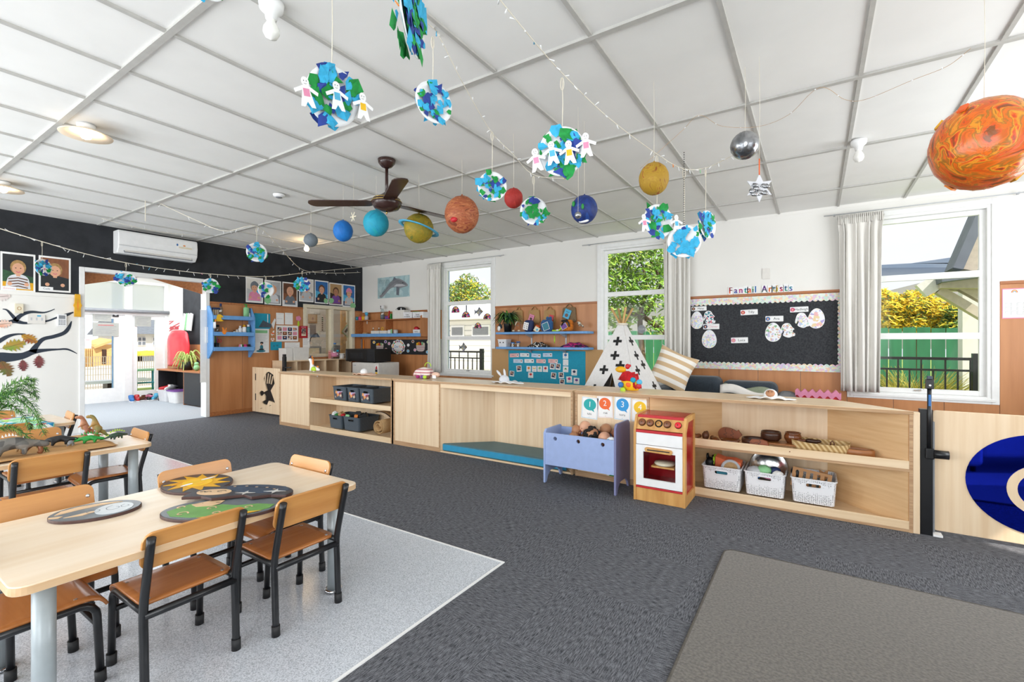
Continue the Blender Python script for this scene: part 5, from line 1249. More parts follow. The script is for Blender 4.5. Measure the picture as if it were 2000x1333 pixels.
# ------------------------------------------------------------------ woven mats, teal board and its cards
on_back('woven_mat','woven flax mat hanging behind the teal cloth board','woven mat',(961,683,1178,762),lambda g,w,h:sheet(g,w,h,.006,'weave_mat'),dy=.014)
on_back('cloth_board','teal cloth board dotted with small cards, below the blue shelves','noticeboard',(993.5,686,1143.5,758),lambda g,w,h:sheet(g,w,h,.004,'teal'),dy=.021)
ZT=lambda x,y:(980+x*.09,680+y*.09)
def tealcard(label,x0,y0,x1,y1,kind,tilt=0):
 a=ZT(x0,y0);c=ZT(x1,y1)
 def f(g,w,h):
  sheet(g,w,h,.0015,{'pinktag':'card_pinkline','bluetag':'card_palebl'}.get(kind,'paper'),.004)
  if kind.endswith('tag'):
   g.m('ink_grey');g.flat(-w*.3,-w*.02,-.003,.003,-.0018);g.m('paper');g.ell(w*.34,0,h*.36,h*.36,-.0018,12);g.m('ink' if kind=='whitetag' else 'brown_mid');g.ell(w*.34,h*.05,h*.24,h*.16,-.0021,10)
  elif kind=='photo':
   g.m('card_photo');g.flat(-w*.36,w*.36,-h*.28,h*.40,-.0018);g.m('skin_a');g.ell(0,h*.12,w*.14,h*.15,-.0021,12);g.m('navy');g.poly([(-w*.25,-h*.28),(w*.25,-h*.28),(w*.12,-.02*h),(-w*.12,-.02*h)],-.0021)
  else:
   g.m('ink_grey');g.flat(-w*.2,w*.2,-h*.32,-h*.28,-.0018)
   if kind=='tri':g.m('green');g.poly([(-w*.28,-h*.05),(w*.28,-h*.05),(0,h*.28)],-.0018)
   elif kind=='banana':g.m('yellow');g.line(spline([(-w*.3,h*.2),(-w*.1,h*.06),(w*.15,h*.08),(w*.32,h*.24)],4),.012,-.0018)
   elif kind=='grid':
    g.m('grey_light');[g.flat(-w*.3+i*w*.3-.001,-w*.3+i*w*.3+.001,-h*.1,h*.3,-.0018)for i in range(3)]
   else:g.m(kind);g.ell(0,h*.12,w*.26,h*.22,-.0018,14);g.m('green');g.ell(w*.1,h*.32,w*.08,h*.05,-.0021,8)
 return on_back('picture_card',label,'card',(a[0],a[1],c[0],c[1]),f,'cards on the teal cloth board',.026,tilt)
mat('card_palebl','#CFE0F2',.7,.03)
for i,(x0,k)in enumerate(((175,'pinktag'),(397,'whitetag'),(645,'bluetag'),(895,'bluetag'))):tealcard(('pale pink name strip first in the top row of the teal board','white name strip second in the top row of the teal board','pale blue name strip third in the top row of the teal board','pale blue name strip last in the top row of the teal board')[i],x0,(125,120,128,118)[i],x0+200,(208,200,212,200)[i],k,(-.04,0,.05,-.02)[i])
for i,(x0,k)in enumerate(((253,'bluetag'),(492,'whitetag'),(750,'pinktag'),(1010,'pinktag'))):tealcard(('pale blue name strip first in the second row of the teal board','white name strip second in the second row of the teal board','pale pink name strip third in the second row of the teal board','pale pink name strip last in the second row of the teal board')[i],x0,(250,248,250,248)[i],x0+205,(332,330,335,335)[i],k,(0,-.02,.01,.02)[i])
for lb,x0,y0,x1,y1,k,tl in(('card with a blue circle, top of the column of shapes',1325,112,1443,242,'blue_deep',0),('card with faint lines between the blue circle and the green triangle',1330,258,1445,388,'grid',0),('card with a green triangle below the lined card',1328,405,1445,532,'tri',.03),
 ('tilted photo card near the edge of the teal board',320,388,430,520,'photo',-.12),('photo card lowest at the soft toy end of the teal board',172,505,270,622,'photo',.05),('card with an orange fruit',537,398,632,520,'orange',.03),('card with a yellow banana',655,400,755,524,'banana',0),('card with a green kiwifruit',772,400,875,524,'green_pale',0),('card with a dark red fruit',895,400,1003,528,'red',.02),('card with a red strawberry below the fruit row',575,535,683,655,'red_bright',0),
 ('photo card above the pair of photos, next to the fruit row',1045,345,1150,472,'photo',.04),('photo card touching the column of shapes',1168,345,1275,478,'photo',.05),('photo card in the lower middle of the teal board',1068,540,1178,675,'photo',.08),('photo card below the green triangle',1235,535,1348,665,'photo',-.06),('photo card cut off by the divider top',1255,682,1365,800,'photo',0),
 ('card with a blue and red picture at the far end of the teal board',1512,472,1633,602,'navy',.02),('tilted card with a red scribble near the lower corner',1405,625,1528,758,'pink_hot',-.08),('card with a purple shape in the lower corner',1560,655,1685,785,'purple',.03)):
 tealcard(lb,x0,y0,x1,y1,k,tl)

# ------------------------------------------------------------------ two long blue shelves between the windows
SD=.26;SX0,SX1=aty(968,655,YB-SD-.014).x,aty(1146,655,YB-SD-.014).x
SH1=1.345;SH2=1.105;sc_x=(SX0+SX1)/2
for z,lb in((SH1,'long blue wall shelf with the leafy plant and soft toys'),(SH2,'long blue wall shelf with the white tub and folded fabric')):
 t=T('wall_shelf',lb,'shelf',(sc_x,YB-.014,z),0,'blue wall shelves on steel brackets');hw2=(SX1-SX0)/2
 out=[(-hw2,-SD),(hw2-.08,-SD)]+arc((hw2-.08,-SD+.08),.08,-90,0,5)[1:]+[(hw2,0),(-hw2,0)]
 G('blue_shelf').slab(out,-.036,0).build('board',t,bev=.004)
 for x in(-.27,.35):
  g=G('grey_light');g.prism([(0,0)]*0 or[(x-.004,-.036),(x-.004,-.10),(x+.004,-.10),(x+.004,-.036)],-.02,0);g.T=Matrix.Translation((x,0,0))@Matrix.Rotation(-PI/2,4,'Z');g.prism([(0,-.036),(0,-.10),(.2,-.045),(.2,-.036)],-.004,.004);g.build('bracket',t)
for x in(-.27,.35):
 g=G('grey_light');g.box(-.012,.012,-.012,0,1.05,SH1-.036);one(g,'shelf_upright','steel upright strip nearest the plant' if x<0 else 'steel upright strip nearest the teepee','shelf bracket',(sc_x+x,YB-.014,0),0,'steel shelf uprights')
YS=YB-.16
def kx(px,y=YS):return aty(px,640,y).x
# plant
pt=T('potted_plant','bushy dark green plant in a black pot on the upper blue shelf','plant',(kx(991),YS+.01,SH1+.0005))
G('black').lathe([(0,0),(.055,0),(.068,.13),(.07,.14),(.062,.14),(.056,.02)],20).build('pot',pt)
q=random.Random(11);g=G('leaf_dark')
for i in range(150):
 a=q.uniform(0,2*PI);L=q.uniform(.16,.31);h=q.uniform(.08,.20);dr=q.uniform(-.17,.04);c_,s_=math.cos(a),math.sin(a)*.75;wd_=q.uniform(.011,.018)
 g.m(q.choice(('leaf_dark','leaf_dark','leaf_dark','leaf_green','leaf_light')))
 P=[Vector((0,0,.13)),Vector((c_*L*.45,min(s_*L*.45,.12),.13+h)),Vector((c_*L,min(s_*L,.13),.13+h+dr))];sd=Vector((-s_,c_,0)).normalized()*wd_
 pts=spline([tuple(p)for p in P],4);vs=[]
 for k,p in enumerate(pts):u=k/(len(pts)-1);r_=math.sin(PI*min(1,.12+.88*u));vs+=[Vector(p)-sd*r_,Vector(p)+sd*r_+Vector((0,0,.002))]
 g.add(vs,[(2*k,2*k+1,2*k+3,2*k+2)for k in range(len(pts)-1)],True)
g.build('foliage',pt)
def plush(label,px,nodes,edges,mt,extra=None,y=YS,z=SH1,rz=0):
 t=T('soft_toy',label,'soft toy',(kx(px,y),y,z+.0005),rz);skin('body',nodes,edges,mt,t)
 if extra:extra(t)
 return t
mat('plush_brown','#A5683E',.95,.15,(60,60,60),sheen=.4,bump=.4);mat('plush_blue','#2B5F96',.95,.15,(60,60,60),sheen=.3,bump=.4);mat('plush_orange','#D87A24',.95,.2,(40,40,40),bump=.5)
n,e=chain([(0,0,.06,.058),(0,-.005,.11,.046),(0,-.01,.165,.036)],[0,(.05,-.06,.02,.02)],[0,(-.05,-.06,.02,.02)])
def kiwi(t):
 G('cream').tube([(0,-.045,.165),(-.004,-.075,.14),(-.008,-.09,.10)],[.010,.008,.004],8).build('beak',t);g=G('black');[g.ball((s*.018,-.040,.178),.005,6,4)for s in(-1,1)];g.build('eye',t)
 for s in(-1,1):G('cream').ball((s*.05,-.075,.018),(.02,.025,.014),8,6).build('foot',t)
 G('teal').ball((.02,-.054,.10),(.008,.004,.006),8,5).build('badge',t)
plush('brown plush kiwi bird with a cream beak on the upper blue shelf',1013,n,e,'plush_brown',kiwi,YS-.07)
n,e=chain([(0,0,.05,.05),(0,-.01,.10,.04),(0,-.02,.14,.03)])
plush('dark plush penguin half hidden beside the plant pot',977,n,e,'charcoal_cloth',lambda t:(G('orange').tube([(0,-.045,.12),(0,-.075,.115)],[.010,.003],8).build('beak',t),G('white').ball((0,-.035,.06),(.03,.02,.045),10,8).build('belly',t)),YS-.06)
n,e=chain([(0,0,.045,.04),(0,-.01,.085,.03),(-.01,-.03,.125,.026),(-.035,-.05,.135,.012)],[0,(.03,.03,.09,.012)])
plush('small brown and white plush bird at the rounded shelf end',1134,n,e,'bird_feather',lambda t:G('black').ball((-.02,-.056,.132),.004,6,4).build('eye',t),YS-.04)
def pack(label,px,mt,w,h,tagm,y=YS-.03,tilt=0,z=SH1,name='book_bag'):
 t=T(name,label,'bag',(kx(px,y),y,z+.0005),0,rot=(0,tilt,0))
 g=G(mt);g.T=Matrix.Translation((0,0,h/2));loft(g,[[(x*k,yy,zz*k)for x,zz in rrect(w,h,w*.28,5)]for yy,k in((-.045,.55),(-.035,.85),(-.01,1),(.02,1),(.045,.85),(.05,.5))],True,True);o=g.build('body',t);mod_sub(o,1)
 if tagm:
  g=G('white');g.T=Matrix.Translation((tagm[1],-.052,h*tagm[2]))@Matrix.Rotation(tagm[3],4,'Y');g.prism(rrect(tagm[4],tagm[5],.004,2),-.003,0);g.m(tagm[0]);g.flat(-tagm[4]*.45,tagm[4]*.45,-tagm[5]*.45,tagm[5]*.45,-.0034);g.m('ink')
  if tagm[0]=='paper':[g.ell(xx*tagm[4]*.22,zz*tagm[5]*.26,.008,.008,-.0038,8)for xx in(-1,1)for zz in(-1,0,1)]
  g.build('card_label',t)
 return t
pack('blue and purple story bag with a white picture card',1033,'navy',.17,.19,('paper',-.025,.48,.22,.09,.12))
pack('blue story bag with a bow and a teal card',1068,'plush_blue',.21,.19,('teal_deep',.01,.42,-.35,.11,.12))
g=G('plush_blue');[g.ball((s*.025,0,0),(.026,.014,.03),10,6)for s in(-1,1)];g.ball((0,-.006,0),.014,8,6);one(g,'fabric_bow','blue fabric bow on top of the blue story bag','bow',(kx(1072,YS-.05),YS-.05,SH1+.205))
pack('orange and black striped tiger bag with a purple card',1108,'plush_orange',.19,.18,('purple',-.03,.42,-.5,.10,.08))
g=G('black');g.tube(spline([(-.07,-.05,-.03),(-.03,-.06,.02),(.0,-.06,.03),(.04,-.06,.02),(.06,-.05,-.05)],4),.013,8);g.tube(spline([(-.075,-.045,.035),(-.03,-.055,.045),(.03,-.055,.05)],4),.012,8);one(g,'bag_strap','black strap twisted across the tiger bag','strap',(kx(1108,YS-.03),YS-.03,SH1+.12))
g=G('card_orange');g.box(-.035,.035,-.02,.02,0,.10);one(g,'picture_book','orange topped book leaning between the two blue bags','book',(kx(1050),YS-.02,SH1+.004),0,rot=(.2,.35,0));g=G('cream');g.box(-.045,.045,-.006,.006,0,.075);g.m('sky_blue');g.ell(.01,.035,.02,.018,-.0065);one(g,'picture_book','cream picture book with a blue disc leaning at the blue bags','book',(kx(1046,YS-.10),YS-.10,SH1+.004),0,rot=(-.2,.5,0))
g=G('green_lime');g.tube(spline([(-.09,0,.014),(-.03,0,.012),(.03,0,.02),(.07,0,.06)],5),[.012]*14+[.016,.012],8);g.m('white');g.ball((0,-.004,.02),(.03,.012,.012),8,6);one(g,'toy_snake','lime green fabric snake lying before the tiger bag','soft toy',(kx(1089,YS-.06),YS-.06,SH1+.001))
# woven bags hanging from the trim
def kete(label,px0,py0,px1,py1,mt,tagm=None):
 cx,cz,w,h=rect_y(px0,py0,px1,py1,YB-.03);t=T('woven_bag',label,'woven bag',(cx,YB-.014,cz),0,'woven flax bags hanging over the blue shelves')
 g=G(mt);loft(g,[[(x*(.88 if z_>0 else 1),-.004-b_*(1-(z_/(h*.55))**2*.6),z_)for x,z_ in rrect(w,h,w*.12,4)]for b_ in(0,.035)],False,True);g.add([(x*(.88 if z_>0 else 1),-.003,z_)for x,z_ in rrect(w,h,w*.12,4)][::-1],[tuple(range(20))]if False else[]);g.build('bag',t)
 for dy in(-.012,-.026):G(mt).tube(spline([(-w*.24,dy,h*.48),(-w*.14,dy,h*.62),(0,dy,h*.72),(w*.14,dy,h*.62),(w*.24,dy,h*.48)],4),.005,6).build('handle',t)
 if tagm:
  g=G(tagm[0]);g.T=Matrix.Translation((tagm[1]*w,-.042,tagm[2]*h))@Matrix.Rotation(tagm[3],4,'Y');g.prism(rrect(tagm[4]*w,tagm[5]*h,.003,2),-.002,0);g.m(tagm[6]);g.ell(0,-tagm[5]*h*.16,tagm[4]*w*.26,tagm[5]*h*.2,-.0026,10);g.m('ink');g.flat(-tagm[4]*w*.3,tagm[4]*w*.3,tagm[5]*h*.2,tagm[5]*h*.24,-.0026);g.build('card_label',t)
kete('woven bag mostly behind the plant',1004,607,1022,634,'weave_bag')
kete('woven bag with a pink card, next to the plant',1032,606,1055,632,'weave_bag',('pink',-.18,-.1,.35,.42,.5,'brown_dark'))
kete('woven bag with a red card, third from the plant',1062,606,1085,632,'weave_bag',('red',.2,-.15,.2,.38,.5,'blue_deep'))
kete('darker woven bag with a pale blue card, nearest the teepee',1098,601,1126,630,'weave_bag_dark',('sky_blue',-.1,.05,.4,.45,.62,'brown'))
# lower shelf
o=tub(G('plastic_white'),.17,.17,.115,.86,r=.02);o.T=Matrix();g=o;g.m('ink');g.ell(-.03,.07,.012,.012,-.083,8);g.ell(.03,.07,.012,.012,-.083,8);one(g,'storage_tub','small white tub with animal drawings on the lower blue shelf','tub',(kx(986),YS-.01,SH2+.0005))
gt_=T('toy_goggles','clear toy goggles with blue rims on the lower blue shelf','goggles',(kx(1009),YS-.03,SH2+.001));
for x,z in((-.055,.062),(.05,.075)):G('blue_deep').lathe([(.025,0),(.036,.005),(.036,.02),(.025,.022)],16,(x,0,z-.01),1,.6).build('lens_rim',gt_);G('glass_jar').lathe([(.032,0),(.028,.055)],14,(x,0,.001)).build('lens',gt_)
G('glass_jar').tube([(-.055,0,.05),(.05,0,.05)],.012,8).build('bridge',gt_)
def heap(label,px,mt,w,h,z=SH2,name='folded_fabric'):
 g=G(mt);g.grid(lambda u,v:((u-.5)*w,(v-.5)*.19,.004+h*(max(0,math.sin(PI*u))**.6)*(max(0,math.sin(PI*v))**.5)*(1+.12*math.sin(17*u+5*v))),28,14);g.box(-w*.48,w*.48,-.09,.09,0,.006);return one(g,name,label,'fabric',(kx(px),YS-.02,z+.0005))
heap('bundle of black and white spotted fabric on the lower blue shelf',1053,'fabric_dots',.32,.075);heap('bundle of purple and pink striped fabric at the lower shelf end',1123,'fabric_purple',.40,.07)
g=G('green_lime');g.tube([(0,0,0),(.004,-.004,-.06),(.0,0,-.115)],[.006,.013,.005],8);g.tube([(0,0,0),(0,.03,.028)],.002,5);one(g,'toy_caterpillar','lime green soft toy hanging under the upper blue shelf','soft toy',(kx(1086),YS-.05,SH1-.066))
# stickers on the first window
def sticker(label,px0,py0,px1,py1,kind,flip=1):
 cx,cz,w,h=rect_y(px0,py0,px1,py1,YB+.058);g=G('black')
 if kind=='dome':
  o=[(-w/2,-h/2),(w/2,-h/2)]+[(w/2*math.cos(a),-h/2+h*math.sin(a))for a in[PI*i/14 for i in range(1,14)]];g.prism(o,-.0012,0);g.m('stained');g.poly([(x*.84,-h/2+(z+h/2)*.84+.006)for x,z in o],-.0016)
 else:
  o=[(w*.48*flip,.02*h),(w*.25*flip,.22*h),(w*.05*flip,.48*h),(-.1*w*flip,.22*h),(-.3*w*flip,.08*h),(-.48*w*flip,.25*h),(-.42*w*flip,-.02*h),(-.48*w*flip,-.28*h),(-.28*w*flip,-.08*h),(-.08*w*flip,-.22*h),(.02*w*flip,-.46*h),(.2*w*flip,-.24*h)]
  g.prism(ccw(o),-.0012,0);g.m('fish_scale');g.poly(ccw([(x*.9,z*.9)for x,z in o]),-.0016);g.m('yellow');g.ell(.3*w*flip,.06*h,.04*w,.05*h,-.002,8)
 return one(g,'window_sticker',label,'window sticker',(cx,YB+.058,cz),0,'stickers on the window pane')
sticker('domed stained glass style sticker next to the curtain',882,599,897.5,611.5,'dome');sticker('domed sticker on a dark stalk between the first dome and the fish',902,609,918,621,'dome');sticker('domed sticker by the window edge next to the plant',944,613,959.5,624,'dome');sticker('domed sticker lowest of the domes',926.5,631,940.5,642,'dome')
sticker('spiny fish sticker above the lowest dome',926,600,944,620,'fish');sticker('spiny fish sticker over the green fence',896,669,913,690,'fish',1)
g=G('grey_paint');g.box(-.012,.012,-.002,0,-.07,.07);one(g,'window_strip','grey strip above the stalked dome sticker','window sticker',(rect_y(909,597,913,612,YB+.058)[0],YB+.058,rect_y(909,597,913,612,YB+.058)[1]),0)
cx,cz,w_,h_=rect_y(1245,635,1261,653,YB+.058);g=G('grey_mid');g.prism([(w_/2*math.cos(PI/8+PI*i/4),h_/2*math.sin(PI/8+PI*i/4))for i in range(8)],-.0015,0);g.m('grey_light');g.txt('TOA',h_*.34,0,0,-.002);one(g,'window_sticker','grey octagonal sticker with TOA lettering on the leafy window','window sticker',(cx,YB+.058,cz))

# ------------------------------------------------------------------ corner cabinet with shelves
CX0,CX1=XL+.03,aty(821,650,YB-.30).x
cb=T('wall_cabinet','orange timber wall cabinet with a blue front edge in the corner','cabinet',((CX0+CX1)/2,YB-.014,0));hw3=(CX1-CX0)/2;CDp=.28
G('panel_wood').box(hw3-.0,hw3+.27,-.02,0,1.24,PT+.012).build('end_board',cb)
G('panel_trim').box(-hw3,hw3,-.20,0,1.61,1.63).build('top_shelf',cb,bev=.003)
G('panel_trim').box(-hw3,hw3,-CDp,0,1.30,1.32).build('lower_shelf',cb);G('blue_shelf').box(-hw3,hw3+.004,-CDp-.012,-CDp,1.283,1.345).build('front_edge',cb,bev=.003)
xd=kx(753,YB-.2)-(CX0+CX1)/2
for x,nm in((-hw3+.009,'side_board'),(xd,'divider_board')):G('panel_trim').box(x-.009,x+.009,-.19,0,1.32,1.61).build(nm,cb)
g=G('panel_wood');g.T=Matrix.Translation((hw3,0,0))@Matrix.Rotation(-PI/2,4,'Z')@Matrix.Scale(1,4);g.prism(ccw([(0,1.285),(CDp,1.285),(CDp,1.66),(.16,1.74),(0,1.76)]),-.009,.009);g.build('side_board',cb)
YC=YB-.12;ZC1=1.6305;ZC0=1.3205
def cx_(px,y=YC):return aty(px,620,y).x
def jar(label,px,z,mt,r,h,lidm=None,name='jar',y=YC,prof=None):
 t=T(name,label,name.split('_')[-1],(cx_(px,y),y,z));G(mt).lathe(prof or[(0,0),(r,0),(r,h*.8),(r*.7,h*.9),(r*.6,h),(0,h)],16).build('body',t)
 if lidm:G(lidm).cyl((0,0,h),(0,0,h*1.18),r*.55,n=12).build('lid',t)
 return t
cup=lambda r,h:[(0,0),(r,0),(r*1.05,h),(r*.92,h),(r*.88,.006),(0,.006)]
for lb,px,mt in(('white and blue mug at the black wall end of the top shelf',698,'teal_deep'),('pink and white mug on the top shelf',704,'pink_hot'),('mustard yellow mug on the top shelf',710,'yellow_deep')):jar(lb,px,ZC1,mt,.038,.07,None,'mug',YC-.02,cup(.04,.075))
jar('silver grey pump bottle beside the mugs',716,ZC1,'grey_light',.04,.09,'sky_blue','bottle');g=G('sky_blue');g.ball((0,0,.03),(.045,.03,.03),10,8,.2,2);one(g,'soft_sponge','pale blue sponge on the pump bottle beside the mugs','sponge',(cx_(716),YC,ZC1+.105))
t=T('spray_bottle','clear spray bottle with a white trigger on the top shelf','bottle',(cx_(747),YC,ZC1));G('glass_jar').lathe([(0,0),(.042,0),(.045,.14),(.03,.19),(.018,.22)],18).build('body',t);G('grey_mid').lathe([(0,.004),(.038,.005),(.040,.10),(0,.10)],16).build('liquid',t);g=G('white');g.box(-.02,.02,-.018,.018,.22,.285);g.m('black');g.box(-.055,-.02,-.008,.008,.255,.28);g.box(-.05,-.036,-.006,.006,.21,.255);g.build('trigger',t)
g=G('purple');g.box(-.06,.06,-.03,.03,0,.07);o1=one(g,'stacked_toy','purple and white toy on the top shelf beside the spray bottle','toy',(cx_(757),YC,ZC1),0,bev=.02,seg=3)
n,e=chain([(0,0,.02,.02),(0,0,.07,.016),(.02,-.01,.12,.014),(.045,-.02,.15,.016),(.03,-.03,.17,.012)]);t=T('soft_toy','red and pink soft toy leaning on the white box of the top shelf','soft toy',(cx_(761),YC-.02,ZC1));skin('body',n,e,'red',t)
g=G('green');g.box(-.014,.014,-.03,.03,0,.11);one(g,'picture_book','thin green book against the white box on the top shelf','book',(cx_(765),YC,ZC1))
def obox(label,px0,px1,z,h,mt,word=None,name='storage_box',d=.18,y=None,tp=1.0,content=None):
 y=YC-.02 if y is None else y;a,c=cx_(px0,y-d/2),cx_(px1,y-d/2);t=T(name,label,'box',((a+c)/2,y,z));w=c-a
 tub(G(mt),w,d,h,.94 if tp!=1 else .985,r=.008,rim=.001).build('body',t)
 if word:
  g=G('ink');k=.06 if len(word)>1 else .05
  for i,s_ in enumerate(word):g.txt(s_,min(.034,w*.17),0,h*.62-i*.034,-d/2-.0035)
  g.build('lettering',t)
 return t
obox('plain white box holding black bags on the top shelf',766,789,ZC1,.155,'off_white')
obox('white tub with written label, next to the plain white box',787,804,ZC1,.105,'plastic_white',('Toilet','art supplies'),tp=.9,y=YC-.06)
obox('white tub with written label, at the end of the top shelf',805,826,ZC1,.10,'plastic_white',('Tamaiti','art supplies'),tp=.9,y=YC-.06)
g=G('black');g.T=Matrix.Translation((0,0,.05));g.ball((0,0,0),(.12,.05,.05),16,8,.1,3);g.m('white');g.ell(-.05,-.01,.016,.02,-.056);g.ell(.06,.0,.014,.026,-.054);one(g,'folded_bag','black patterned bags stuffed in the plain white box','bag',(cx_(783),YC,ZC1+.135))
g=G('white');g.box(-.075,.075,-.03,.03,0,.13);g.m('green');g.box(-.076,.076,-.031,.031,.085,.131);one(g,'supply_box','green and white packet standing behind the labelled tub','packet',(cx_(811),YC+.03,ZC1))
obox('small white caddy with bottles on the lower corner shelf',724,740,ZC0,.075,'off_white',d=.12,y=YC-.05);obox('small white caddy with yellow scissors on the lower corner shelf',741,753,ZC0,.075,'off_white',d=.12,y=YC-.05)
for lb,px,mt in(('clear bottle standing in the first white caddy',729,'glass_jar'),('clear bottle standing at the gap between the white caddies',740,'glass_jar')):jar(lb,px,ZC0+.006,mt,.02,.12,'white','bottle',YC-.05)
g=G('yellow');g.tube([(.03*math.cos(a),0,.03*math.sin(a))for a in[2*PI*i/14 for i in range(14)]],.006,6,closed=True);g.box(-.006,.006,-.003,.003,-.12,-.03);one(g,'safety_scissors','yellow handled scissors in the second white caddy','scissors',(cx_(747,YC-.05),YC-.05,ZC0+.125))
g=G('tan');g.lathe(cup(.06,.05),18);one(g,'clay_bowl','cream bowl on the lower corner shelf','bowl',(cx_(714,YC-.05),YC-.05,ZC0));g=G('pink');g.ball((0,0,.014),(.05,.03,.014),10,6);one(g,'play_dough','pink lump beside the cream bowl','play dough',(cx_(704,YC-.05),YC-.05,ZC0))
for lb,px,mt in(('white roll draped with green tape on the lower corner shelf',762,'white'),('pale grey roll on the lower corner shelf',773,'grey_light')):jar(lb,px,ZC0,mt,.045,.10,None,'paper_roll',YC-.03,[(.018,0),(.045,0),(.045,.10),(.018,.10)])
g=G('green_pale');g.box(-.02,.02,-.004,.004,0,.11);one(g,'green_tape','green strip hanging on the white roll','tape',(cx_(765,YC-.075),YC-.08,ZC0+.001))
obox('white pot with pink lettering full of red craft paper',806,820,ZC0,.085,'plastic_white',('NOTE',),tp=.9,y=YC-.05,d=.12);g=G('red');g.ball((0,0,0),(.06,.04,.04),12,8,.2,5);g.m('pink_hot');g.ball((.01,-.03,-.02),(.05,.02,.02),10,6);one(g,'craft_paper','red and pink paper heaped in the white pot','paper',(cx_(814,YC-.05),YC-.05,ZC0+.11))
t=T('hanging_tool','orange ruler hanging under the corner cabinet','ruler',(cx_(710,YB-.03),YB-.03,1.10));G('orange').box(-.013,.013,-.003,.003,-.10,.12).build('ruler',t);t=T('hanging_tool','grey tool hanging under the corner cabinet','tool',(cx_(706,YB-.03),YB-.03,1.12));G('grey_mid').box(-.014,.014,-.006,.006,-.12,.12).build('handle',t)
g=G('grey_light');g.box(-.01,.01,-.002,.002,-.06,.0);one(g,'paper_clip_tag','small pale tag under the top corner shelf','tag',(cx_(717,YB-.19),YB-.19,1.605))
# Our Kai board
def kai(g,w,h):sheet(g,w,h,.003,'dark')
on_back('food_board','black strip board with paper baskets of food below the corner cabinet','noticeboard',(724,664,840.5,693),kai,dy=.016)
def kaisign(g,w,h):
 pts=[(.5*w*(1+.07*math.sin(9*a))*math.cos(a)**1*(1.0),.5*h*(1+.07*math.cos(11*a))*math.sin(a))for a in[2*PI*i/48 for i in range(48)]];pts=[(x*1.0,z*1.0)for x,z in pts]
 g.m('white');g.prism(pts,-.002,0);q=random.Random(3)
 for k in range(18):a=2*PI*k/18;g.m(('red','green','orange','yellow','purple','brown')[k%6]);g.ell(.40*w*math.cos(a),.39*h*math.sin(a),.05*w,.06*h,-.0024,10)
 g.m('blue_deep');g.txt('Our',h*.26,-w*.14,.02*h,-.0028);g.m('orange');g.txt('Kai',h*.26,w*.19,.02*h,-.0028)
on_back('food_sign','white cloud shaped sign reading Our Kai framed by small foods','sign',(765,664.5,791,692.5),kaisign,dy=.0205)
def kbasket(g,w,h):
 g.m('pink');g.prism(ccw([(-w*.46,h*.12),(-w*.40,-h*.34),(-w*.2,-h*.48),(w*.2,-h*.48),(w*.40,-h*.34),(w*.46,h*.12)]),-.002,0);g.ms[-1]='stripe_rust'
 for k in range(5):g.m(('yellow','orange','red','green_pale','cream')[k]);g.ell(-w*.32+k*w*.16,h*.2+.06*h*(k%2),w*.12,h*.16,-.001,10)
on_back('paper_basket','paper basket with yellow fruit at the microwave end of the black strip board','paper basket',(734,669,750,687),kbasket,dy=.0205);on_back('paper_basket','paper basket with carrots at the curtain end of the black strip board','paper basket',(812,667,831,688),kbasket,dy=.0205)
for k,(x,y,c_)in enumerate(((730.5,669.5,'yellow'),(753,668.5,'purple'),(760,672,'pink'),(754,683.5,'red_bright'),(760.5,687.5,'cream'),(797.5,675,'white'),(797,686.5,'sky_blue'),(806.5,668,'brown_mid'),(810.5,684.5,'pink'),(836,669,'green_lime'),(834.5,688.5,'sky_blue'))):
 def f(g,w,h,c_=c_):g.m('white');g.prism([(w/2*math.cos(2*PI*i/12),h/2*math.sin(2*PI*i/12))for i in range(12)],-.0015,0);g.m(c_);g.ell(0,0,w*.36,h*.38,-.0019,10)
 on_back('food_sticker','small %s food picture on the black strip board'%{'sky_blue':'blue','red_bright':'red','brown_mid':'brown','green_lime':'lime','white':'white'}.get(c_,c_)+('','','','','','',' under the sign','',' by the carrot basket','',' in the corner by the curtain')[k],'food picture',(x-2.6,y-3,x+2.6,y+3),f,'food pictures on the black strip board',.0205)

# microwave, bar fridge, cubby unit
YM=6.02
mw=T('microwave','black microwave on the white bar fridge','microwave',(-7.10,YM,.865))
def bxm(px0,px1,y):return aty(px0,700,y).x,aty(px1,700,y).x
ma,mb_=bxm(674,731,5.75);ma+=.02
mw.location=((ma+mb_)/2,5.75,0);hm=(mb_-ma)/2;mz0,mz1=aty(700,708.5,5.75).z,aty(700,682.5,5.75).z
G('black').box(-hm,hm,0,.40,mz0+.012,mz1).build('body',mw,bev=.006)
g=G('black');g.box(-hm+.01,hm*.52,-.012,.0,mz0+.02,mz1-.008);dm=g.build('door',mw,bev=.004);G('dark').box(-hm*.62,hm*.28,-.0135,-.0118,mz0+.07,mz1-.07).build('door_window',dm);G('chrome').box(-hm+.022,-hm+.034,-.03,-.012,mz0+.04,mz1-.03).build('door_handle',dm)
g=G('dark');g.box(hm*.55,hm-.006,-.010,0,mz0+.02,mz1-.008);g.build('control_panel',mw)
for sx in(-1,1):G('black_rubber').cyl((sx*(hm-.05),.06,mz0),(sx*(hm-.05),.06,mz0+.012),.014).build('foot',mw)
fa,fb=bxm(688,739,5.72);fh=mz0-.001
fr=T('bar_fridge','white bar fridge with an energy rating label','fridge',((fa+fb)/2,5.72,0));hf=(fb-fa)/2
G('off_white').box(-hf,hf,.05,.5,.02,fh).build('body',fr,bev=.008);dfr=G('off_white').box(-hf,hf,0,.048,.04,fh-.004).build('door',fr,bev=.008);G('grey_light').box(-hf+.05,-hf+.10,-.012,0,fh-.06,fh-.045).build('door_handle',dfr)
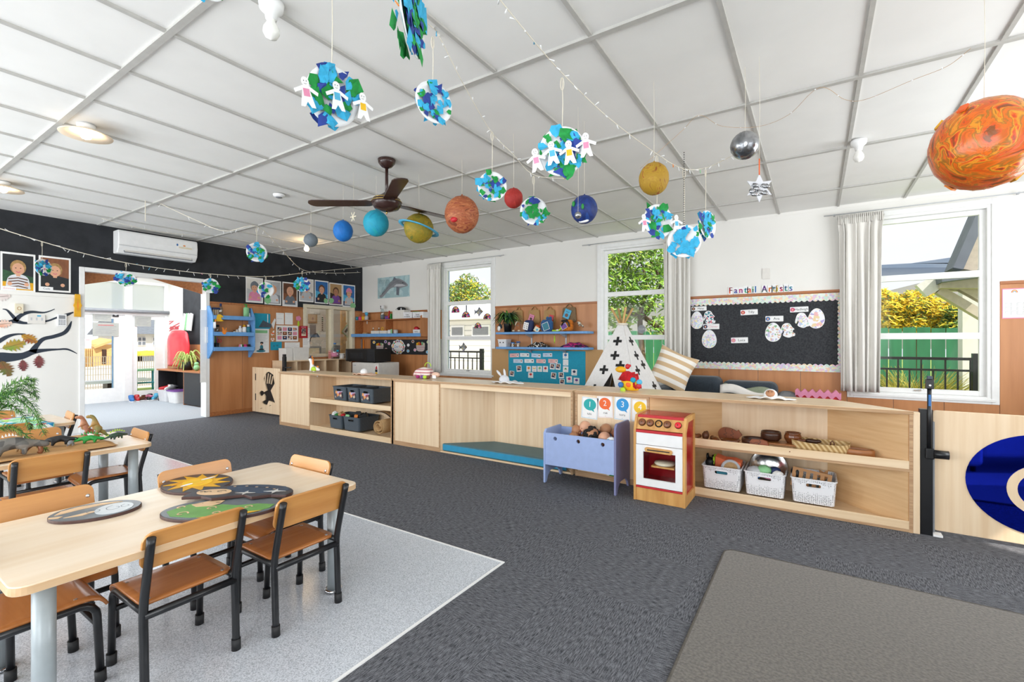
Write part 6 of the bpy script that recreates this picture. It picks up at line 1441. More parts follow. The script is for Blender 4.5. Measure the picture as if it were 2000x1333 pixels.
g=G('white');g.box(hf-.085,hf-.02,-.0015,0,fh-.27,fh-.04);g.m('red');g.poly([(hf-.08,fh-.11),(hf-.025,fh-.11),(hf-.04,fh-.05),(hf-.06,fh-.06)],-.002);g.m('black');g.flat(hf-.082,hf-.023,fh-.16,fh-.115,-.002);g.m('yellow');g.flat(hf-.082,hf-.023,fh-.235,fh-.165,-.002);g.m('black');g.flat(hf-.08,hf-.025,fh-.262,fh-.24,-.002);g.build('energy_label',fr)
for sx in(-1,1):G('black').cyl((sx*(hf-.05),.1,0),(sx*(hf-.05),.1,.02),.02).build('foot',fr)
CXF=-7.66
ca,cb2=atx(555,715,CXF).y,atx(687,715,CXF).y;czt=atx(620,703.5,CXF).z
cu=T('cubby_unit','low beech cubby unit under the office window','cubby unit',(CXF,ca,0),WL);wc=cb2-ca
G('ply_x').box(0,wc,0,.37,czt-.018,czt).build('top',cu,bev=.002);G('ply_z').box(0,wc,.345,.36,0,czt-.018).build('back_panel',cu);G('ply_x').box(0,wc,0,.36,.04,.058).build('base',cu);G('ply_x').box(0,wc,.0,.36,.36,.376).build('shelf',cu)
for px in(556,580,611,636,661,686.5):x=min(max(atx(px,715,CXF).y-ca,.009),wc-.009);G('ply_z').box(x-.009,x+.009,0,.345,.0,czt-.018).build('divider_board',cu)


# ------------------------------------------------------------------ left wall: heat pump, portraits, switches, painted tree
cy,cz,w_,h_=rect_x(217,460,386,505,XL+.10)
y0,y1=atx(231,470,XL+.20).y,atx(386,494,XL+.20).y;z1=atx(231,448.5,XL+.19).z;z0=atx(386,513,XL+.2).z
ac=T('heat_pump','white wall mounted heat pump with a sticker, over the doorway','heat pump',(XL+.01,(y0+y1)/2,(z0+z1)/2),WL);a_=(y1-y0)/2;hh=(z1-z0)/2
g=G('white');g.T=Matrix.Rotation(-PI/2,4,'Z')@Matrix.Translation((0,0,0));prof=[(0,-hh),(.13,-hh),(.185,-hh*.55),(.2,hh*.2),(.19,hh*.85),(.17,hh),(0,hh)]
g.prism(ccw(prof),-a_,a_);g.build('body',ac,bev=.012,seg=3)
g=G('grey_mid');g.T=Matrix.Translation((0,-.165,-hh*.8))@Matrix.Rotation(-.75,4,'X');g.box(-a_*.86,a_*.86,-.004,.004,-.028,.028);vb=g.build('louvre',ac);g=G('off_white');g.T=Matrix.Translation((0,-.172,-hh*.76))@Matrix.Rotation(-.75,4,'X');g.box(-a_*.84,a_*.84,-.004,.004,-.018,.018);g.build('flap',vb)
g=G('grey_light');g.box(-a_+.006,a_-.006,-.2025,-.19,-hh*.36,-hh*.33);g.build('panel_seam',ac)
g=G('paper');g.T=Matrix.Translation((a_*.62,-.2015,hh*.3));g.prism(rrect(.22,.075,.004,2),-.001,0);g.m('blue_deep');g.ell(-.09,.015,.012,.018,-.0015,10);g.m('orange');g.ell(.0,.012,.018,.010,-.0015,10);g.m('cream');g.flat(-.07,.1,-.03,-.006,-.0015);g.build('sticker',ac)
def portrait(label,quad_,bg_,hair,skin_,top,extra=None,hat=None,tagm=None,stripes=None):
 def f(g,w,h):
  sheet(g,w,h,.002);g.m(bg_[0]);g.flat(-w*.44,w*.44,-h*.45,h*.45,-.0023);g.m(bg_[1]);g.poly([(-w*.44,h*.05),(w*.44,-h*.1),(w*.44,h*.45),(-w*.44,h*.45)],-.0026)
  if len(bg_)>2:g.m(bg_[2]);g.flat(-w*.44,w*.44,-h*.45,-h*.25,-.0026)
  g.m(top);g.poly(spline([(-w*.36,-h*.42),(-w*.30,-h*.16),(-w*.12,-h*.06),(w*.14,-h*.06),(w*.30,-h*.16),(w*.36,-h*.42)],3),-.0029)
  if stripes:g.m(stripes);[g.line([(-w*.28,-h*(.18+.07*k)),(0,-h*(.14+.07*k)),(w*.28,-h*(.18+.07*k))],h*.028,-.0031)for k in range(4)]
  g.m(hair);g.ell(0,h*.13,w*.23,h*.19,-.0032,18);g.m(skin_);g.flat(-w*.06,w*.06,-h*.1,h*.02,-.0033);g.ell(0,h*.085,w*.175,h*.155,-.0035,18)
  g.m('ink');[g.ell(s*w*.07,h*.11,w*.022,h*.012,-.0038,8)for s in(-1,1)];g.m('pink_hot');g.line(spline([(-w*.06,h*.02),(0,h*.0),(w*.06,h*.02)],3),h*.014,-.0038)
  g.m(skin_);[g.ell(s*w*.24,-h*.3,w*.07,h*.05,-.0034,10)for s in(-1,1)]
  if hat:g.m(hat);g.poly(spline([(-w*.24,h*.13),(-w*.2,h*.27),(0,h*.36),(w*.2,h*.27),(w*.24,h*.13),(0,h*.2)],3)[::-1],-.0038)
  if tagm:g.m('white');g.flat(-w*.46,-w*.06,-h*.48,-h*.37,-.004);g.m(tagm);g.txt('Emmet' if tagm=='ink_pink' else 'Cade',h*.07,-w*.26,-h*.425,-.0043)
 return on_left('portrait_print',label,'photo print',quad_,f,'portrait prints on the black wall',.012)
portrait('portrait print of a laughing child in a striped top, first on the black wall',(0.5,495,69,571),('leaf_dark','dark','yellow_deep'),'hair_blond','skin_a','paper_grey',tagm='ink_pink',stripes='brown')
portrait('portrait print of a fair haired child in a dark top, beside the paper earth',(75.5,502.5,138,571),('dark','brown_mid','dark'),'hair_blond','skin_a','dark',tagm='navy')
portrait('portrait print of a child in a grey hood and pink coat',(480,543,513.5,592),('grey_light','off_white'),'grey_paint','skin_a','pink',hat='grey_paint')
portrait('portrait print of a bald baby in a grey top behind a hanging paper earth',(516.5,549,549,596),('grey_mid','grey_light'),'skin_a','skin_a','paper_grey')
portrait('portrait print of a baby in a dark grey top with a green toy',(551.5,552.5,581,599.5),('brown_mid','brown','paper_grey'),'skin_a','skin_a','grey_paint')
portrait('portrait print of a crawling baby in grey, partly behind the round paper earth',(584,545.5,612.5,590.5),('grey_mid','off_white','grey_light'),'hair_brown','skin_a','grey_light')
portrait('portrait print of a child in a dark navy top, third from the window wall',(614.5,549,641.5,594),('sky_blue','blue_deep','navy'),'hair_brown','skin_a','dark')
portrait('portrait print of a child in purple on a brown floor, second from the window wall',(643,554,668.5,597),('brown_dark','tan','brown'),'hair_brown','skin_b','purple')
portrait('portrait print of a child in a pink sun hat, closest to the window wall',(669,557,693.5,600.5),('sky_blue','blue_deep','navy'),'hair_brown','skin_a','grey_light',hat='pink')
def leafcard(g,w,h):g.m('green_pale');g.prism(ccw(spline([(0,-h*.5),(w*.42,-h*.2),(w*.48,h*.2),(w*.1,h*.5),(-w*.4,h*.3),(-w*.48,-h*.1),(0,-h*.5)],3)[:-1]),-.0015,0)
for lb,r in(('pale green paper leaf below the bald baby portrait',(516,581,529,595)),('pale green paper leaf on the corner of the navy top portrait',(632.5,584,640,594)),('pale green paper leaf on the corner of the purple top portrait',(642.5,583,652,594)),('pale green paper leaf at the office window corner',(684,592.5,694.5,605))):
 on_left('paper_leaf',lb,'paper leaf',r,leafcard,'pale green paper leaves',.019)
# painted branches
ZB=lambda x,y:(x*.15,560+y*.15)
def branch(label,runs):
 g=G('navy_dark');O=atx(*ZB(*runs[0][0][:2]),XL+.013)
 for run in runs:
  P=[(atx(*ZB(x,y),XL+.013),wd_)for x,y,wd_ in run];pts=spline([(p.y-O.y,p.z-O.z,wd_)for p,wd_ in P],5);g.line([(p[0],p[1])for p in pts],[p[2]*.0018 for p in pts],0)
 o=one(g,'painted_branch',label,'painted branch',(XL+.0135,O.y,O.z),WL,'branches painted on the white wall');mod_solid(o,.0015)
mat('navy_dark','#2A3442',.7,.05)
branch('thick painted branch reaching across the white wall to two thin tips',[[(-300,960,80),(0,930,68),(150,925,56),(300,905,42),(430,855,34),(600,832,20),(750,823,12),(880,822,12),(1003,878,4)],[(420,860,40),(470,780,28),(560,690,24),(700,655,24),(830,610,24),(895,540,20),(932,455,5)]])
branch('thin forked painted branch behind the switch plate',[[(-10,455,10),(100,462,14),(200,455,26),(340,480,16),(600,455,12),(735,410,12),(860,375,20),(955,338,8)],[(195,455,26),(270,380,22),(400,335,18),(580,342,10),(712,297,4)],[(200,430,20),(150,370,16),(90,310,10),(35,297,5)]])
branch('short painted branch ending at the brown oak leaf',[[(-300,900,20),(0,710,24),(110,650,20),(220,625,12),(330,625,8)]])
mat('oak_green','#7E9A3A',.6,c2='#C08A3A',scale=(9,9,9));mat('oak_rust','#8A3A2A',.6,c2='#C79A2E',scale=(10,10,10));mat('oak_dark','#6A2E34',.6,c2='#8A4A48',scale=(12,12,12));mat('oak_deep','#5B6B30',.6,c2='#8A4A30',scale=(8,8,8));mat('leaf_faded','#E3A58A',.7,c2='#E9D9CC',scale=(9,9,9));mat('leaf_pale','#E3DAD6',.7,c2='#D8C4C0',scale=(9,9,9))
def oak(label,x,y,L,ang,mt):
 p=atx(*ZB(x,y),XL+.016);g=G(mt);out=[]
 for k in range(25):
  u=k/12 if k<=12 else(24-k)/12;s=1 if k<=12 else-1
  w_=(.30*math.sin(PI*min(1,u*.92+.06))+.02)*(1.25 if k%2 else .62);out.append(((u-.5)*L+(.05*L if k%2 else 0),s*w_*L))
 g.prism(ccw([(a*math.cos(ang)-c*math.sin(ang),a*math.sin(ang)+c*math.cos(ang))for a,c in out]),-.002,0);g.m('bark');g.line([(-.62*L*math.cos(ang),-.62*L*math.sin(ang)),(.4*L*math.cos(ang),.4*L*math.sin(ang))],.004,-.0024)
 return one(g,'oak_leaf',label,'leaf',(XL+.016,p.y,p.z),WL,'dried oak leaves on the white wall')
oak('large green oak leaf under the brown one on the white wall',185,770,.20,.35,'oak_green');oak('brown and yellow oak leaf at the tip of the short branch',385,685,.16,-.6,'oak_rust');oak('green oak leaf hanging below the thick branch',75,1075,.19,-1.2,'oak_deep');oak('small dark red oak leaf between the green leaf and another red one',300,1035,.13,-1.5,'oak_dark');oak('dark red oak leaf hanging at the fork of the thick branch',507,985,.15,-1.55,'oak_dark');oak('faded orange oak leaf by the thin forked branch',50,490,.14,.2,'leaf_faded');oak('very pale leaf under the first portrait',20,135,.15,.2,'leaf_pale')
def switch(name,label,r,mt,fn=None,d=.02):
 def f(g,w,h):g.m(mt);g.prism(rrect(w,h,.006,3),-d,0);fn and fn(g,w,h,-d-.0006)
 return on_left(name,label,'wall switch',r,f,None,.012,bev=.002)
switch('push_button','cream push button plate above the triple switch',ZB(187,228)+ZB(298,352),'cream',lambda g,w,h,y:(g.m('tan'),g.ell(0,0,w*.27,h*.2,y,14),g.m('cream'),g.ell(0,0,w*.17,h*.14,y-.001,12)),.03)
switch('light_switch','white triple light switch with a blue label',ZB(355,372)+ZB(585,490),'off_white',lambda g,w,h,y:([(g.m('grey_light'),g.flat(-w*.34+k*w*.3,-w*.24+k*w*.3,-h*.12,h*.18,y))for k in range(3)],g.m('sky_blue'),g.flat(w*.03,w*.25,h*.3,h*.46,y)),.016)
switch('alarm_keypad','white alarm keypad with a grey screen near the doorway',ZB(742,365)+ZB(860,520),'white',lambda g,w,h,y:(g.m('grey_mid'),g.flat(-w*.36,w*.36,h*.1,h*.40,y),g.m('grey_paint'),[g.flat(-w*.38+i*w*.2,-w*.24+i*w*.2,-h*.4+j*h*.12,-h*.33+j*h*.12,y)for i in range(4)for j in range(4)]),.025)
def lantern(g,w,h):g.m('yellow_deep');g.prism(ccw([(-w*.3,h*.5),(w*.3,h*.5),(w*.36,h*.12),(w*.5,0),(w*.36,-h*.12),(w*.4,-h*.5),(-w*.4,-h*.5),(-w*.36,-h*.1),(-w*.5,0),(-w*.36,h*.12)]),-.03,-.002);g.m('orange');g.poly([(0,h*.3),(w*.1,0),(0,-h*.3),(-w*.1,0)][::-1],-.0305)
on_left('paper_lantern','yellow folded paper ornament on the doorway casing','paper ornament',ZB(950,105)+ZB(1058,398),lantern,None,.026)
# ------------------------------------------------------------------ blue shelf unit on the panelled wall
ZS=lambda x,y:(400+x*.09004,580+y*.09004)
bu0,bu1=atx(411,650,XL+.13).y,atx(494,650,XL+.13).y
bs=T('wall_shelf','blue three tier wall shelf on the orange panelled wall','shelf',(XL+.013,(bu0+bu1)/2,0),WL);hb=(bu1-bu0)/2
zt,zm,zl,zb0=[atx(455,y,XL+.19).z for y in(619.5,651,680,698)];ztop=atx(412,598,XL+.1).z
for s in(-1,1):
 g=G('blue_shelf');g.T=Matrix.Translation((s*(hb-.009),0,0))@Matrix.Rotation(-PI/2,4,'Z');g.prism(ccw([(0,zb0-.02),(.05,zb0-.02),(.19,zl-.03),(.19,zt),(.08,ztop),(0,ztop)]),-.009,.009);g.build('side_board',bs,bev=.002)
for z in(zt,zm,zl):
 sh=G('blue_shelf').box(-hb+.018,hb-.018,-.185,0,z-.05,z-.034).build('shelf',bs);G('blue_shelf').box(-hb+.018,hb-.018,-.198,-.185,z-.05,z+.012).build('lip',sh,bev=.002)
def sh_item(name,label,cat,px,z,fn,dx=.10,group=None):
 p=atx(px,650,XL+dx);g=G('white');fn(g);return one(g,name,label,cat,(XL+dx,p.y,z-.033),WL,group)
bot=lambda r,h,body,cap,capr=.6:(lambda g:(g.m(body),g.lathe([(0,0),(r,0),(r,h*.72),(r*.5,h*.82),(0,h*.82)],14),g.m(cap),g.cyl((0,0,h*.8),(0,0,h),r*capr,n=12)))
def pumpb(g):g.m('green_pale');g.lathe([(0,0),(.045,0),(.045,.19),(.03,.205),(0,.205)],18,sy=.7);g.m('green');g.cyl((0,0,.2),(0,0,.245),.012);g.box(-.035,.012,-.008,.008,.24,.255)
sh_item('lotion_bottle','pale green pump bottle on the top blue tier','bottle',481,zt,pumpb);sh_item('white_tube','small white tube beside the green pump bottle','tube',487,zt,bot(.018,.11,'white','white'))
sh_item('clear_bottle','clear bottle with a dark cap at the top tier end','bottle',431,zt,bot(.032,.24,'glass_jar','navy',.5));sh_item('brush_holder','blue and white brush set at the doorway end of the top tier','brushes',421.5,zt,lambda g:(g.m('navy'),g.box(-.05,.05,-.03,.03,.14,.17),g.m('cream'),[g.cyl((x,0,.0),(x,0,.15),.008,n=8)for x in(-.03,0,.03)]))
for lb,px,r,h,b_,c_ in(('short dark capped bottle on the middle blue tier',457.5,.018,.075,'white','black'),('white capped bottle second on the middle tier',463,.024,.09,'off_white','white'),('tall white tube third on the middle tier',469,.028,.15,'white','paper'),('white bottle with a yellow cap and navy band',477,.032,.17,'paper','yellow_deep'),('blue spray bottle with a white top on the middle tier',485,.034,.175,'teal_deep','white')):
 sh_item('craft_bottle',lb,'bottle',px,zm,bot(r,h,b_,c_),group='bottles on the middle blue tier')
sh_item('glass_jar','clear jar with a dark lid at the doorway end of the middle tier','jar',424.5,zm,bot(.03,.16,'glass_jar','black',.9));sh_item('pen_cup','dark cup at the doorway end of the lowest tier','cup',423,zl,lambda g:(g.m('dark'),g.cyl((0,0,0),(0,0,.11),.034),g.m('purple'),g.cyl((0,0,.1),(.01,0,.2),.006),g.m('green'),g.cyl((-.01,0,.1),(-.02,0,.22),.006)))
sh_item('paper_scissors','red handled scissors standing on the lowest tier','scissors',428.5,zl,lambda g:(g.m('grey_mid'),g.box(-.006,.006,-.003,.003,0,.10),g.m('red'),[g.tube([(s*.016+.014*math.cos(a),0,.145+.025*math.sin(a))for a in[2*PI*i/12 for i in range(12)]],.005,6,closed=True)for s in(-1,1)]))
for lb,px,mt,r in(('pink glitter tube',468.5,'pink',.018),('green trinket',473,'leaf_green',.02),('pink jelly jar',479,'pink_hot',.03),('dark trinket',485.5,'dark',.025),('white paper scrap',470.5,'white',.02)):sh_item('craft_pot',lb+' in the cluster on the lowest blue tier','craft pot',px,zl,bot(r,.085,mt,mt,.8),group='pots clustered on the lowest tier')
for k,(dy,c_)in enumerate(((-.03,'green'),(0,'black'),(.03,'orange'))):sh_item('marker_pen','%s marker clipped at the doorway side of the blue shelf'%c_,'pen',411+k*1.8,zm+.10,lambda g,c_=c_:(g.m('white'),g.cyl((0,-.1,0),(0,-.1,.1),.008,n=8),g.m(c_),g.cyl((0,-.1,.1),(0,-.1,.14),.009,n=8)),.10+k*.02)
def hat(g,w,h):g.m('yellow');g.prism(ccw([(-w*.5,-h*.42),(-w*.28,-h*.2),(-w*.22,h*.3),(-w*.1,h*.46),(w*.08,h*.5),(w*.25,h*.42),(w*.48,h*.12),(w*.40,h*.05),(w*.24,h*.18),(w*.26,-h*.2),(w*.5,-h*.42),(w*.2,-h*.5),(-w*.2,-h*.5)]),-.004,0)
on_left('felt_hat','yellow felt bell shape on the top blue tier','felt shape',ZS(205,385)+ZS(410,540),hat,None,.2135)
def hand(g,w,h):g.m('orange');g.prism(ccw([(-w*.1,-h*.5),(w*.18,-h*.5),(w*.3,-h*.25),(w*.5,-h*.05),(w*.5,h*.03),(w*.25,-h*.08),(w*.42,h*.40),(w*.3,h*.44),(w*.1,h*.06),(-w*.2,h*.5),(-w*.4,h*.46),(-w*.28,0),(-w*.4,-h*.2)]),-.004,0)
on_left('felt_hand','orange paper hand hung on the middle blue tier','paper hand',ZS(358,668)+ZS(485,822),hand,None,.2135)
on_left('note_pad','white ruled pad on the doorway casing','note pad',(401,640,418,670.5),lambda g,w,h:(sheet(g,w,h,.02,'paper'),g.m('ink_grey'),[g.flat(-w*.4,w*.4,h*(.3-.15*k),h*(.304-.15*k),-.0204)for k in range(5)]),None,.03);on_left('paper_notice','long white paper taped down the doorway casing','notice',(391,606,403,748),lambda g,w,h:sheet(g,w,h,.002),None,.028)
# notices on the panelled wall
ZP2=lambda x,y:(510+x*.11256,580+y*.11256)
def pl(name,label,cat,r,fn,tilt=0,dx=.014,group=None):return on_left(name,label,cat,r,fn,group,dx,tilt)
def bag(g,w,h):g.m('teal');g.prism(rrect(w*.72,h,.01,2,-w*.12),-.012,0);g.m('white');g.flat(w*.10,w*.14,-h*.3,h*.45,-.0125);g.m('felt_grey');g.poly(ccw([(-w*.3,-h*.42),(-w*.1,h*.05),(w*.3,-h*.2),(w*.3,-h*.42)]),-.013);g.m('white');g.prism(ccw([(w*.30,-h*.2),(w*.46,h*.2),(w*.5,h*.1),(w*.4,-h*.5)]),-.014,-.002)
pl('glove_packet','teal packet with grey gloves pinned beside the blue shelf','packet',ZS(1060,370)+ZS(1530,700),bag)
def poster(g,w,h):sheet(g,w,h);g.m('green_pale');g.flat(-w*.4,w*.4,h*.3,h*.42,-.0024);g.m('grey_light');[g.flat(-w*.42,w*.42-.02*(k%3),h*(.24-.05*k),h*(.25-.05*k),-.0024)for k in range(7)];g.m('teal_deep');g.ell(0,-h*.43,w*.28,h*.05,-.0024);g.ell(w*.04,-h*.28,w*.1,h*.11,-.0026,12);g.m('dark');g.ell(w*.04,-h*.36,w*.18,h*.03,-.0028);g.ell(w*.05,-h*.1,w*.1,h*.05,-.0026,10);g.m('skin_a');g.ell(w*.04,-h*.15,w*.055,h*.045,-.0028,10)
pl('poster','pale poster of a seated figure on a mat under the teal packet','poster',ZS(1035,690)+ZS(1392,1222),poster)
def lines(n,c_='ink_grey'):return lambda g,w,h:(sheet(g,w,h),g.m(c_),[g.flat(-w*.4,w*(.4-.1*(k%3)),h*(.4-.8*k/n),h*(.412-.8*k/n),-.0024)for k in range(n)])
pl('paper_notice','white notice high on the orange wall, next to another by the pink flower','notice',ZP2(260,285)+ZP2(395,485),lines(2));pl('paper_notice','plain white notice beside the pink flower ornament','notice',ZP2(412,285)+ZP2(548,488),lines(1))
def collage(g,w,h):
 sheet(g,w,h)
 for i in range(4):
  for j in range(3):g.m(('card_photo','toy_mix','pink','brown_mid','navy')[(i*2+j)%5]);g.flat(-w*.44+i*w*.23,-w*.25+i*w*.23,h*(.16-.27*j),h*(.38-.27*j),-.0024);g.m('skin_a');g.ell(-w*.345+i*w*.23,h*(.29-.27*j),w*.04,h*.05,-.0028,8)
pl('photo_collage','white sheet of twelve small photographs','photo sheet',ZP2(258,505)+ZP2(642,780),collage)
def frame_(g,w,h):g.m('red_side');g.prism(rrect(w,h,.004,2),-.015,0);g.m('card_photo');g.flat(-w*.28,w*.28,-h*.28,h*.3,-.0155);g.m('cream');g.flat(-w*.28,w*.28,-h*.32,-h*.2,-.0158);g.m('pink');g.flat(-w*.3,w*.3,h*.38,h*.43,-.0158)
pl('framed_picture','dark red picture frame at the edge of the office window','picture frame',ZP2(660,512)+ZP2(800,722),frame_,0,.03)
def flower(g,w,h):g.m('pink');[g.ell(w*.28*math.cos(a),h*.25+h*.13*math.sin(a),w*.26,h*.12,-.002-.0004*i,12)for i,a in enumerate([2*PI*k/5 for k in range(5)])];g.m('green_lime');g.prism(ccw([(-w*.05,h*.1),(w*.05,h*.1),(w*.2,-h*.3),(w*.1,-h*.5),(-w*.1,-h*.5),(-w*.2,-h*.3)]),-.003,0)
o=pl('paper_flower','pink paper flower with a lime stem above the red frame','paper flower',ZP2(602,335)+ZP2(692,520),flower)
def bird(g,w,h):g.m('paper');g.prism(ccw([(-w*.4,-h*.1),(-w*.1,h*.1),(w*.1,h*.45),(w*.4,h*.5),(w*.3,h*.1),(w*.1,0),(w*.4,-h*.3),(0,-h*.2),(-w*.1,-h*.5)]),-.002,0);g.m('card_orange');g.ell(0,0,w*.3,h*.14,-.0026,10)
pl('paper_bird','orange and white paper bird above the paper heart','paper bird',ZP2(160,590)+ZP2(240,690),bird);pl('paper_heart','white paper heart with an orange mark above the blue card','paper heart',ZP2(165,718)+ZP2(232,782),lambda g,w,h:(g.m('paper'),g.prism(ccw(spline([(0,-h*.5),(w*.48,h*.1),(w*.3,h*.48),(0,h*.3),(-w*.3,h*.48),(-w*.48,h*.1),(0,-h*.5)],4)[:-1]),-.002,0),g.m('card_orange'),g.ell(0,h*.1,w*.3,h*.14,-.0026,10)))
pl('greeting_card','bright blue card low on the orange wall','card',ZP2(162,787)+ZP2(358,932),lambda g,w,h:(sheet(g,w,h,.002,'teal'),g.m('teal_deep'),g.ell(w*.1,h*.05,w*.12,h*.12,-.0024,8),g.ell(-w*.2,0,w*.08,h*.1,-.0024,8)))
pl('paper_notice','wide handwritten notice above the white boxes','notice',ZP2(408,795)+ZP2(668,900),lines(5));pl('paper_notice','tall handwritten sheet on the office window edge beside the red frame','notice',ZP2(722,545)+ZP2(842,890),lines(12),0,.026)
# white boxes on the cubby unit, things on the sill
for lb,r,d in(('plain white box beside a wider one on the cubby unit',ZP2(425,895)+ZP2(560,1100),.22),('wide plain white box on the cubby unit',ZP2(562,890)+ZP2(838,1100),.26)):
 cy,cz,w_,h_=rect_x(*r,CXF-.04);g=G('off_white');tub(g,w_,d,h_,.97,r=.01,rim=.002,cy=d/2);one(g,'storage_box',lb,'box',(CXF-.04,cy,czt+.0005),WL)
pw=T('water_bottle','large clear water bottle with a blue cap at the office window','bottle',(*atx(654,700,CXF-.15).xy,czt+.0005));G('glass_jar').lathe([(0,0),(.075,0),(.075,.14),(.06,.2),(.025,.26),(.022,.28)],20).build('body',pw);G('blue_deep').cyl((0,0,.28),(0,0,.305),.025).build('cap',pw);G('pink').cyl((0,0,.04),(0,0,.12),.0755,n=20).build('label_band',pw)
for lb,px,b_,c_,r,h in(('slim clear bottle with a teal band beside the water bottle',659.5,'glass_jar','teal',.025,.17),('pale cup by the microwave',668,'off_white','off_white',.05,.10)):p=atx(px,700,CXF-.08);g=G('white');bot(r,h,b_,c_,.9)(g);one(g,'slim_bottle' if r<.03 else 'paper_cup',lb,'bottle' if r<.03 else 'cup',(p.x,p.y,czt+.0005))
g=G('card_pinkline');g.box(-.05,.05,-.02,.02,0,.16);g.m('red');[g.box(-.04,.04,-.021,-.02,.02+k*.03,.03+k*.03)for k in range(4)];one(g,'tissue_packet','pink printed packet standing behind the water bottle','packet',(*atx(646,700,CXF-.24).xy,czt+.0005))
# office beyond the glass
def off(name,label,cat,r,fn,X=-10.78,**k):return on_left(name,label,cat,r,fn,'things in the office',X-XL,**k)
off('paper_notice','pale notice hanging high in the office','notice',ZP2(845,155)+ZP2(1010,300),lines(6));off('wall_print','brown print with a crest on the office wall','print',ZP2(815,310)+ZP2(970,460),lambda g,w,h:(sheet(g,w,h,.01,'tan'),g.m('brown_mid'),g.poly([(0,-h*.2),(w*.12,0),(0,h*.2),(-w*.12,0)],-.0105),g.flat(-w*.4,w*.4,-h*.42,-h*.34,-.0105)))
off('wall_chart','dark patterned chart on the office wall','chart',ZP2(845,485)+ZP2(950,700),lambda g,w,h:(sheet(g,w,h,.005,'grey_mid'),g.m('grey_paint'),[g.line([(-w*.5,h*(.4-.12*k)),(0,h*(.3-.12*k)),(w*.5,h*(.4-.12*k))],h*.04,-.0055)for k in range(7)]));off('strip_chart','narrow strip of symbols on the office wall','chart',ZP2(1040,350)+ZP2(1083,600),lambda g,w,h:(sheet(g,w,h,.004,'off_white'),g.m('dark'),[g.ell(0,h*(.42-.14*k),w*.36,h*.045,-.0045,8)for k in range(7)]))
of=T('desk','pale office desk with a cable seen through the internal window','desk',(-10.1,7.0,0));G('off_white').box(-.4,.4,-1.3,1.2,.70,.73).build('desktop',of);G('grey_light').box(-.35,.35,-1.25,-.8,0,.70).build('pedestal',of);G('grey_light').box(-.35,.35,.8,1.15,0,.70).build('pedestal',of)
g=G('grey_mid');g.box(-.2,.2,-.28,.28,0,.34);g.m('cream');g.box(.2,.21,-.22,.22,.16,.30);one(g,'office_printer','grey printer on the office desk','printer',(-10.1,6.6,.731));t=T('desk_lamp','black desk lamp on the office desk','lamp',(-10.2,6.75,1.072));G('black').tube([(0,0,0),(0,.05,.2),(.05,.12,.3)],.012,8).build('arm',t);G('black').lathe([(.09,0),(.03,.1),(0,.1)],16,(.08,.14,.22)).build('lamp_shade',t)
g=G('grey_paint');g.box(-.03,.03,-.24,.24,.05,.36);g.box(-.08,.08,-.1,.1,0,.05);one(g,'computer_monitor','grey monitor in the office behind the second pane','monitor',(-10.15,7.5,.731))
p=atx(674,648,XL-.2);g=G('green_pale');g.T=Matrix.Rotation(.7,4,'Y');g.prism(rrect(.20,.20,.01,2),-.003,0);g.m('paper');g.flat(-.085,.085,-.085,.085,-.0035);g.m('dark');g.flat(-.05,.0,-.05,.05,-.004);one(g,'hanging_card','green edged card hung point down behind the office glass','card',(XL-.13,p.y,p.z),WL)
g=G('tan');g.box(-.02,.02,-.55,.0,.0,2.0);g.m('cream');[g.box(.02,.024,-.42,-.1,z,z+.3)for z in(.9,1.3,1.65)];one(g,'office_door','tan office door with papers on it, behind the second pane','door',(-9.6,7.75,.001))
# ------------------------------------------------------------------ foyer
FD=T('door_1','white glazed entrance doors with notices, at the end of the foyer','door',(FX,0,0));FD['kind']='structure'
g=G('trim_white');DYs=(2.62,3.64,3.72,4.72)
[g.box(-.1,.02,a,c,0,2.42)for a,c in((2.62,2.70),(3.62,3.74),(4.30,4.42))];[g.box(-.098,.018,a,c,z0,z1)for a,c in((2.70,3.62),(3.74,4.30))for z0,z1 in((2.36,2.42),(1.72,1.80))];g.build('frame',FD)
for nm,a,c,zb_ in(('door_leaf',2.70,3.62,.27),('side_light',3.74,4.30,.18)):
 g=G('trim_white');g.box(-.06,-.01,a,a+.09,0,1.72);g.box(-.06,-.01,c-.16,c,0,1.72);g.box(-.058,-.012,a+.09,c-.16,0,zb_);g.box(-.058,-.012,a+.09,c-.16,1.64,1.72);lf=g.build(nm,FD);G('glass').box(-.036,-.032,a+.09,c-.16,zb_,1.64).build('glass_pane',lf)
for a,c in((2.70,3.62),(3.74,4.30)):G('frost').box(-.04,-.035,a,c,1.80,2.36).build('fanlight',FD)
def fn_(name,label,cat,r,fn,X=FX+.01):return on_left(name,label,cat,r,fn,'notices on the foyer doors',X-XL)
mat('notice_grey','#A9ABA5',.6,.04)
def ntc(mt='notice_grey',n=6,red=False):return lambda g,w,h:(sheet(g,w,h,.003,mt),g.m('red' if red else 'ink_grey'),g.flat(-w*.3,w*.3,h*.3,h*.34,-.0034),g.m('ink_grey'),[g.flat(-w*.4,w*(.4-.08*(k%3)),h*(.2-.6*k/n),h*(.22-.6*k/n),-.0034)for k in range(n)])
ZF=lambda x,y:(150+x*.21,520+y*.21)
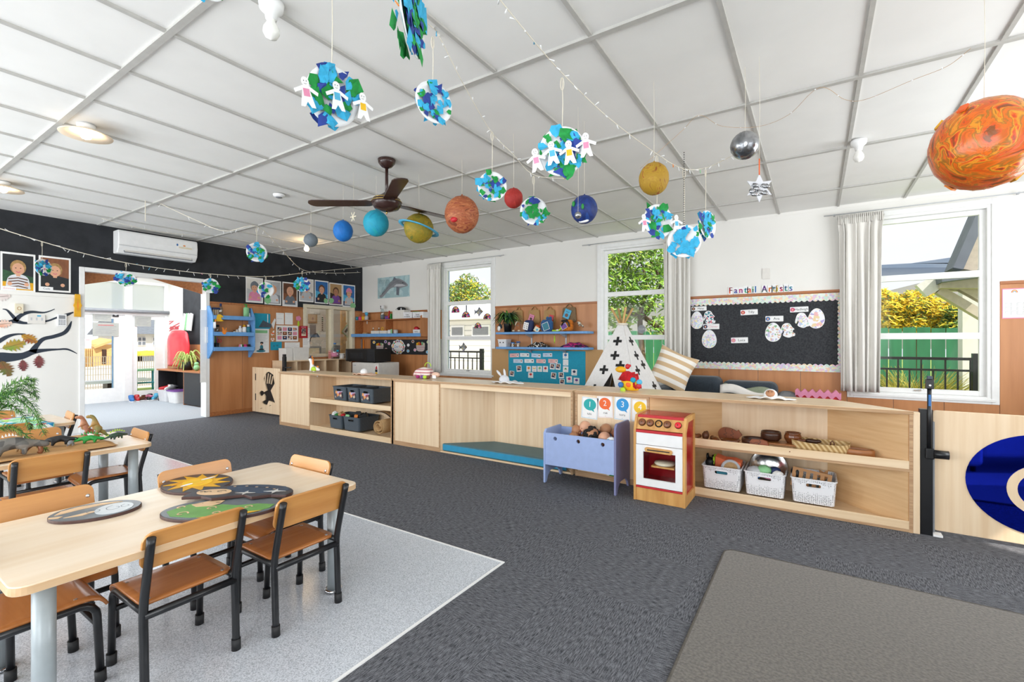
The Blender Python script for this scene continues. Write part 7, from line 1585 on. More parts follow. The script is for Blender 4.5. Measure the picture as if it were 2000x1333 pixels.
fn_('door_notice','grey notice high on the foyer door glass','notice',ZF(150,420)+ZF(318,518),ntc());fn_('door_notice','wide grey notice with red heading below the other on the foyer door','notice',ZF(147,530)+ZF(390,655),ntc(red=True));fn_('door_notice','grey notice on the foyer side light','notice',ZF(540,475)+ZF(690,565),ntc());fn_('door_notice','pink lettered sheet low by the foyer door edge','notice',ZF(68,675)+ZF(135,770),ntc('paper',4,True));fn_('door_notice','small dark picture at the top of the foyer door glass','notice',ZF(333,428)+ZF(390,475),lambda g,w,h:(sheet(g,w,h,.003,'dark'),g.m('grey_light'),g.ell(0,0,w*.25,h*.28,-.0034,10)))
t=T('roller_blind','rolled blind tube across the foyer doors','blind',(FX+.07,3.40,1.80));G('grey_mid').cyl((0,-1.02,0),(0,1.0,0),.035,n=14).build('tube',t);G('grey_paint').box(-.05,-.02,1.0,1.03,-.06,.05).build('bracket',t)
# brown corner gussets of the opening
for s,lb in((0,'triangular brown board in the doorway corner nearest the white wall'),(1,'triangular brown board in the doorway corner nearest the blue shelf')):
 g=G('tan');ya,L=(DY0,.62)if s==0 else(DY1,-.66);pts=[(ya,DZ),(ya+L,DZ),(ya,DZ-.17)];vs=[(XL-.10,y,z)for y,z in pts]+[(XL-.12,y,z)for y,z in pts];g.ms[0]='panel_trim';g.add(vs,[(0,1,2),(5,4,3),(0,3,4,1),(1,4,5,2),(2,5,3,0)]);one(g,'corner_board',lb,'board',(0,0,0))
FY=4.36  # the foyer's side wall seen through the doorway
def fy(name,label,cat,r,fn,group=None):return on_back(name,label,cat,r,fn,group,YB-FY+.004)
g=G('panel_wood');a=max(FX,aty(326,700,FY-.01).x);g.box(a,XL-.15,FY-.012,FY,.0,1.13);S(g,'wall_panel_foyer');g=G('wall_black');a=max(FX,aty(358,580,FY).x);g.box(a,XL-.15,FY-.008,FY,1.13,2.5);S(g,'wall_foyer_black')
def fire(g,w,h):
 sheet(g,w,h,.004);g.m('red')
 for k in range(4):g.poly(ccw([(-w*.5,h*(.5-.2*k)),(-w*.5,h*(.4-.2*k)),(-w*.1+.12*k*w,h*.5),(-w*.3+.12*k*w,h*.5)])if k<2 else ccw([(-w*.5,h*(.35-.2*k)),(-w*.5,h*(.25-.2*k)),(w*.5,h*(.65-.2*k)),(w*.5,h*(.75-.2*k))]),-.0045)
 g.flat(-w*.42,w*.42,-h*.2,h*.06,-.005);g.m('white');g.txt('FIRE',h*.14,0,-h*.07,-.0055)
fy('fire_sign','red and white striped fire sign over the red cover','sign',ZF(862,512)+ZF(958,630),fire)
t=T('red_cover','red plastic cover hanging over the foyer bench','cover',(aty(350,690,FY-.16).x,FY-.16,0));zc1,zc0=aty(350,646,FY-.16).z,aty(350,716,FY-.16).z;wv=abs(aty(372,690,FY-.16).x-aty(329,690,FY-.16).x)/2
mat('red_vinyl','#E23A44',.25,c2='#C9232F',scale=(5,5,2),bump=.8);g=G('red_vinyl');g.grid(lambda u,v:((math.sin((u-.5)*PI)*wv*(.80+.2*min(1,v*3))*(1-.12*v),-.11*math.cos((u-.5)*PI)*min(1,v*4+.3),zc1+(zc0-zc1)*v-.10*abs((u-.5)*2)**3*(1-v))),20,14);mod_solid(g.build('body',t),.006)
ck=lambda px,py,Y=FY-.02:aty(px,py,Y)
for k,(px,mt)in enumerate(((360,'paper'),(366,'green_pale'),(371,'paper_grey'),(377,'paper'))):p=ck(px,630);g=G(mt);g.T=Matrix.Rotation(.25,4,'Y');g.box(-.05,.05,-.01,.01,-.17,.17);one(g,'hanging_folder','%s clipboard hanging on the black foyer strip'%('first','second, green','third','fourth')[k],'clipboard',(p.x,FY-.022-.012*k,p.z),0,'clipboards hanging in the foyer')
for lb,r,mt in(('white sheet high on the black foyer strip',(361,566,369,592),'paper'),('second white sheet high on the black foyer strip',(378,570,389,591),'paper'),('pale wide sheet across the black foyer strip',(358,592,384,611),'paper_grey'),('yellow label with two round marks low on the foyer strip',(375,652,386,673),'yellow_deep')):fy('foyer_notice',lb,'notice',r,lambda g,w,h,mt=mt:(sheet(g,w,h,.003,mt),g.m('ink_grey'),g.flat(-w*.3,w*.3,0,h*.03,-.0034),g.ell(0,h*.25,w*.2,h*.1,-.0034,10)))
BYf=4.0;ba,bc=aty(309,770,BYf).x,aty(392,770,BYf).x;bz=aty(360,725,BYf).z
bn=T('foyer_bench','dark cabinet bench with an orange top in the foyer','bench',(ba,BYf,0));G('panel_trim').box(-.03,bc-ba,-.02,FY-BYf-.02,bz-.03,bz).build('top',bn,bev=.004);xm_=aty(359,770,BYf).x-ba
G('dark').box(xm_,bc-ba,0,.02,.02,bz-.03).build('front_panel',bn);G('dark').box(0,.02,.0,FY-BYf-.05,.0,bz-.03).build('side_panel',bn);G('panel_trim').box(xm_-.02,xm_,0,FY-BYf-.03,0,bz-.03).build('upright',bn);G('dark').box(0,xm_,FY-BYf-.05,FY-BYf-.03,0,bz-.03).build('back_panel',bn)
pt=T('potted_plant','pale spider plant on the foyer bench','plant',(aty(366,715,BYf+.12).x,BYf+.12,bz+.001));G('black').lathe([(0,0),(.08,0),(.10,.16),(.09,.16),(0,.14)],16).build('pot',pt);q=random.Random(9);g=G('leaf_light');mat('spider_leaf','#D5DE8C',.5,c2='#8FB04A',scale=(20,20,20));g.ms[0]='spider_leaf'
for i in range(46):a=q.uniform(0,6.3);L=q.uniform(.16,.34);h=q.uniform(.06,.24);g.tube(spline([(0,0,.14),(math.cos(a)*L*.5,math.sin(a)*L*.4,.14+h),(math.cos(a)*L,math.sin(a)*L*.7,.14+h-q.uniform(.08,.26))],4),[.008]*8+[.002],4)
g.build('foliage',pt)
g=G('green_pale');g.ball((0,0,.06),(.06,.05,.06),12,8);g.ball((0,0,.13),(.04,.04,.035),10,8);one(g,'soft_toy','pale green soft toy at the end of the foyer bench','soft toy',(aty(384,715,BYf+.1).x,BYf+.1,bz));t=T('tablet_stand','dark tablet on an arm above the spider plant','tablet',(aty(378,690,BYf+.3).x,BYf+.3,bz));g=G('dark');g.T=Matrix.Rotation(.5,4,'Y');g.box(-.14,.14,-.01,.01,.19,.24);g.build('screen',t);G('white').tube(spline([(0,0,0),(-.06,-.02,.12),(.1,0,.2)],4),.008,6).build('arm',t)
for lb,px,mt,w_ in(('white tub of shoes under the foyer bench',331,'plastic_white',.42),('lilac and white tub beside the white one',350,'white',.40)):
 p=aty(px,775,BYf+.12);g=G(mt);tub(g,w_,.3,.22,.85,r=.06);
 if px>340:g.m('purple');loft(g,[[(x,y,z)for x,y in rrect(w_*1.05,.32,.06,4)]for z in(.222,.24)],False,True)
 one(g,'shoe_tub',lb,'tub',(p.x,p.y,.001))
q=random.Random(2)
for k,(lb,px,mt,y)in enumerate((('blue gumboot lying by the foyer side light',257,'blue_deep',4.15),('dark red shoe beside the blue gumboot',268,'red_side',4.2),('maroon shoe in the middle of the foyer shoe row',276,'brown',4.1),('pink shoe in the foyer shoe row',284,'pink',4.15),('dark shoe near the standing boot',292,'dark',4.2),('pale blue boot standing against the foyer bench',303,'sky_blue',4.25),('white trainer on the heap in the white tub',331,'white',0),('red trainer in the white tub',326,'red',0),('grey shoe in the white tub',335,'grey_mid',0))):
 p=atx(px,790,-11.33)if y else aty(px,775,BYf+.12);Y=p.y;n,e=chain([(0,.06,.05,.05),(0,0,.045,.045),(0,-.09,.035,.04),(0,-.14,.03,.03)],[0,(0,.07,.13 if 'boot' in lb else .08,.048)])
 t=T('child_shoe',lb,'shoe',(p.x,Y,.002 if y else .21),q.uniform(-1,1.5),'children shoes in the foyer');skin('upper',n,e,mt,t);G('white' if mt!='white' else 'grey_mid').slab([(.045*math.cos(a),-.04+.13*math.sin(a))for a in[2*PI*i/16 for i in range(16)]],0,.014).build('sole',t)


# ------------------------------------------------------------------ hanging under the ceiling
LMP='lit plate lamps on the ceiling'
def lamp(label,x,y,lit,plate):
 t=T('ceiling_lamp',label,'lamp',(x,y,CZ));G('white').lathe([(0,0),(.055,0),(.05,-.03),(.028,-.03 if plate else-.05),(.024,-.03 if plate else-.075),(0,-.03 if plate else-.075)],20).build('lamp_holder',t)
 if plate:mod_solid(G('shade_lit').lathe([(.03,-.03),(.08,-.045),(.150,-.075)],32).build('lamp_shade',t),.004)
 k=.062 if plate else 0
 b=G('bulb_lit' if lit else 'bulb_glass').lathe([(.015,-.07+k),(.018,-.085+k),(.034,-.115+k),(.036,-.135+k),(.025,-.158+k),(0,-.168+k)],18).build('bulb',t)
lamp('lit white plate lamp on the ceiling over the dinosaur table',-4.40,1.15,9,1);lamp('lit white plate lamp on the ceiling by the black wall',-6.66,1.12,9,1)
lamp('lit bare bulb on the ceiling behind the small grey ball',-6.6,4.33,12,0);lamp('unlit bare bulb at the top edge above the puzzle table',-2.10,1.20,0,0);lamp('unlit bare bulb on the ceiling near the silver ball',.283,4.50,0,0)
p=atz(545,381,CZ);t=T('smoke_detector','round white smoke detector on the ceiling','smoke detector',p);G('white').lathe([(.06,0),(.055,-.02),(.03,-.03),(0,-.03)],20).build('body',t);G('grey_mid').lathe([(.035,-.0265),(.032,-.032),(0,-.032)],12).build('vent',t)
# ceiling fan
ft=T('ceiling_fan','dark brown three bladed ceiling fan','ceiling fan',(-3.083,2.775,CZ))
G('brown_gloss').lathe([(0,0),(.075,0),(.07,-.03),(.045,-.06),(.02,-.07)],24).build('ceiling_cup',ft);G('brown_gloss').cyl((0,0,-.06),(0,0,-.33),.0135).build('rod',ft)
G('brown_gloss').lathe([(.02,-.28),(.045,-.30),(.11,-.335),(.125,-.36),(.125,-.385),(.10,-.42),(.04,-.44),(0,-.44)],32).build('motor',ft)
for r_,z in((.1265,-.362),(.112,-.338)):G('gold_rim').tube([(r_*math.cos(2*PI*i/40),r_*math.sin(2*PI*i/40),z)for i in range(40)],.003,6,closed=True).build('gold_band',ft)
G('brass').cyl((0,0,-.44),(0,0,-.465),.006).build('pull_switch',ft)
for ang in(180,46,-66):
 a=YAW+math.radians(ang);g=G('brown_gloss');g.T=Matrix.Translation((0,0,-.372))@Matrix.Rotation(a,4,'Z')@Matrix.Rotation(.12,4,'X')
 g.slab([(.11,-.03),(.16,-.055),(.62,-.062)]+[(.62+.05*math.cos(t_),.062*math.sin(t_))for t_ in(-.9,-.4,0,.4,.9)]+[(.62,.062),(.16,.055),(.11,.03)],-.004,.004);g.build('blade',ft)
def hang(t,z0,ztop,mt='string',r=.002):g=G(mt);g.tube([(0,0,z0),(.003,0,(z0+ztop)/2),(0,0,ztop)],r,6);return g.build('hanging_string',t)
# planets
PG='papier mache planets under the ceiling'
def planet(label,px,py,hpx,D,mt,sq=1.0,knot=True,group=PG):
 p=atd(px,py,D);r=hpx/FPX*D/2;t=T('model_planet',label,'model planet',p,0,group)
 o=G(mt).ball((0,0,0),(r*sq,r*sq,r),28,20,.012,int(px)).build('ball',t)
 if knot:G(mt).tube([(0,0,r*.97),(.004,0,r*1.1)],[r*.10,r*.03],8).build('knot',o)
 hang(t,r*1.0,CZ-p.z,'string',.0012);return t,r
planet('small grey model planet in front of the lit bare bulb',607,470,26,5.1,'paint_grey');planet('plain blue model planet beside the snowflake',670,452,41,4.6,'paint_blue',.9);planet('teal model planet under the fan hub',734.5,437,51,4.4,'paint_teal',.95)
t,r=planet('olive ringed model planet behind the fan blade',818,447,57,4.35,'paint_olive');g=G('fish_scale');g.T=Matrix.Rotation(.2,4,'Y')@Matrix.Rotation(-.22,4,'X');g.lathe([(r*1.12,0),(r*1.42,0)],40);o=g.build('ring',t);mod_solid(o,.006);o.data.materials[0]=M['stained'];o.data.materials[0]=M['sky_blue']
t,r=planet('large rust brown model planet with a red spot, next to the fan',902,420,72,4.0,'paint_rust',.92);G('red').ball((r*.1,-r*.78,-r*.45),(r*.22,r*.14,r*.14),12,8).build('red_spot',t)
planet('small red model planet behind a paper earth',1003,388,39,3.5,'paint_red',.93);t,r=planet('dark blue model earth with a foil moon',1141,410,55,3.3,'paint_earth',.93)
g=G('green');[G(mt).ball((r*a,-r*b_,r*c),(r*d,r*.1,r*e),10,6).build('land_patch',t)for a,b_,c,d,e,mt in((-.42,.86,.25,.12,.2,'green'),(.3,.92,-.05,.1,.2,'green'),(.1,.3,-.9,.4,.12,'white'))];p=atd(1129,421,3.1);tag(G('foil').ball((0,0,0),.023,12,8).build('foil_moon',loc=p),'little foil moon ball before the dark blue model earth','model moon');o=bpy.data.objects['foil_moon'];hang(o,.02,CZ-p.z,'string',.001)
planet('ochre yellow model planet behind a white string',1277,350,63,2.8,'paint_ochre',.9);planet('silver foil model planet near the leaf shaped star',1455,285,53,2.65,'foil',1,False);bpy.data.objects['model_planet.008']['label']='silver foil model planet above the foil star'
t,r=planet('very large shiny orange model sun at the side of the ceiling',1922,283,172,2.0,'paint_orange',.97,False);q=random.Random(3)
for i in range(9):a=q.uniform(0,6.3);z=q.uniform(-.8,.95);s_=math.sqrt(1-z*z)*r;g=G(q.choice(('orange','yellow_deep','card_orange')));g.T=Matrix.Translation((s_*math.cos(a),s_*math.sin(a),z*r))@Matrix.Rotation(a,4,'Z')@Matrix.Rotation(PI/2-z,4,'Y');g.box(-.02,.02,-.014,.014,-.002,.006);g.build('paper_flap',t)
# star and snowflake
p=atd(1483,368,2.55);t=T('foil_star','white and foil star hanging below the silver ball','star',p,.5);q=random.Random(4)
st_=[(.075*(1 if i%2==0 else .5)*math.cos(PI/2+PI*i/6),.078*(1 if i%2==0 else .5)*math.sin(PI/2+PI*i/6))for i in range(12)];G('paper_grey').prism(st_,-.002,.002).build('star',t);g=G('foil');[g.ball((q.uniform(-.045,.045),-.005,q.uniform(-.04,.02)),(.018,.006,.012),7,5,.3,i)for i in range(12)];g.build('foil_patch',t)
G('card_orange').tube([(0,0,.07),(0,0,.16)],.003,6).build('ribbon',t);hang(t,.16,CZ-p.z,'string',.001)
p=atd(690,424,4.3);t=T('snowflake','small cream snowflake hanging between the blue and teal planets','snowflake',p);g=G('cream');[g.line([(-.04*math.cos(a),-.045*math.sin(a)),(.04*math.cos(a),.045*math.sin(a))],.008,-.002*i)for i,a in enumerate((0,PI/3,2*PI/3))];mod_solid(g.build('flake',t),.003);hang(t,.045,CZ-p.z,'string',.001)
# paper plate earths
def earth(label,px,py,d,D,turn=0,tiltv=0,seed=1,cols='bbngg',top=None,kids=0,cover=26,lop=False):
 """Paper plate with crumpled tissue glued on both faces, turned about the vertical by turn from facing the camera."""
 p=atd(px,py,D);r=d/FPX*D/2;q=random.Random(seed);t=T('paper_earth',label,'paper earth',p,turn+math.atan2(p.y,p.x)-PI/2,'paper plate earths on strings')
 pl_=G('plate_white').lathe([(0,0),(r*.72,0),(r*.80,.008),(r,.014),(r*.995,.017),(r*.8,.012),(r*.72,.004),(0,.004)],32)
 o=pl_.build('plate',t,rot=(PI/2+tiltv,0,0))
 for c,mt in(('b','tissue_blue'),('n','tissue_navy'),('g','tissue_green')):
  g=G(mt)
  for i in range(2*cover*cols.count(c)//len(cols)+1):
   a=q.uniform(0,6.3);k=math.sqrt(q.uniform(0,1))*.93;s=r*q.uniform(.14,.36);side=-1 if q.random()<.72 else 1
   cx,cz=r*k*math.cos(a),r*k*math.sin(a);y0_=-.012*1-.002 if side<0 else .010;vs=[];m_=q.choice((5,6,8))
   for j in range(m_):b_=2*PI*j/m_;rr=s*q.uniform(.35,1.25);vs.append((cx+rr*math.cos(b_),y0_+side*q.uniform(0,s*.35),cz+rr*math.sin(b_)))
   vs.append((cx,y0_+side*s*q.uniform(.1,.5),cz+s*q.uniform(-.2,.2)));g.T=Matrix.Rotation(tiltv,4,'X');g.add(vs,[(j,(j+1)%m_,m_)for j in range(m_)])
  g.build('tissue_paper',t)
 if kids:
  for j in range(kids):
   u=(j-(kids-1)/2)/max(1,kids-1);x=u*r*2.1;z=-r*(.25-.28*u*(1 if kids>2 else 0)-.1*(j%2));h=r*.92;g=G('white')
   g.T=Matrix.Translation((x,-r*.34-.01*(j%2),z))@Matrix.Rotation(-.12+.1*u,4,'Y');L=[(-.13,-.5),(-.28,-.5),(-.14,.1),(-.42,-.04),(-.46,.08),(-.13,.26),(.13,.26),(.46,.08),(.42,-.04),(.14,.1),(.28,-.5),(.13,-.5),(0,-.3)]
   g.prism(ccw([(a*h,b_*h)for a,b_ in L]),-.001,.001);g.ell(0,h*.40,h*.15,h*.18,-.0012,16);g.m(('pink','sky_blue','yellow','pink')[j%4]);g.flat(-h*.12,h*.12,-h*.12,h*.16,-.0016);g.m('ink');[g.ell(s*h*.05,h*.43,h*.015,h*.025,-.0018,8)for s in(-1,1)];g.line([(-h*.05,h*.34),(0,h*.32),(h*.05,h*.34)],h*.012,-.0018);g.build('paper_child',t)
 zt=(CZ-p.z)if top is None else atd(px,top,D).z-p.z;hang(t,r*.96,zt)
 if top is not None:G('string').tube([(.008*math.cos(a),0,zt-.03+.03*math.sin(a))for a in[2*PI*i/12 for i in range(12)]],.002,5,closed=True).build('string_loop',t)
 return t
earth('big paper earth with yellow and blue paper children, high over the puzzle table',648,190,108,2.0,.45,.25,1,'bgngb',None,3,34);earth('large paper earth seen almost edge on, cut by the top of the frame',798,30,150,1.55,1.25,0,2,'gbgbn',None,0,46);earth('pale blue paper earth with a green tuft, right of the large edge on one',845,203,80,2.3,.5,0,3,'bbbgn',72,0,26)
earth('paper earth ringed by a row of four paper children',1098,298,92,2.2,-.15,.15,4,'gbgbn',152,4,32);earth('paper earth with a smooth green cap before the red planet',961,366,57,3.1,.1,0,5,'gbbng',258,0,22);earth('mostly green paper earth between the red and dark blue planets',1042,414,54,3.4,.15,0,6,'gggnb',345,0,24)
earth('paper earth with paper children hanging below the ochre planet',1283,434,66,2.9,.6,0,7,'gbbng',305,2,26);earth('mostly pale blue paper earth before the curtain by the leafy window',1336,473,63,2.9,.1,0,8,'bbbbb',330,0,26);earth('narrow paper earth seen side on beside the pale blue one',1378,440,54,3.0,1.0,0,9,'bngbb',328,0,26)
earth('small paper earth in front of the portraits by the white wall',82,523,32,5.42,.7,0,10,'bgnb',472,1,18);earth('blue paper earth hanging in front of the doorway head',246,545,32,6.05,.1,.5,11,'bbgn',514,0,22);earth('green and blue paper earth at the doorway casing',411,559,29,6.8,.2,0,12,'ggbn',536,0,22);earth('paper earth hanging highest before the black wall',501,494,37,5.6,.2,0,13,'bnbgw',446,0,24);earth('white patched paper earth before the bald baby portrait',519,567,30,7.45,.3,0,14,'gnb',541,0,9);earth('round blue and green paper earth before the crawling baby portrait',590,557,28,7.9,0,0,15,'bgnb',530,0,26);earth('paper earth of which only a green tip shows at the top edge',404,-28,60,2.0,.4,0,16,'ggb',None,0,16)
# fairy lights
def fairy(label,pts,nb,seed,mt='string',r=.0022,L=.026,bm='white',group='fairy light strings'):
 P=[tuple(atd(x,y,D)if D>0 else atx(x,y,D))for x,y,D in pts];S_=spline(P,8);t=T('fairy_lights',label,'fairy lights',P[0],0,group);O=Vector(P[0]);q=random.Random(seed)
 G(mt).tube([tuple(Vector(p)-O)for p in S_],r,5).build('cable',t)
 for i in range(nb):
  u=(i+.5)/nb*(len(S_)-1);k=int(u);p=Vector(S_[k]).lerp(Vector(S_[min(k+1,len(S_)-1)]),u-k)-O;d=Vector((q.uniform(-1,1),q.uniform(-1,1),q.uniform(-1.6,.5))).normalized()*L
  G(bm if q.random()>.12 else q.choice(('sky_blue','orange','green_pale','pink'))).tube([tuple(p),tuple(p+d)],[.0022,.0034],6).build('bulb',t)
 return t
fairy('fairy light string over the divider from the frame top to the silver ball',[(970,-8,1.75),(1040,78,1.9),(1104,150,2.2),(1190,232,2.5),(1285,303,2.9),(1335,330,2.9),(1380,328,3.0),(1432,304,2.8)],30,1);fairy('fairy light string past the pale blue paper earth to the row of paper children',[(760,-6,1.9),(842,52,2.3),(862,80,2.4),(905,165,2.7),(958,256,3.1),(1000,300,3.2),(1042,342,3.4),(1110,350,3.2)],22,2)
fairy('long fairy light string looped along the black wall',[(-20,441,-7.5),(80,472,-7.5),(165,496,-7.5),(246,514,-7.5),(330,527,-7.5),(412,536,-7.4),(519,541,-7.4),(610,532,-7.5),(704,523,-7.9)],46,3,L=.05,r=.005);fairy('fairy light string dropping from the ceiling past the highest black wall earth',[(75,277,4.6),(160,327,4.9),(270,378,5.2),(385,432,5.4),(440,452,5.5),(501,443,5.6),(545,483,6.4),(590,527,7.9),(640,534,8.5),(704,533,9.2)],40,4,L=.045,r=.004)
fairy('faint fairy light string from the corner lamp along the ceiling edge',[(75,278,4.7),(56,345,5.1),(38,375,5.2),(75,378,5.4),(150,412,5.8),(250,441,6.1),(330,456,6.5),(420,462,7.0)],24,5,L=.04,r=.003);fairy('copper wire fairy lights drooping under the far ceiling bars',[(1250,330,3.0),(1330,258,2.9),(1366,226,2.8),(1410,247,2.9),(1480,248,2.9),(1540,225,2.7),(1600,172,2.4),(1650,195,2.5),(1690,195,2.4),(1780,158,2.2),(1850,130,2.1),(1896,95,2.0)],14,6,'tan',.001,.006)
p=atd(283,377,5.2);t=T('loose_string','loose looped string with nothing on it, near the black wall','string',p);G('string').tube(spline([(0,0,0),(.03,0,.02),(.01,0,.05),(0,0,0),(.01,0,-.1),(.012,0,-.32)],4),.004,6).build('cord',t);hang(t,.04,CZ-p.z,'string',.001)
p=atd(1336,400,2.9);g=G('dark');[g.ball((0,0,z*.014),.0035,6,4)for z in range(-16,24)];one(g,'bead_chain','dark beaded chain hanging beside the ochre planet','bead chain',p)

# ------------------------------------------------------------------ beyond the divider: teepee, sofa, cushions
ty=5.35;ac_=aty(1215,640,ty);t=T('toy_teepee','white toy teepee printed with black crosses','teepee',(ac_.x,ty,.001),-.12);za=aty(1215,636,ty).z;B=.60
for k in range(4):
 a=PI/4+k*PI/2;c_,s_=math.cos(a),math.sin(a);G('timber_pale').cyl((c_*B*1.29,s_*B*1.29,0),(-c_*.13,-s_*.13,za+.20),.013,n=10).build('pole',t)
ring=[(math.cos(PI/4+k*PI/2),math.sin(PI/4+k*PI/2))for k in range(4)];mat('canvas_white','#E9E7E5',.85,.03,(40,40,40))
def face(a,b_,gap=0):return[Vector((a[0]*B*1.36,a[1]*B*1.36,.01)),Vector((b_[0]*B*1.36,b_[1]*B*1.36,.01)),Vector((b_[0]*.05,b_[1]*.05,za)),Vector((a[0]*.05,a[1]*.05,za))]
for k in range(4):
 F_=face(ring[k],ring[(k+1)%4]);g=G('canvas_white');n_=(F_[1]-F_[0]).cross(F_[3]-F_[0]).normalized()*.003
 if k==2:g.add([tuple(v+n_)for v in(F_[0],F_[0].lerp(F_[1],.16),F_[3].lerp(F_[2],.5)*.6+F_[0].lerp(F_[1],.5)*.4,F_[3])],[(0,1,2,3)]);g.add([tuple(v+n_)for v in(F_[1].lerp(F_[0],.16),F_[1],F_[2],F_[3],F_[3].lerp(F_[2],.5)*.6+F_[0].lerp(F_[1],.5)*.4)],[(0,1,2,3,4)])
 else:g.add([tuple(v+n_)for v in F_],[(0,1,2,3)])
 mod_solid(g.build('canvas_side',t),.003)
 g=G('black')
 for u,v in((.5,.86),(.28,.62),(.70,.66),(.5,.74),(.22,.46),(.78,.48),(.5,.3),(.16,.2),(.84,.24)):
  if k==2 and v<.6 and .25<u<.75:continue
  P=F_[0].lerp(F_[1],u).lerp(F_[3].lerp(F_[2],u),v)+n_*2.2;ex=(F_[1]-F_[0]).normalized();ey=(F_[3].lerp(F_[2],.5)-F_[0].lerp(F_[1],.5)).normalized();l,h=.055,.016
  g.add([tuple(P+ex*a+ey*c)for a,c in((-l,-h),(-h,-h),(-h,-l),(h,-l),(h,-h),(l,-h),(l,h),(h,h),(h,l),(-h,l),(-h,h),(-l,h))],[tuple(range(12))])
 g.build('printed_cross',t)
G('string').tube([(.06*math.cos(2*PI*i/16),.06*math.sin(2*PI*i/16),za+.01)for i in range(16)],.012,6,closed=True).build('tie',t)
sy=6.2;s0,s1=aty(1262,760,5.75).x,aty(1556,770,5.75).x;zb_=aty(1420,740,6.25).z;so=T('sofa','charcoal fabric sofa behind the divider under the noticeboard','sofa',((s0+s1)/2,5.95,.001));hs=(s1-s0)/2
G('charcoal_cloth').box(-hs+.15,hs-.15,-.42,.40,.10,.40).build('seat',so,bev=.05,seg=4)
for s in(-1,1):o=G('charcoal_cloth').box(s*hs-(.0 if s<0 else .22),s*hs+(.22 if s<0 else .0),-.45,.42,.06,zb_-.12).build('armrest',so,bev=.09,seg=5);G('charcoal_cloth').box(*sorted((s*.004,s*(hs-.2))),.14,.44,.3,zb_+(.02 if s<0 else-.02)).build('backrest',so,bev=.08,seg=5)
for x in(-hs+.1,hs-.1):
 for y in(-.36,.34):G('brown_dark').cyl((x,y,0),(x,y,.07),.025).build('foot',so)
def pillow(label,px,py,Y,w,mt,rot,name='cushion',th=.09):
 p=aty(px,py,Y);g=G(mt);L=lambda s:(lambda u,v:((u-.5)*w*(1-.10*math.sin(PI*v)),s*th*(math.sin(PI*u)*math.sin(PI*v))**.45,(v-.5)*w*(1-.10*math.sin(PI*u))))
 g.grid(L(-1),16,16);g.grid(L(1),16,16);g.m(mt);return one(g,name,label,'cushion',p,0,rot=rot)
pillow('striped beige and white cushion propped on the sofa arm',1314,722,5.72,.46,'stripe_cushion',(-.25,.42,.25))
g=G('green_pale');mat('sage','#A9B59B',.9,.06,(40,40,40));g.ms[0]='sage';z_=aty(1458,762,5.75).z;g.grid(lambda u,v:((u-.5)*.46,(v-.5)*.5,.03*math.sin(6*u+3*v)+.05*(1-u)),14,10);g.m('off_white');g.grid(lambda u,v:((u-.5)*.46,-.26+v*.02,.045*math.sin(6*u)*.6+.05*(1-u)-.05+.09*v),14,3);o=one(g,'blanket','sage green blanket with a white edge over the sofa seat','blanket',(aty(1458,760,5.75).x,5.75,z_-.03));mod_solid(o,.02)
a,c=aty(1553,775,6.1).x,aty(1643,775,6.1).x;zt_=aty(1598,768,6.1).z;t=T('wavy_cushion','red backed cushion with a pink wavy top edge beside the sofa','cushion',((a+c)/2,6.1,0));w_=(c-a)/2;g=G('red');g.box(-w_,w_,0,.10,.15,zt_-.02);g.build('back',t,bev=.01);g=G('pink');top=[(-w_+2*w_*i/60,zt_+.015+.016*math.sin(i*.62))for i in range(61)];g.prism(ccw(top+[(x,z-.065)for x,z in reversed(top)]),-.012,.09);g.build('wavy_edge',t)
g=G('red');g.box(-.3,.3,-.15,.15,0,.15);one(g,'floor_box','low red box under the wavy cushion beside the sofa','box',((a+c)/2,6.15,.001))
# ------------------------------------------------------------------ soft toys along the divider top
TZ2=BH+.0015
def onto(px,Y):return aty(px,750,Y).x
def comforter(label,px,Y,w,d,mt,headmt,hx=0,hr=.045,ears=0,facemt=None,rz=0,hz=.035):
 t=T('comforter',label,'baby comforter',(onto(px,Y),Y,TZ2),rz,'cloth comforters on the divider top')
 q=random.Random(int(px));g=G(mt);g.grid(lambda u,v:((u-.5)*w*(1-.25*abs(v-.5)),(v-.5)*d*(.35+.65*math.sin(PI*u)**.7),.006+.018*abs(math.sin(11*u+px)*math.cos(6*v))*math.sin(PI*u)),24,14);mod_solid(g.build('cloth',t),.006)
 g=G(headmt);g.ball((hx,0,hz),(hr*1.1,hr,hr),14,10);h_=g.build('head',t)
 for s in(-1,1)[:ears]:g=G(headmt);g.T=Matrix.Translation((hx-.02+.03*s,0,hz+hr))@Matrix.Rotation(-.5+.3*s,4,'Y');g.ball((0,0,.02),(.014,.010,.045),10,8);g.build('ear',h_)
 if facemt:g=G(facemt);g.T=Matrix.Translation((hx,-hr*.55,hz+.01))@Matrix.Rotation(-.5,4,'X');g.ball((0,0,0),(hr*.8,hr*.5,hr*.7),12,8);g.m('ink');[g.ell(s*.012,.006,.003,.004,-hr*.52,8)for s in(-1,1)];g.build('face',h_)
 return t
mat('peach','#EFC9B2',.9,.06,(40,40,40));comforter('white cloth comforter with a round tan face near the sofa',1505,3.99,.33,.14,'white','white',.0,.042,0,'skin_b');comforter('white rabbit comforter with upright ears before the teal board',991,4.02,.40,.2,'white','paper_grey',-.04,.05,2);comforter('flat peach and white comforter over the grey baskets',712,4.02,.42,.2,'peach','white',-.01,.045,0)
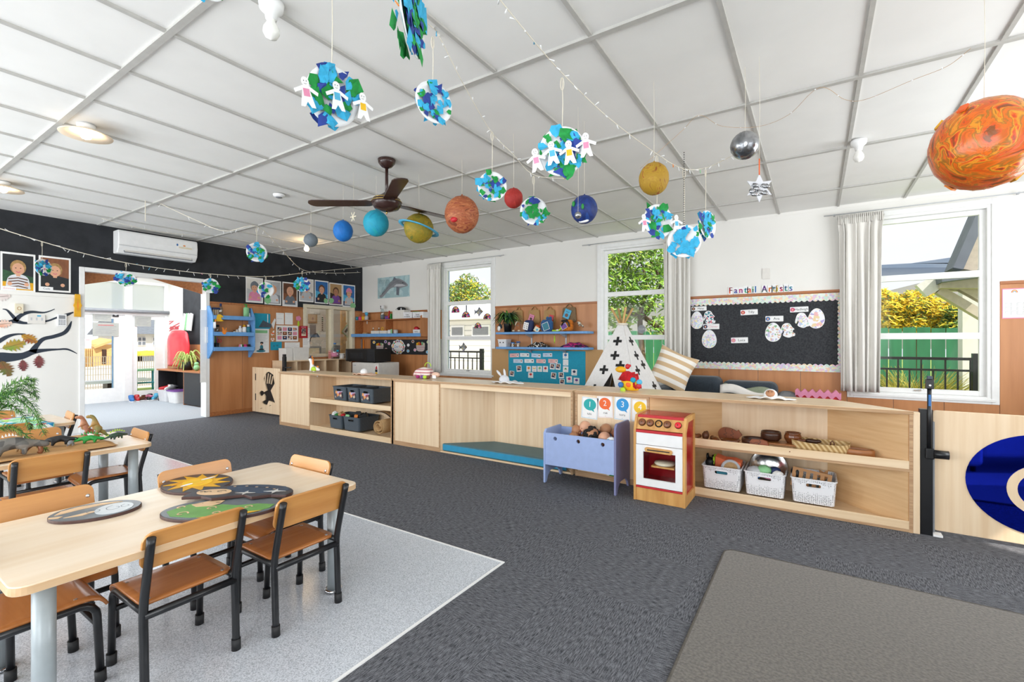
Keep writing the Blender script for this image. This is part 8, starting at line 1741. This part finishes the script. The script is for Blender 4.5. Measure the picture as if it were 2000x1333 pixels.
Y=4.02;x=onto(833,Y);t=T('soft_toy','pink and rust striped plush elephant on the divider top','soft toy',(x,Y,TZ2),.1);n,e=chain([(0,0,.075,.07),(-.07,0,.07,.06),(-.13,-.01,.07,.045),(-.155,-.02,.045,.022),(-.16,-.03,.02,.016)],[0,(.07,0,.06,.055)],[0,(.05,-.03,.02,.025)],[1,(-.06,-.04,.02,.025)]);skin('body',n,e,'stripe_pink',t);G('green_lime').tube([(.02+.045*math.cos(a),0,.14+.045*math.sin(a))for a in[PI*i/10 for i in range(11)]],.005,6).build('loop',t)
for x_,y_,mt in((-.08,-.06,'magenta'),(.03,-.07,'green_lime'),(.07,-.06,'brown'),(-.01,-.065,'purple')):G(mt).ball((x_,y_,.022),(.03,.015,.02),10,6).build('crinkle_foot',t)
G('peach').ball((.14,-.01,.05),(.06,.03,.03),10,6).build('ear',t);g=G('white');g.box(.12,.17,-.05,-.047,.01,.045);g.build('care_tag',t)
Y=3.98;x=onto(614,Y);t=T('soft_toy','white and lime plush zebra at the gate end of the divider','soft toy',(x,Y,TZ2));n,e=chain([(0,0,.05,.035),(-.05,0,.06,.03),(-.06,0,.13,.026),(-.065,-.01,.18,.03),(-.10,-.02,.175,.02)],[0,(.06,0,.05,.03),(.12,0,.03,.012)],[1,(-.06,-.03,.01,.016)],[0,(.04,-.03,.01,.016)]);skin('body',n,e,'white',t);G('green_lime').ball((.02,-.02,.045),(.055,.03,.035),12,8).build('saddle',t);g=G('orange');g.ball((-.03,0,.15),(.012,.012,.05),8,6);g.ball((.09,-.01,.08),(.02,.012,.012),8,6);g.ball((-.05,0,.21),(.01,.01,.015),8,6);g.build('mane',t);G('navy').ball((-.07,-.01,.215),(.008,.008,.018),8,6).build('ear',t)
Y=4.0;x=onto(1230,Y);t=T('soft_toy','red and yellow plush hen with fabric tags on the divider top','soft toy',(x,Y,TZ2));mat('plush_red','#D3202A',.95,.15,(50,50,50),bump=.6);n,e=chain([(0,0,.075,.065),(-.03,0,.13,.055),(-.04,0,.175,.045)],[0,(.06,0,.085,.05)]);skin('body',n,e,'plush_red',t);G('yellow').lathe([(0,.002),(.06,.006),(.085,.05),(.088,.085),(.07,.09),(0,.085)],20,(.015,0,0),1,.8).build('nest',t);G('yellow_deep').ball((-.075,-.02,.185),(.05,.028,.028),12,8).build('beak',t);g=G('red');g.ball((-.02,0,.212),(.022,.015,.024),10,8);g.ball((0,0,.22),(.012,.01,.012),8,6);g.build('comb',t)
for x_,z_,mt in((.01,.06,'card_orange'),(.05,.10,'teal'),(.10,.05,'red'),(.105,.085,'sky_blue'),(-.06,.055,'blue_deep'),(-.04,.01,'green_lime')):G(mt).ball((x_,-.062,z_),(.026,.012,.024),10,6).build('fabric_tag',t)


# ------------------------------------------------------------------ outside
S(G('lawn').box(-80,60,YB+.15,60,-.45,-.35),'ground')
S(G('concrete').box(-80,-11.8,-30,30,-.2,-.03),'ground_yard');S(G('lawn').box(-14.6,-11.9,-6,12,-.03,-.01),'ground_lawn')
def ridge(name,Y,pts,mt,z0=-2):
 P=[aty(x,y,Y)for x,y in pts];g=G(mt);g.prism(ccw([(p.x,p.z)for p in P]+[(P[-1].x+Y,z0),(P[0].x-Y,z0)]),Y,Y+60);S(g,name)
ridge('hills',420,[(-800,545),(1000,530),(1650,522),(1780,515),(1862,503),(1960,495),(2300,470)],'hill');ridge('hills',250,[(900,600),(1600,580),(1730,570),(1790,555),(1830,547),(1900,545),(2200,530)],'hill_near')
def cluster(name,label,Y,blobs,mts,n,leaf,seed,cat='tree',trunk=None,depth=1.2):
 """Crown of single leaves scattered through blobs (pixel centre x, y, pixel radius) standing at distance Y."""
 q=random.Random(seed);c0=aty(blobs[0][0],blobs[0][1],Y);t=T(name,label,cat,(c0.x,Y,-.35));O=Vector((c0.x,Y,-.35));g=G(mts[0])
 D=aty(blobs[0][0],667,Y);dep=D.x*FW[0]+D.y*FW[1];ar=sum(b[2]**2 for b in blobs)
 for bx_,by_,br in blobs:
  C_=aty(bx_,by_,Y)-O;R=br*dep/FPX
  for i in range(int(n*br*br/ar)):
   while True:
    v=Vector((q.uniform(-1,1),q.uniform(-1,1),q.uniform(-1,1)))
    if v.length<1:break
   v=Vector((v.x*R,v.y*R*depth,v.z*R))+C_;d=Vector((q.uniform(-1,1),q.uniform(-1,1),q.uniform(-.8,.6))).normalized()*leaf*q.uniform(.6,1.3);s=d.orthogonal().normalized()*leaf*.28
   g.m(q.choice(mts));g.add([tuple(v-d),tuple(v+s),tuple(v+d),tuple(v-s)],[(0,1,2,3)])
 g.build('foliage',t)
 if trunk:
  for run in trunk:P=[aty(x,y,Y)-O for x,y,_ in run];G('bark').tube(spline([tuple(p)for p in P],4),[w*dep/FPX for w in[a[2]+(b_[2]-a[2])*k/4 for a,b_ in zip(run,run[1:])for k in range(4)]+[run[-1][2]]],8).build('trunk' if run is trunk[0]else 'branch',t)
 return t
cluster('leafy_tree','bright leafy tree with bare branches filling the window behind the teepee',9.6,[(1245,520,60),(1200,560,55),(1290,560,50),(1230,590,45),(1280,480,50),(1195,490,45),(1210,630,28),(1290,640,25)],['tree_bright','tree_bright','tree_olive','leaf_light','tree_olive'],5200,.07,3,trunk=[[(1258,790,7),(1255,700,6),(1250,620,5),(1262,560,3),(1250,500,2)],[(1300,655,5),(1260,622,5),(1215,610,4),(1170,600,3)],[(1255,620,4),(1290,560,3),(1270,510,2)],[(1230,615,3),(1215,560,2),(1235,500,1.5)]])
cluster('leafy_tree','olive green tree beyond the pale house in the corner window',24,[(905,575,30),(935,580,26),(885,580,24),(915,555,20),(945,600,20),(885,600,20)],['tree_olive','tree_olive','bush_green','leaf_light','bush_yellow'],3600,.13,4,trunk=[[(915,690,4),(915,590,3),(912,560,2)]])
cluster('yellow_bush','brilliant yellow bush behind the green fence in the end window',15,[(1745,600,28),(1790,595,30),(1840,610,28),(1740,625,28),(1790,630,28),(1835,635,24),(1725,580,16)],['bush_yellow','bush_yellow','bush_yellow','yellow','bush_green'],6500,.07,5,'bush',[[(1790,790,6),(1790,640,5),(1790,600,2)]]);cluster('green_bush','darker green bush next to the yellow one by the porch post',14.5,[(1868,615,20),(1860,640,20),(1885,635,16)],['bush_green','bush_green','bush_yellow'],2600,.07,6,'bush',[[(1868,790,5),(1868,650,4),(1866,610,2)]])
# green boundary fence
FYY=11.5
def zf(px,py,Y=FYY):return aty(px,py,Y).z
fn0=T('boundary_fence','green painted paling fence outside the windows','fence',(0,FYY,-.35));ztp=zf(1800,641)
q=random.Random(1);k=0;x=-15.0
while x<4.2:
 near=-8<x<-3.4 or-5<x<4.2
 if near and(aty(870,700,FYY).x-.5<x<aty(965,700,FYY).x+.5 or aty(1180,700,FYY).x-.3<x<aty(1330,700,FYY).x+.3 or aty(1715,700,FYY).x-.3<x<aty(1920,700,FYY).x+.3):G('fence_green').box(x,x+.19,-.01,.01,.05,ztp+.35+q.uniform(-.012,.012)).build('paling',fn0)
 x+=.205
for z in(.4,1.6):G('fence_green').box(-15,4.2,.01,.06,z,z+.09).build('rail',fn0)
# black pool style railings
def railing(label,px0,px1,postpx,Y=9.0):
 a,c=aty(px0,700,Y).x,aty(px1,700,Y).x;z1,z2,z0=aty((px0+px1)/2,701,Y).z if px0>1500 else zf(910,688,Y),aty((px0+px1)/2,723,Y).z if px0>1500 else zf(910,700,Y),-.3
 t=T('metal_railing',label,'railing',((a+c)/2,Y,-.35));o_=(a+c)/2;G('black_metal').box(a-o_,c-o_,-.02,.02,z1+.33,z1+.37).build('rail',t);G('black_metal').box(a-o_,c-o_,-.015,.015,z2+.335,z2+.365).build('rail',t);G('black_metal').box(a-o_,c-o_,-.015,.015,.1,.13).build('rail',t)
 n=int((c-a)/.13)
 for i in range(n):x=a+(i+.5)*(c-a)/n-o_;G('black_metal').box(x-.01,x+.01,-.01,.01,.1,(z2 if i%2 else z1)+.35).build('baluster',t)
 xp=aty(postpx,700,Y).x-o_;G('black_metal').box(xp-.04,xp+.04,-.04,.04,0,z1+.43).build('post',t)
railing('black metal railing seen through the end window',1700,1908,1906);railing('black metal railing seen through the corner window',860,945,941)
q=random.Random(8)
for lb,px,Y,n,h in(('clump of dry golden grass behind the railing in the end window',1800,10.2,330,1.0),('clump of dry golden grass low in the end window by the curtain',1745,10.2,240,.9),('clump of dry yellow grass at the railing end in the corner window',950,10.2,200,.75)):
 p=aty(px,760,Y);g=G('grass_dry')
 for i in range(n):a=q.uniform(0,6.3);r0=q.uniform(0,.35);L=q.uniform(.2,.7);g.tube([(r0*math.cos(a),r0*math.sin(a),0),((r0+L*.3)*math.cos(a),(r0+L*.3)*math.sin(a),h*.7),((r0+L)*math.cos(a),(r0+L)*math.sin(a),h*q.uniform(.5,1.15))],[.008,.007,.002],3,caps=False)
 one(g,'grass_clump',lb,'grass',(p.x,Y,-.35))
# porch of the next building at the end window
t=T('porch_roof','white bracketed porch roof and eave of the next building in the end window','porch',(0,0,0));Y=9.6
def bar(a,c,wd_,Y0,mt='house_white',nm='brace',dz=.1):
 p,r=aty(*a,Y0),aty(*c,Y0);d=(r-p).normalized();u=Vector((-d.z,0,d.x))*wd_/2;g=G(mt);g.prism(ccw([((p-u).x,(p-u).z),((r-u).x,(r-u).z),((r+u).x,(r+u).z),((p+u).x,(p+u).z)]),Y0-dz,Y0+dz);return g.build(nm,t)
bar((1798,570),(1830,552),.22,Y,'house_white','fascia');bar((1825,552),(1930,538),.10,Y,'roof_grey','porch_slope',.5);bar((1833,568),(1925,622),.12,Y,'house_cream_shaded');bar((1862,553),(1930,590),.12,Y,'house_cream_shaded');bar((1830,558),(1925,558),.14,Y,'house_cream_shaded','beam',.3)
a=aty(1880,600,10.4);G('house_white').box(a.x,a.x+3.5,10.4,10.7,-.35,aty(1900,540,10.4).z).build('house_wall',t);bar((1862,530),(1912,415),.12,9.9,'roof_grey','gutter',.3);bar((1879,530),(1931,415),.26,10.0,'house_cream_shaded','eave',.2);bar((1899,530),(1950,430),.3,10.1,'grey_light','bargeboard',.2)
# pale house seen through the corner window
Y=19;a,c=aty(850,640,Y).x,aty(985,640,Y).x;t=T('neighbour_house','pale weatherboard house with two grey windows in the corner window','house',((a+c)/2,Y,-.35));w_=(c-a)/2;zr=zf(915,585,Y)+.35;ze=zf(915,625,Y)+.35
G('weatherboard').box(-w_,w_,0,4,0,ze).build('wall',t);G('house_white').box(-w_-.3,w_+.3,-.4,4.2,ze,ze+.14).build('fascia',t);g=G('grey_light');g.add([(-w_-.3,-.4,ze+.14),(w_+.3,-.4,ze+.14),(w_+.3,2,zr),(-w_-.3,2,zr),(w_+.3,4.4,ze),(-w_-.3,4.4,ze)],[(0,1,2,3),(3,2,4,5),(0,3,5),(1,4,2)]);g.build('roof',t)
for p0,p1 in((884,905),(925,955)):x0,x1=aty(p0,645,Y).x-(a+c)/2,aty(p1,645,Y).x-(a+c)/2;fr_=G('white').box(x0-.08,x1+.08,-.06,0,zf(915,657,Y)+.3,zf(915,639,Y)+.42).build('window',t);G('grey_mid').box(x0,x1,-.07,-.05,zf(915,656,Y)+.35,zf(915,640,Y)+.35).build('pane',fr_)
# beyond the foyer doors: mesh fence, school yard, timber playhouse, white house, bench
def fx_(px,py,X):return atx(px,py,X)
X=-15.5;y0,y1=fx_(150,700,X).y,fx_(350,700,X).y;z1=fx_(230,697,X).z;t=T('mesh_fence','wire mesh fence across the yard beyond the foyer doors','fence',(X,(y0+y1)/2,-.03));yc=(y0+y1)/2;mat('mesh_grey','#9A9488',.6,.05);g=G('mesh_grey');n=44
for i in range(n):y=y0-yc+(y1-y0)*i/(n-1);g.box(-.006,.006,y-.006,y+.006,0,z1+.03)
for i in range(6):z=.05+(z1-.02)*i/5;g.box(-.005,.005,y0-yc,y1-yc,z-.006,z+.006)
g.build('wire_mesh',t)
for y in(y0,yc,y1):G('grey_mid').cyl((0,y-yc,0),(0,y-yc,z1+.1),.03,n=10).build('post',t)
X=-30;a=fx_(183,690,X);b_=fx_(218,690,X);t=T('timber_playhouse','pale timber playhouse with a sloping roof across the yard','playhouse',(X,(a.y+b_.y)/2,-.05));w_=(b_.y-a.y)/2;h_=fx_(200,668,X).z
G('timber_pale').box(-1.5,0,-w_,w_,0,h_-.1).build('wall',t);g=G('timber_pale');g.add([(.2,-w_*1.1,h_-.25),(.2,w_*1.1,h_+.1),(-1.7,w_*1.1,h_+.2),(-1.7,-w_*1.1,h_-.1)],[(0,1,2,3)]);mod_solid(g.build('roof',t),.1);G('brown_dark').box(0,.03,-w_*.1,w_*.4,.1,h_*.7).build('doorway',t)
for lb,p0,p1,h,X in(('low timber fence panel beside the playhouse',163,183,680,-29),('red play equipment beyond the playhouse',222,230,665,-33)):a,b_=fx_(p0,690,X),fx_(p1,690,X);g=G('timber_pale' if X>-30 else 'red');hz_=fx_(p0,h,X).z;[g.box(-.1,.1,a.y+(b_.y-a.y)*k/5-a.y+.02,a.y+(b_.y-a.y)*(k+1)/5-a.y-.02,0,hz_)for k in range(5)];one(g,'timber_fence' if X>-30 else 'climbing_frame',lb,'fence' if X>-30 else 'play equipment',(X,a.y,-.05))
X=-38;a,b_=fx_(255,650,X).y,fx_(345,650,X).y;t=T('white_house','white house with a grey roof and small paned windows across the road','house',(X,(a+b_)/2,-.05));w_=(b_-a)/2;ze=fx_(285,652,X).z;zr=fx_(285,614,X).z
G('house_white').box(-6,0,-w_,w_,0,ze).build('wall',t);g=G('roof_grey');g.add([(.5,-w_-.5,ze),(.5,w_+.5,ze),(-3,w_+.5,zr),(-3,-w_-.5,zr),(-6.5,w_+.5,ze),(-6.5,-w_-.5,ze)],[(0,1,2,3),(3,2,4,5),(0,3,5),(1,4,2)]);g.build('roof',t)
for p0,p1 in((268,284),(298,310)):u0,u1=fx_(p0,665,X).y-(a+b_)/2,fx_(p1,665,X).y-(a+b_)/2;wz0,wz1=fx_(280,674,X).z,fx_(280,658,X).z;fr_=G('white').box(0,.08,u0,u1,wz0,wz1).build('window',t);g=G('grey_paint');[g.box(.08,.1,u0+(u1-u0)*(i+.12)/2,u0+(u1-u0)*(i+.9)/2,wz0+(wz1-wz0)*(j+.12)/2,wz0+(wz1-wz0)*(j+.88)/2)for i in(0,1)for j in(0,1)];g.build('pane',fr_)
for lb,px,mt in(('round yellow green shrub before the white house',264,'bush_yellow'),('low yellow hedge in a planter before the white house',291,'bush_yellow')):p=fx_(px,695,-34);g=G(mt);w_=.28 if px<270 else .8;g.ball((0,0,.42),(.3,w_,.24),18,12,.12,3);g.m('grey_paint');g.box(-.3,.3,-w_,w_,0,.32);one(g,'garden_shrub',lb,'shrub',(-34,p.y,-.05))
X=-13.2;a,b_=fx_(262,722,X),fx_(303,720,X);t=T('yard_table','pale green and blue metal table outside the foyer side light','table',(X,(a.y+b_.y)/2,-.01));w_=(b_.y-a.y)/2+.1;zz=a.z;G('green_pale').box(-.3,.3,-w_,w_,zz-.03,zz).build('tabletop',t)
for s in(-1,1):
 for x in(-.25,.25):G('green_pale' if s<0 else 'sky_blue').cyl((x,s*(w_-.06),0),(x,s*(w_-.06),zz-.03),.022,n=8).build('leg',t)
G('sky_blue').cyl((.25,-w_+.06,.25),(.25,w_-.06,.25),.018,n=8).build('brace',t)
p=fx_(229,700,-12.3);t=T('blue_post','bright blue veranda post outside the foyer door','post',(-12.3,p.y,-.02));G('blue_shelf').box(-.06,.06,-.075,.075,0,2.6).build('post',t);G('blue_deep').box(-.07,.07,-.085,.085,0,.08).build('base',t)
p=fx_(190,768,-12.9);t=T('garden_bench','low white bench outside the foyer door','bench',(-12.9,p.y,-.01));G('white').box(-.2,.2,-.9,.9,.30,.36).build('seat',t);[G('brown_dark').box(-.14,.14,y-.12,y+.12,0,.30).build('support',t)for y in(-.6,.25)]
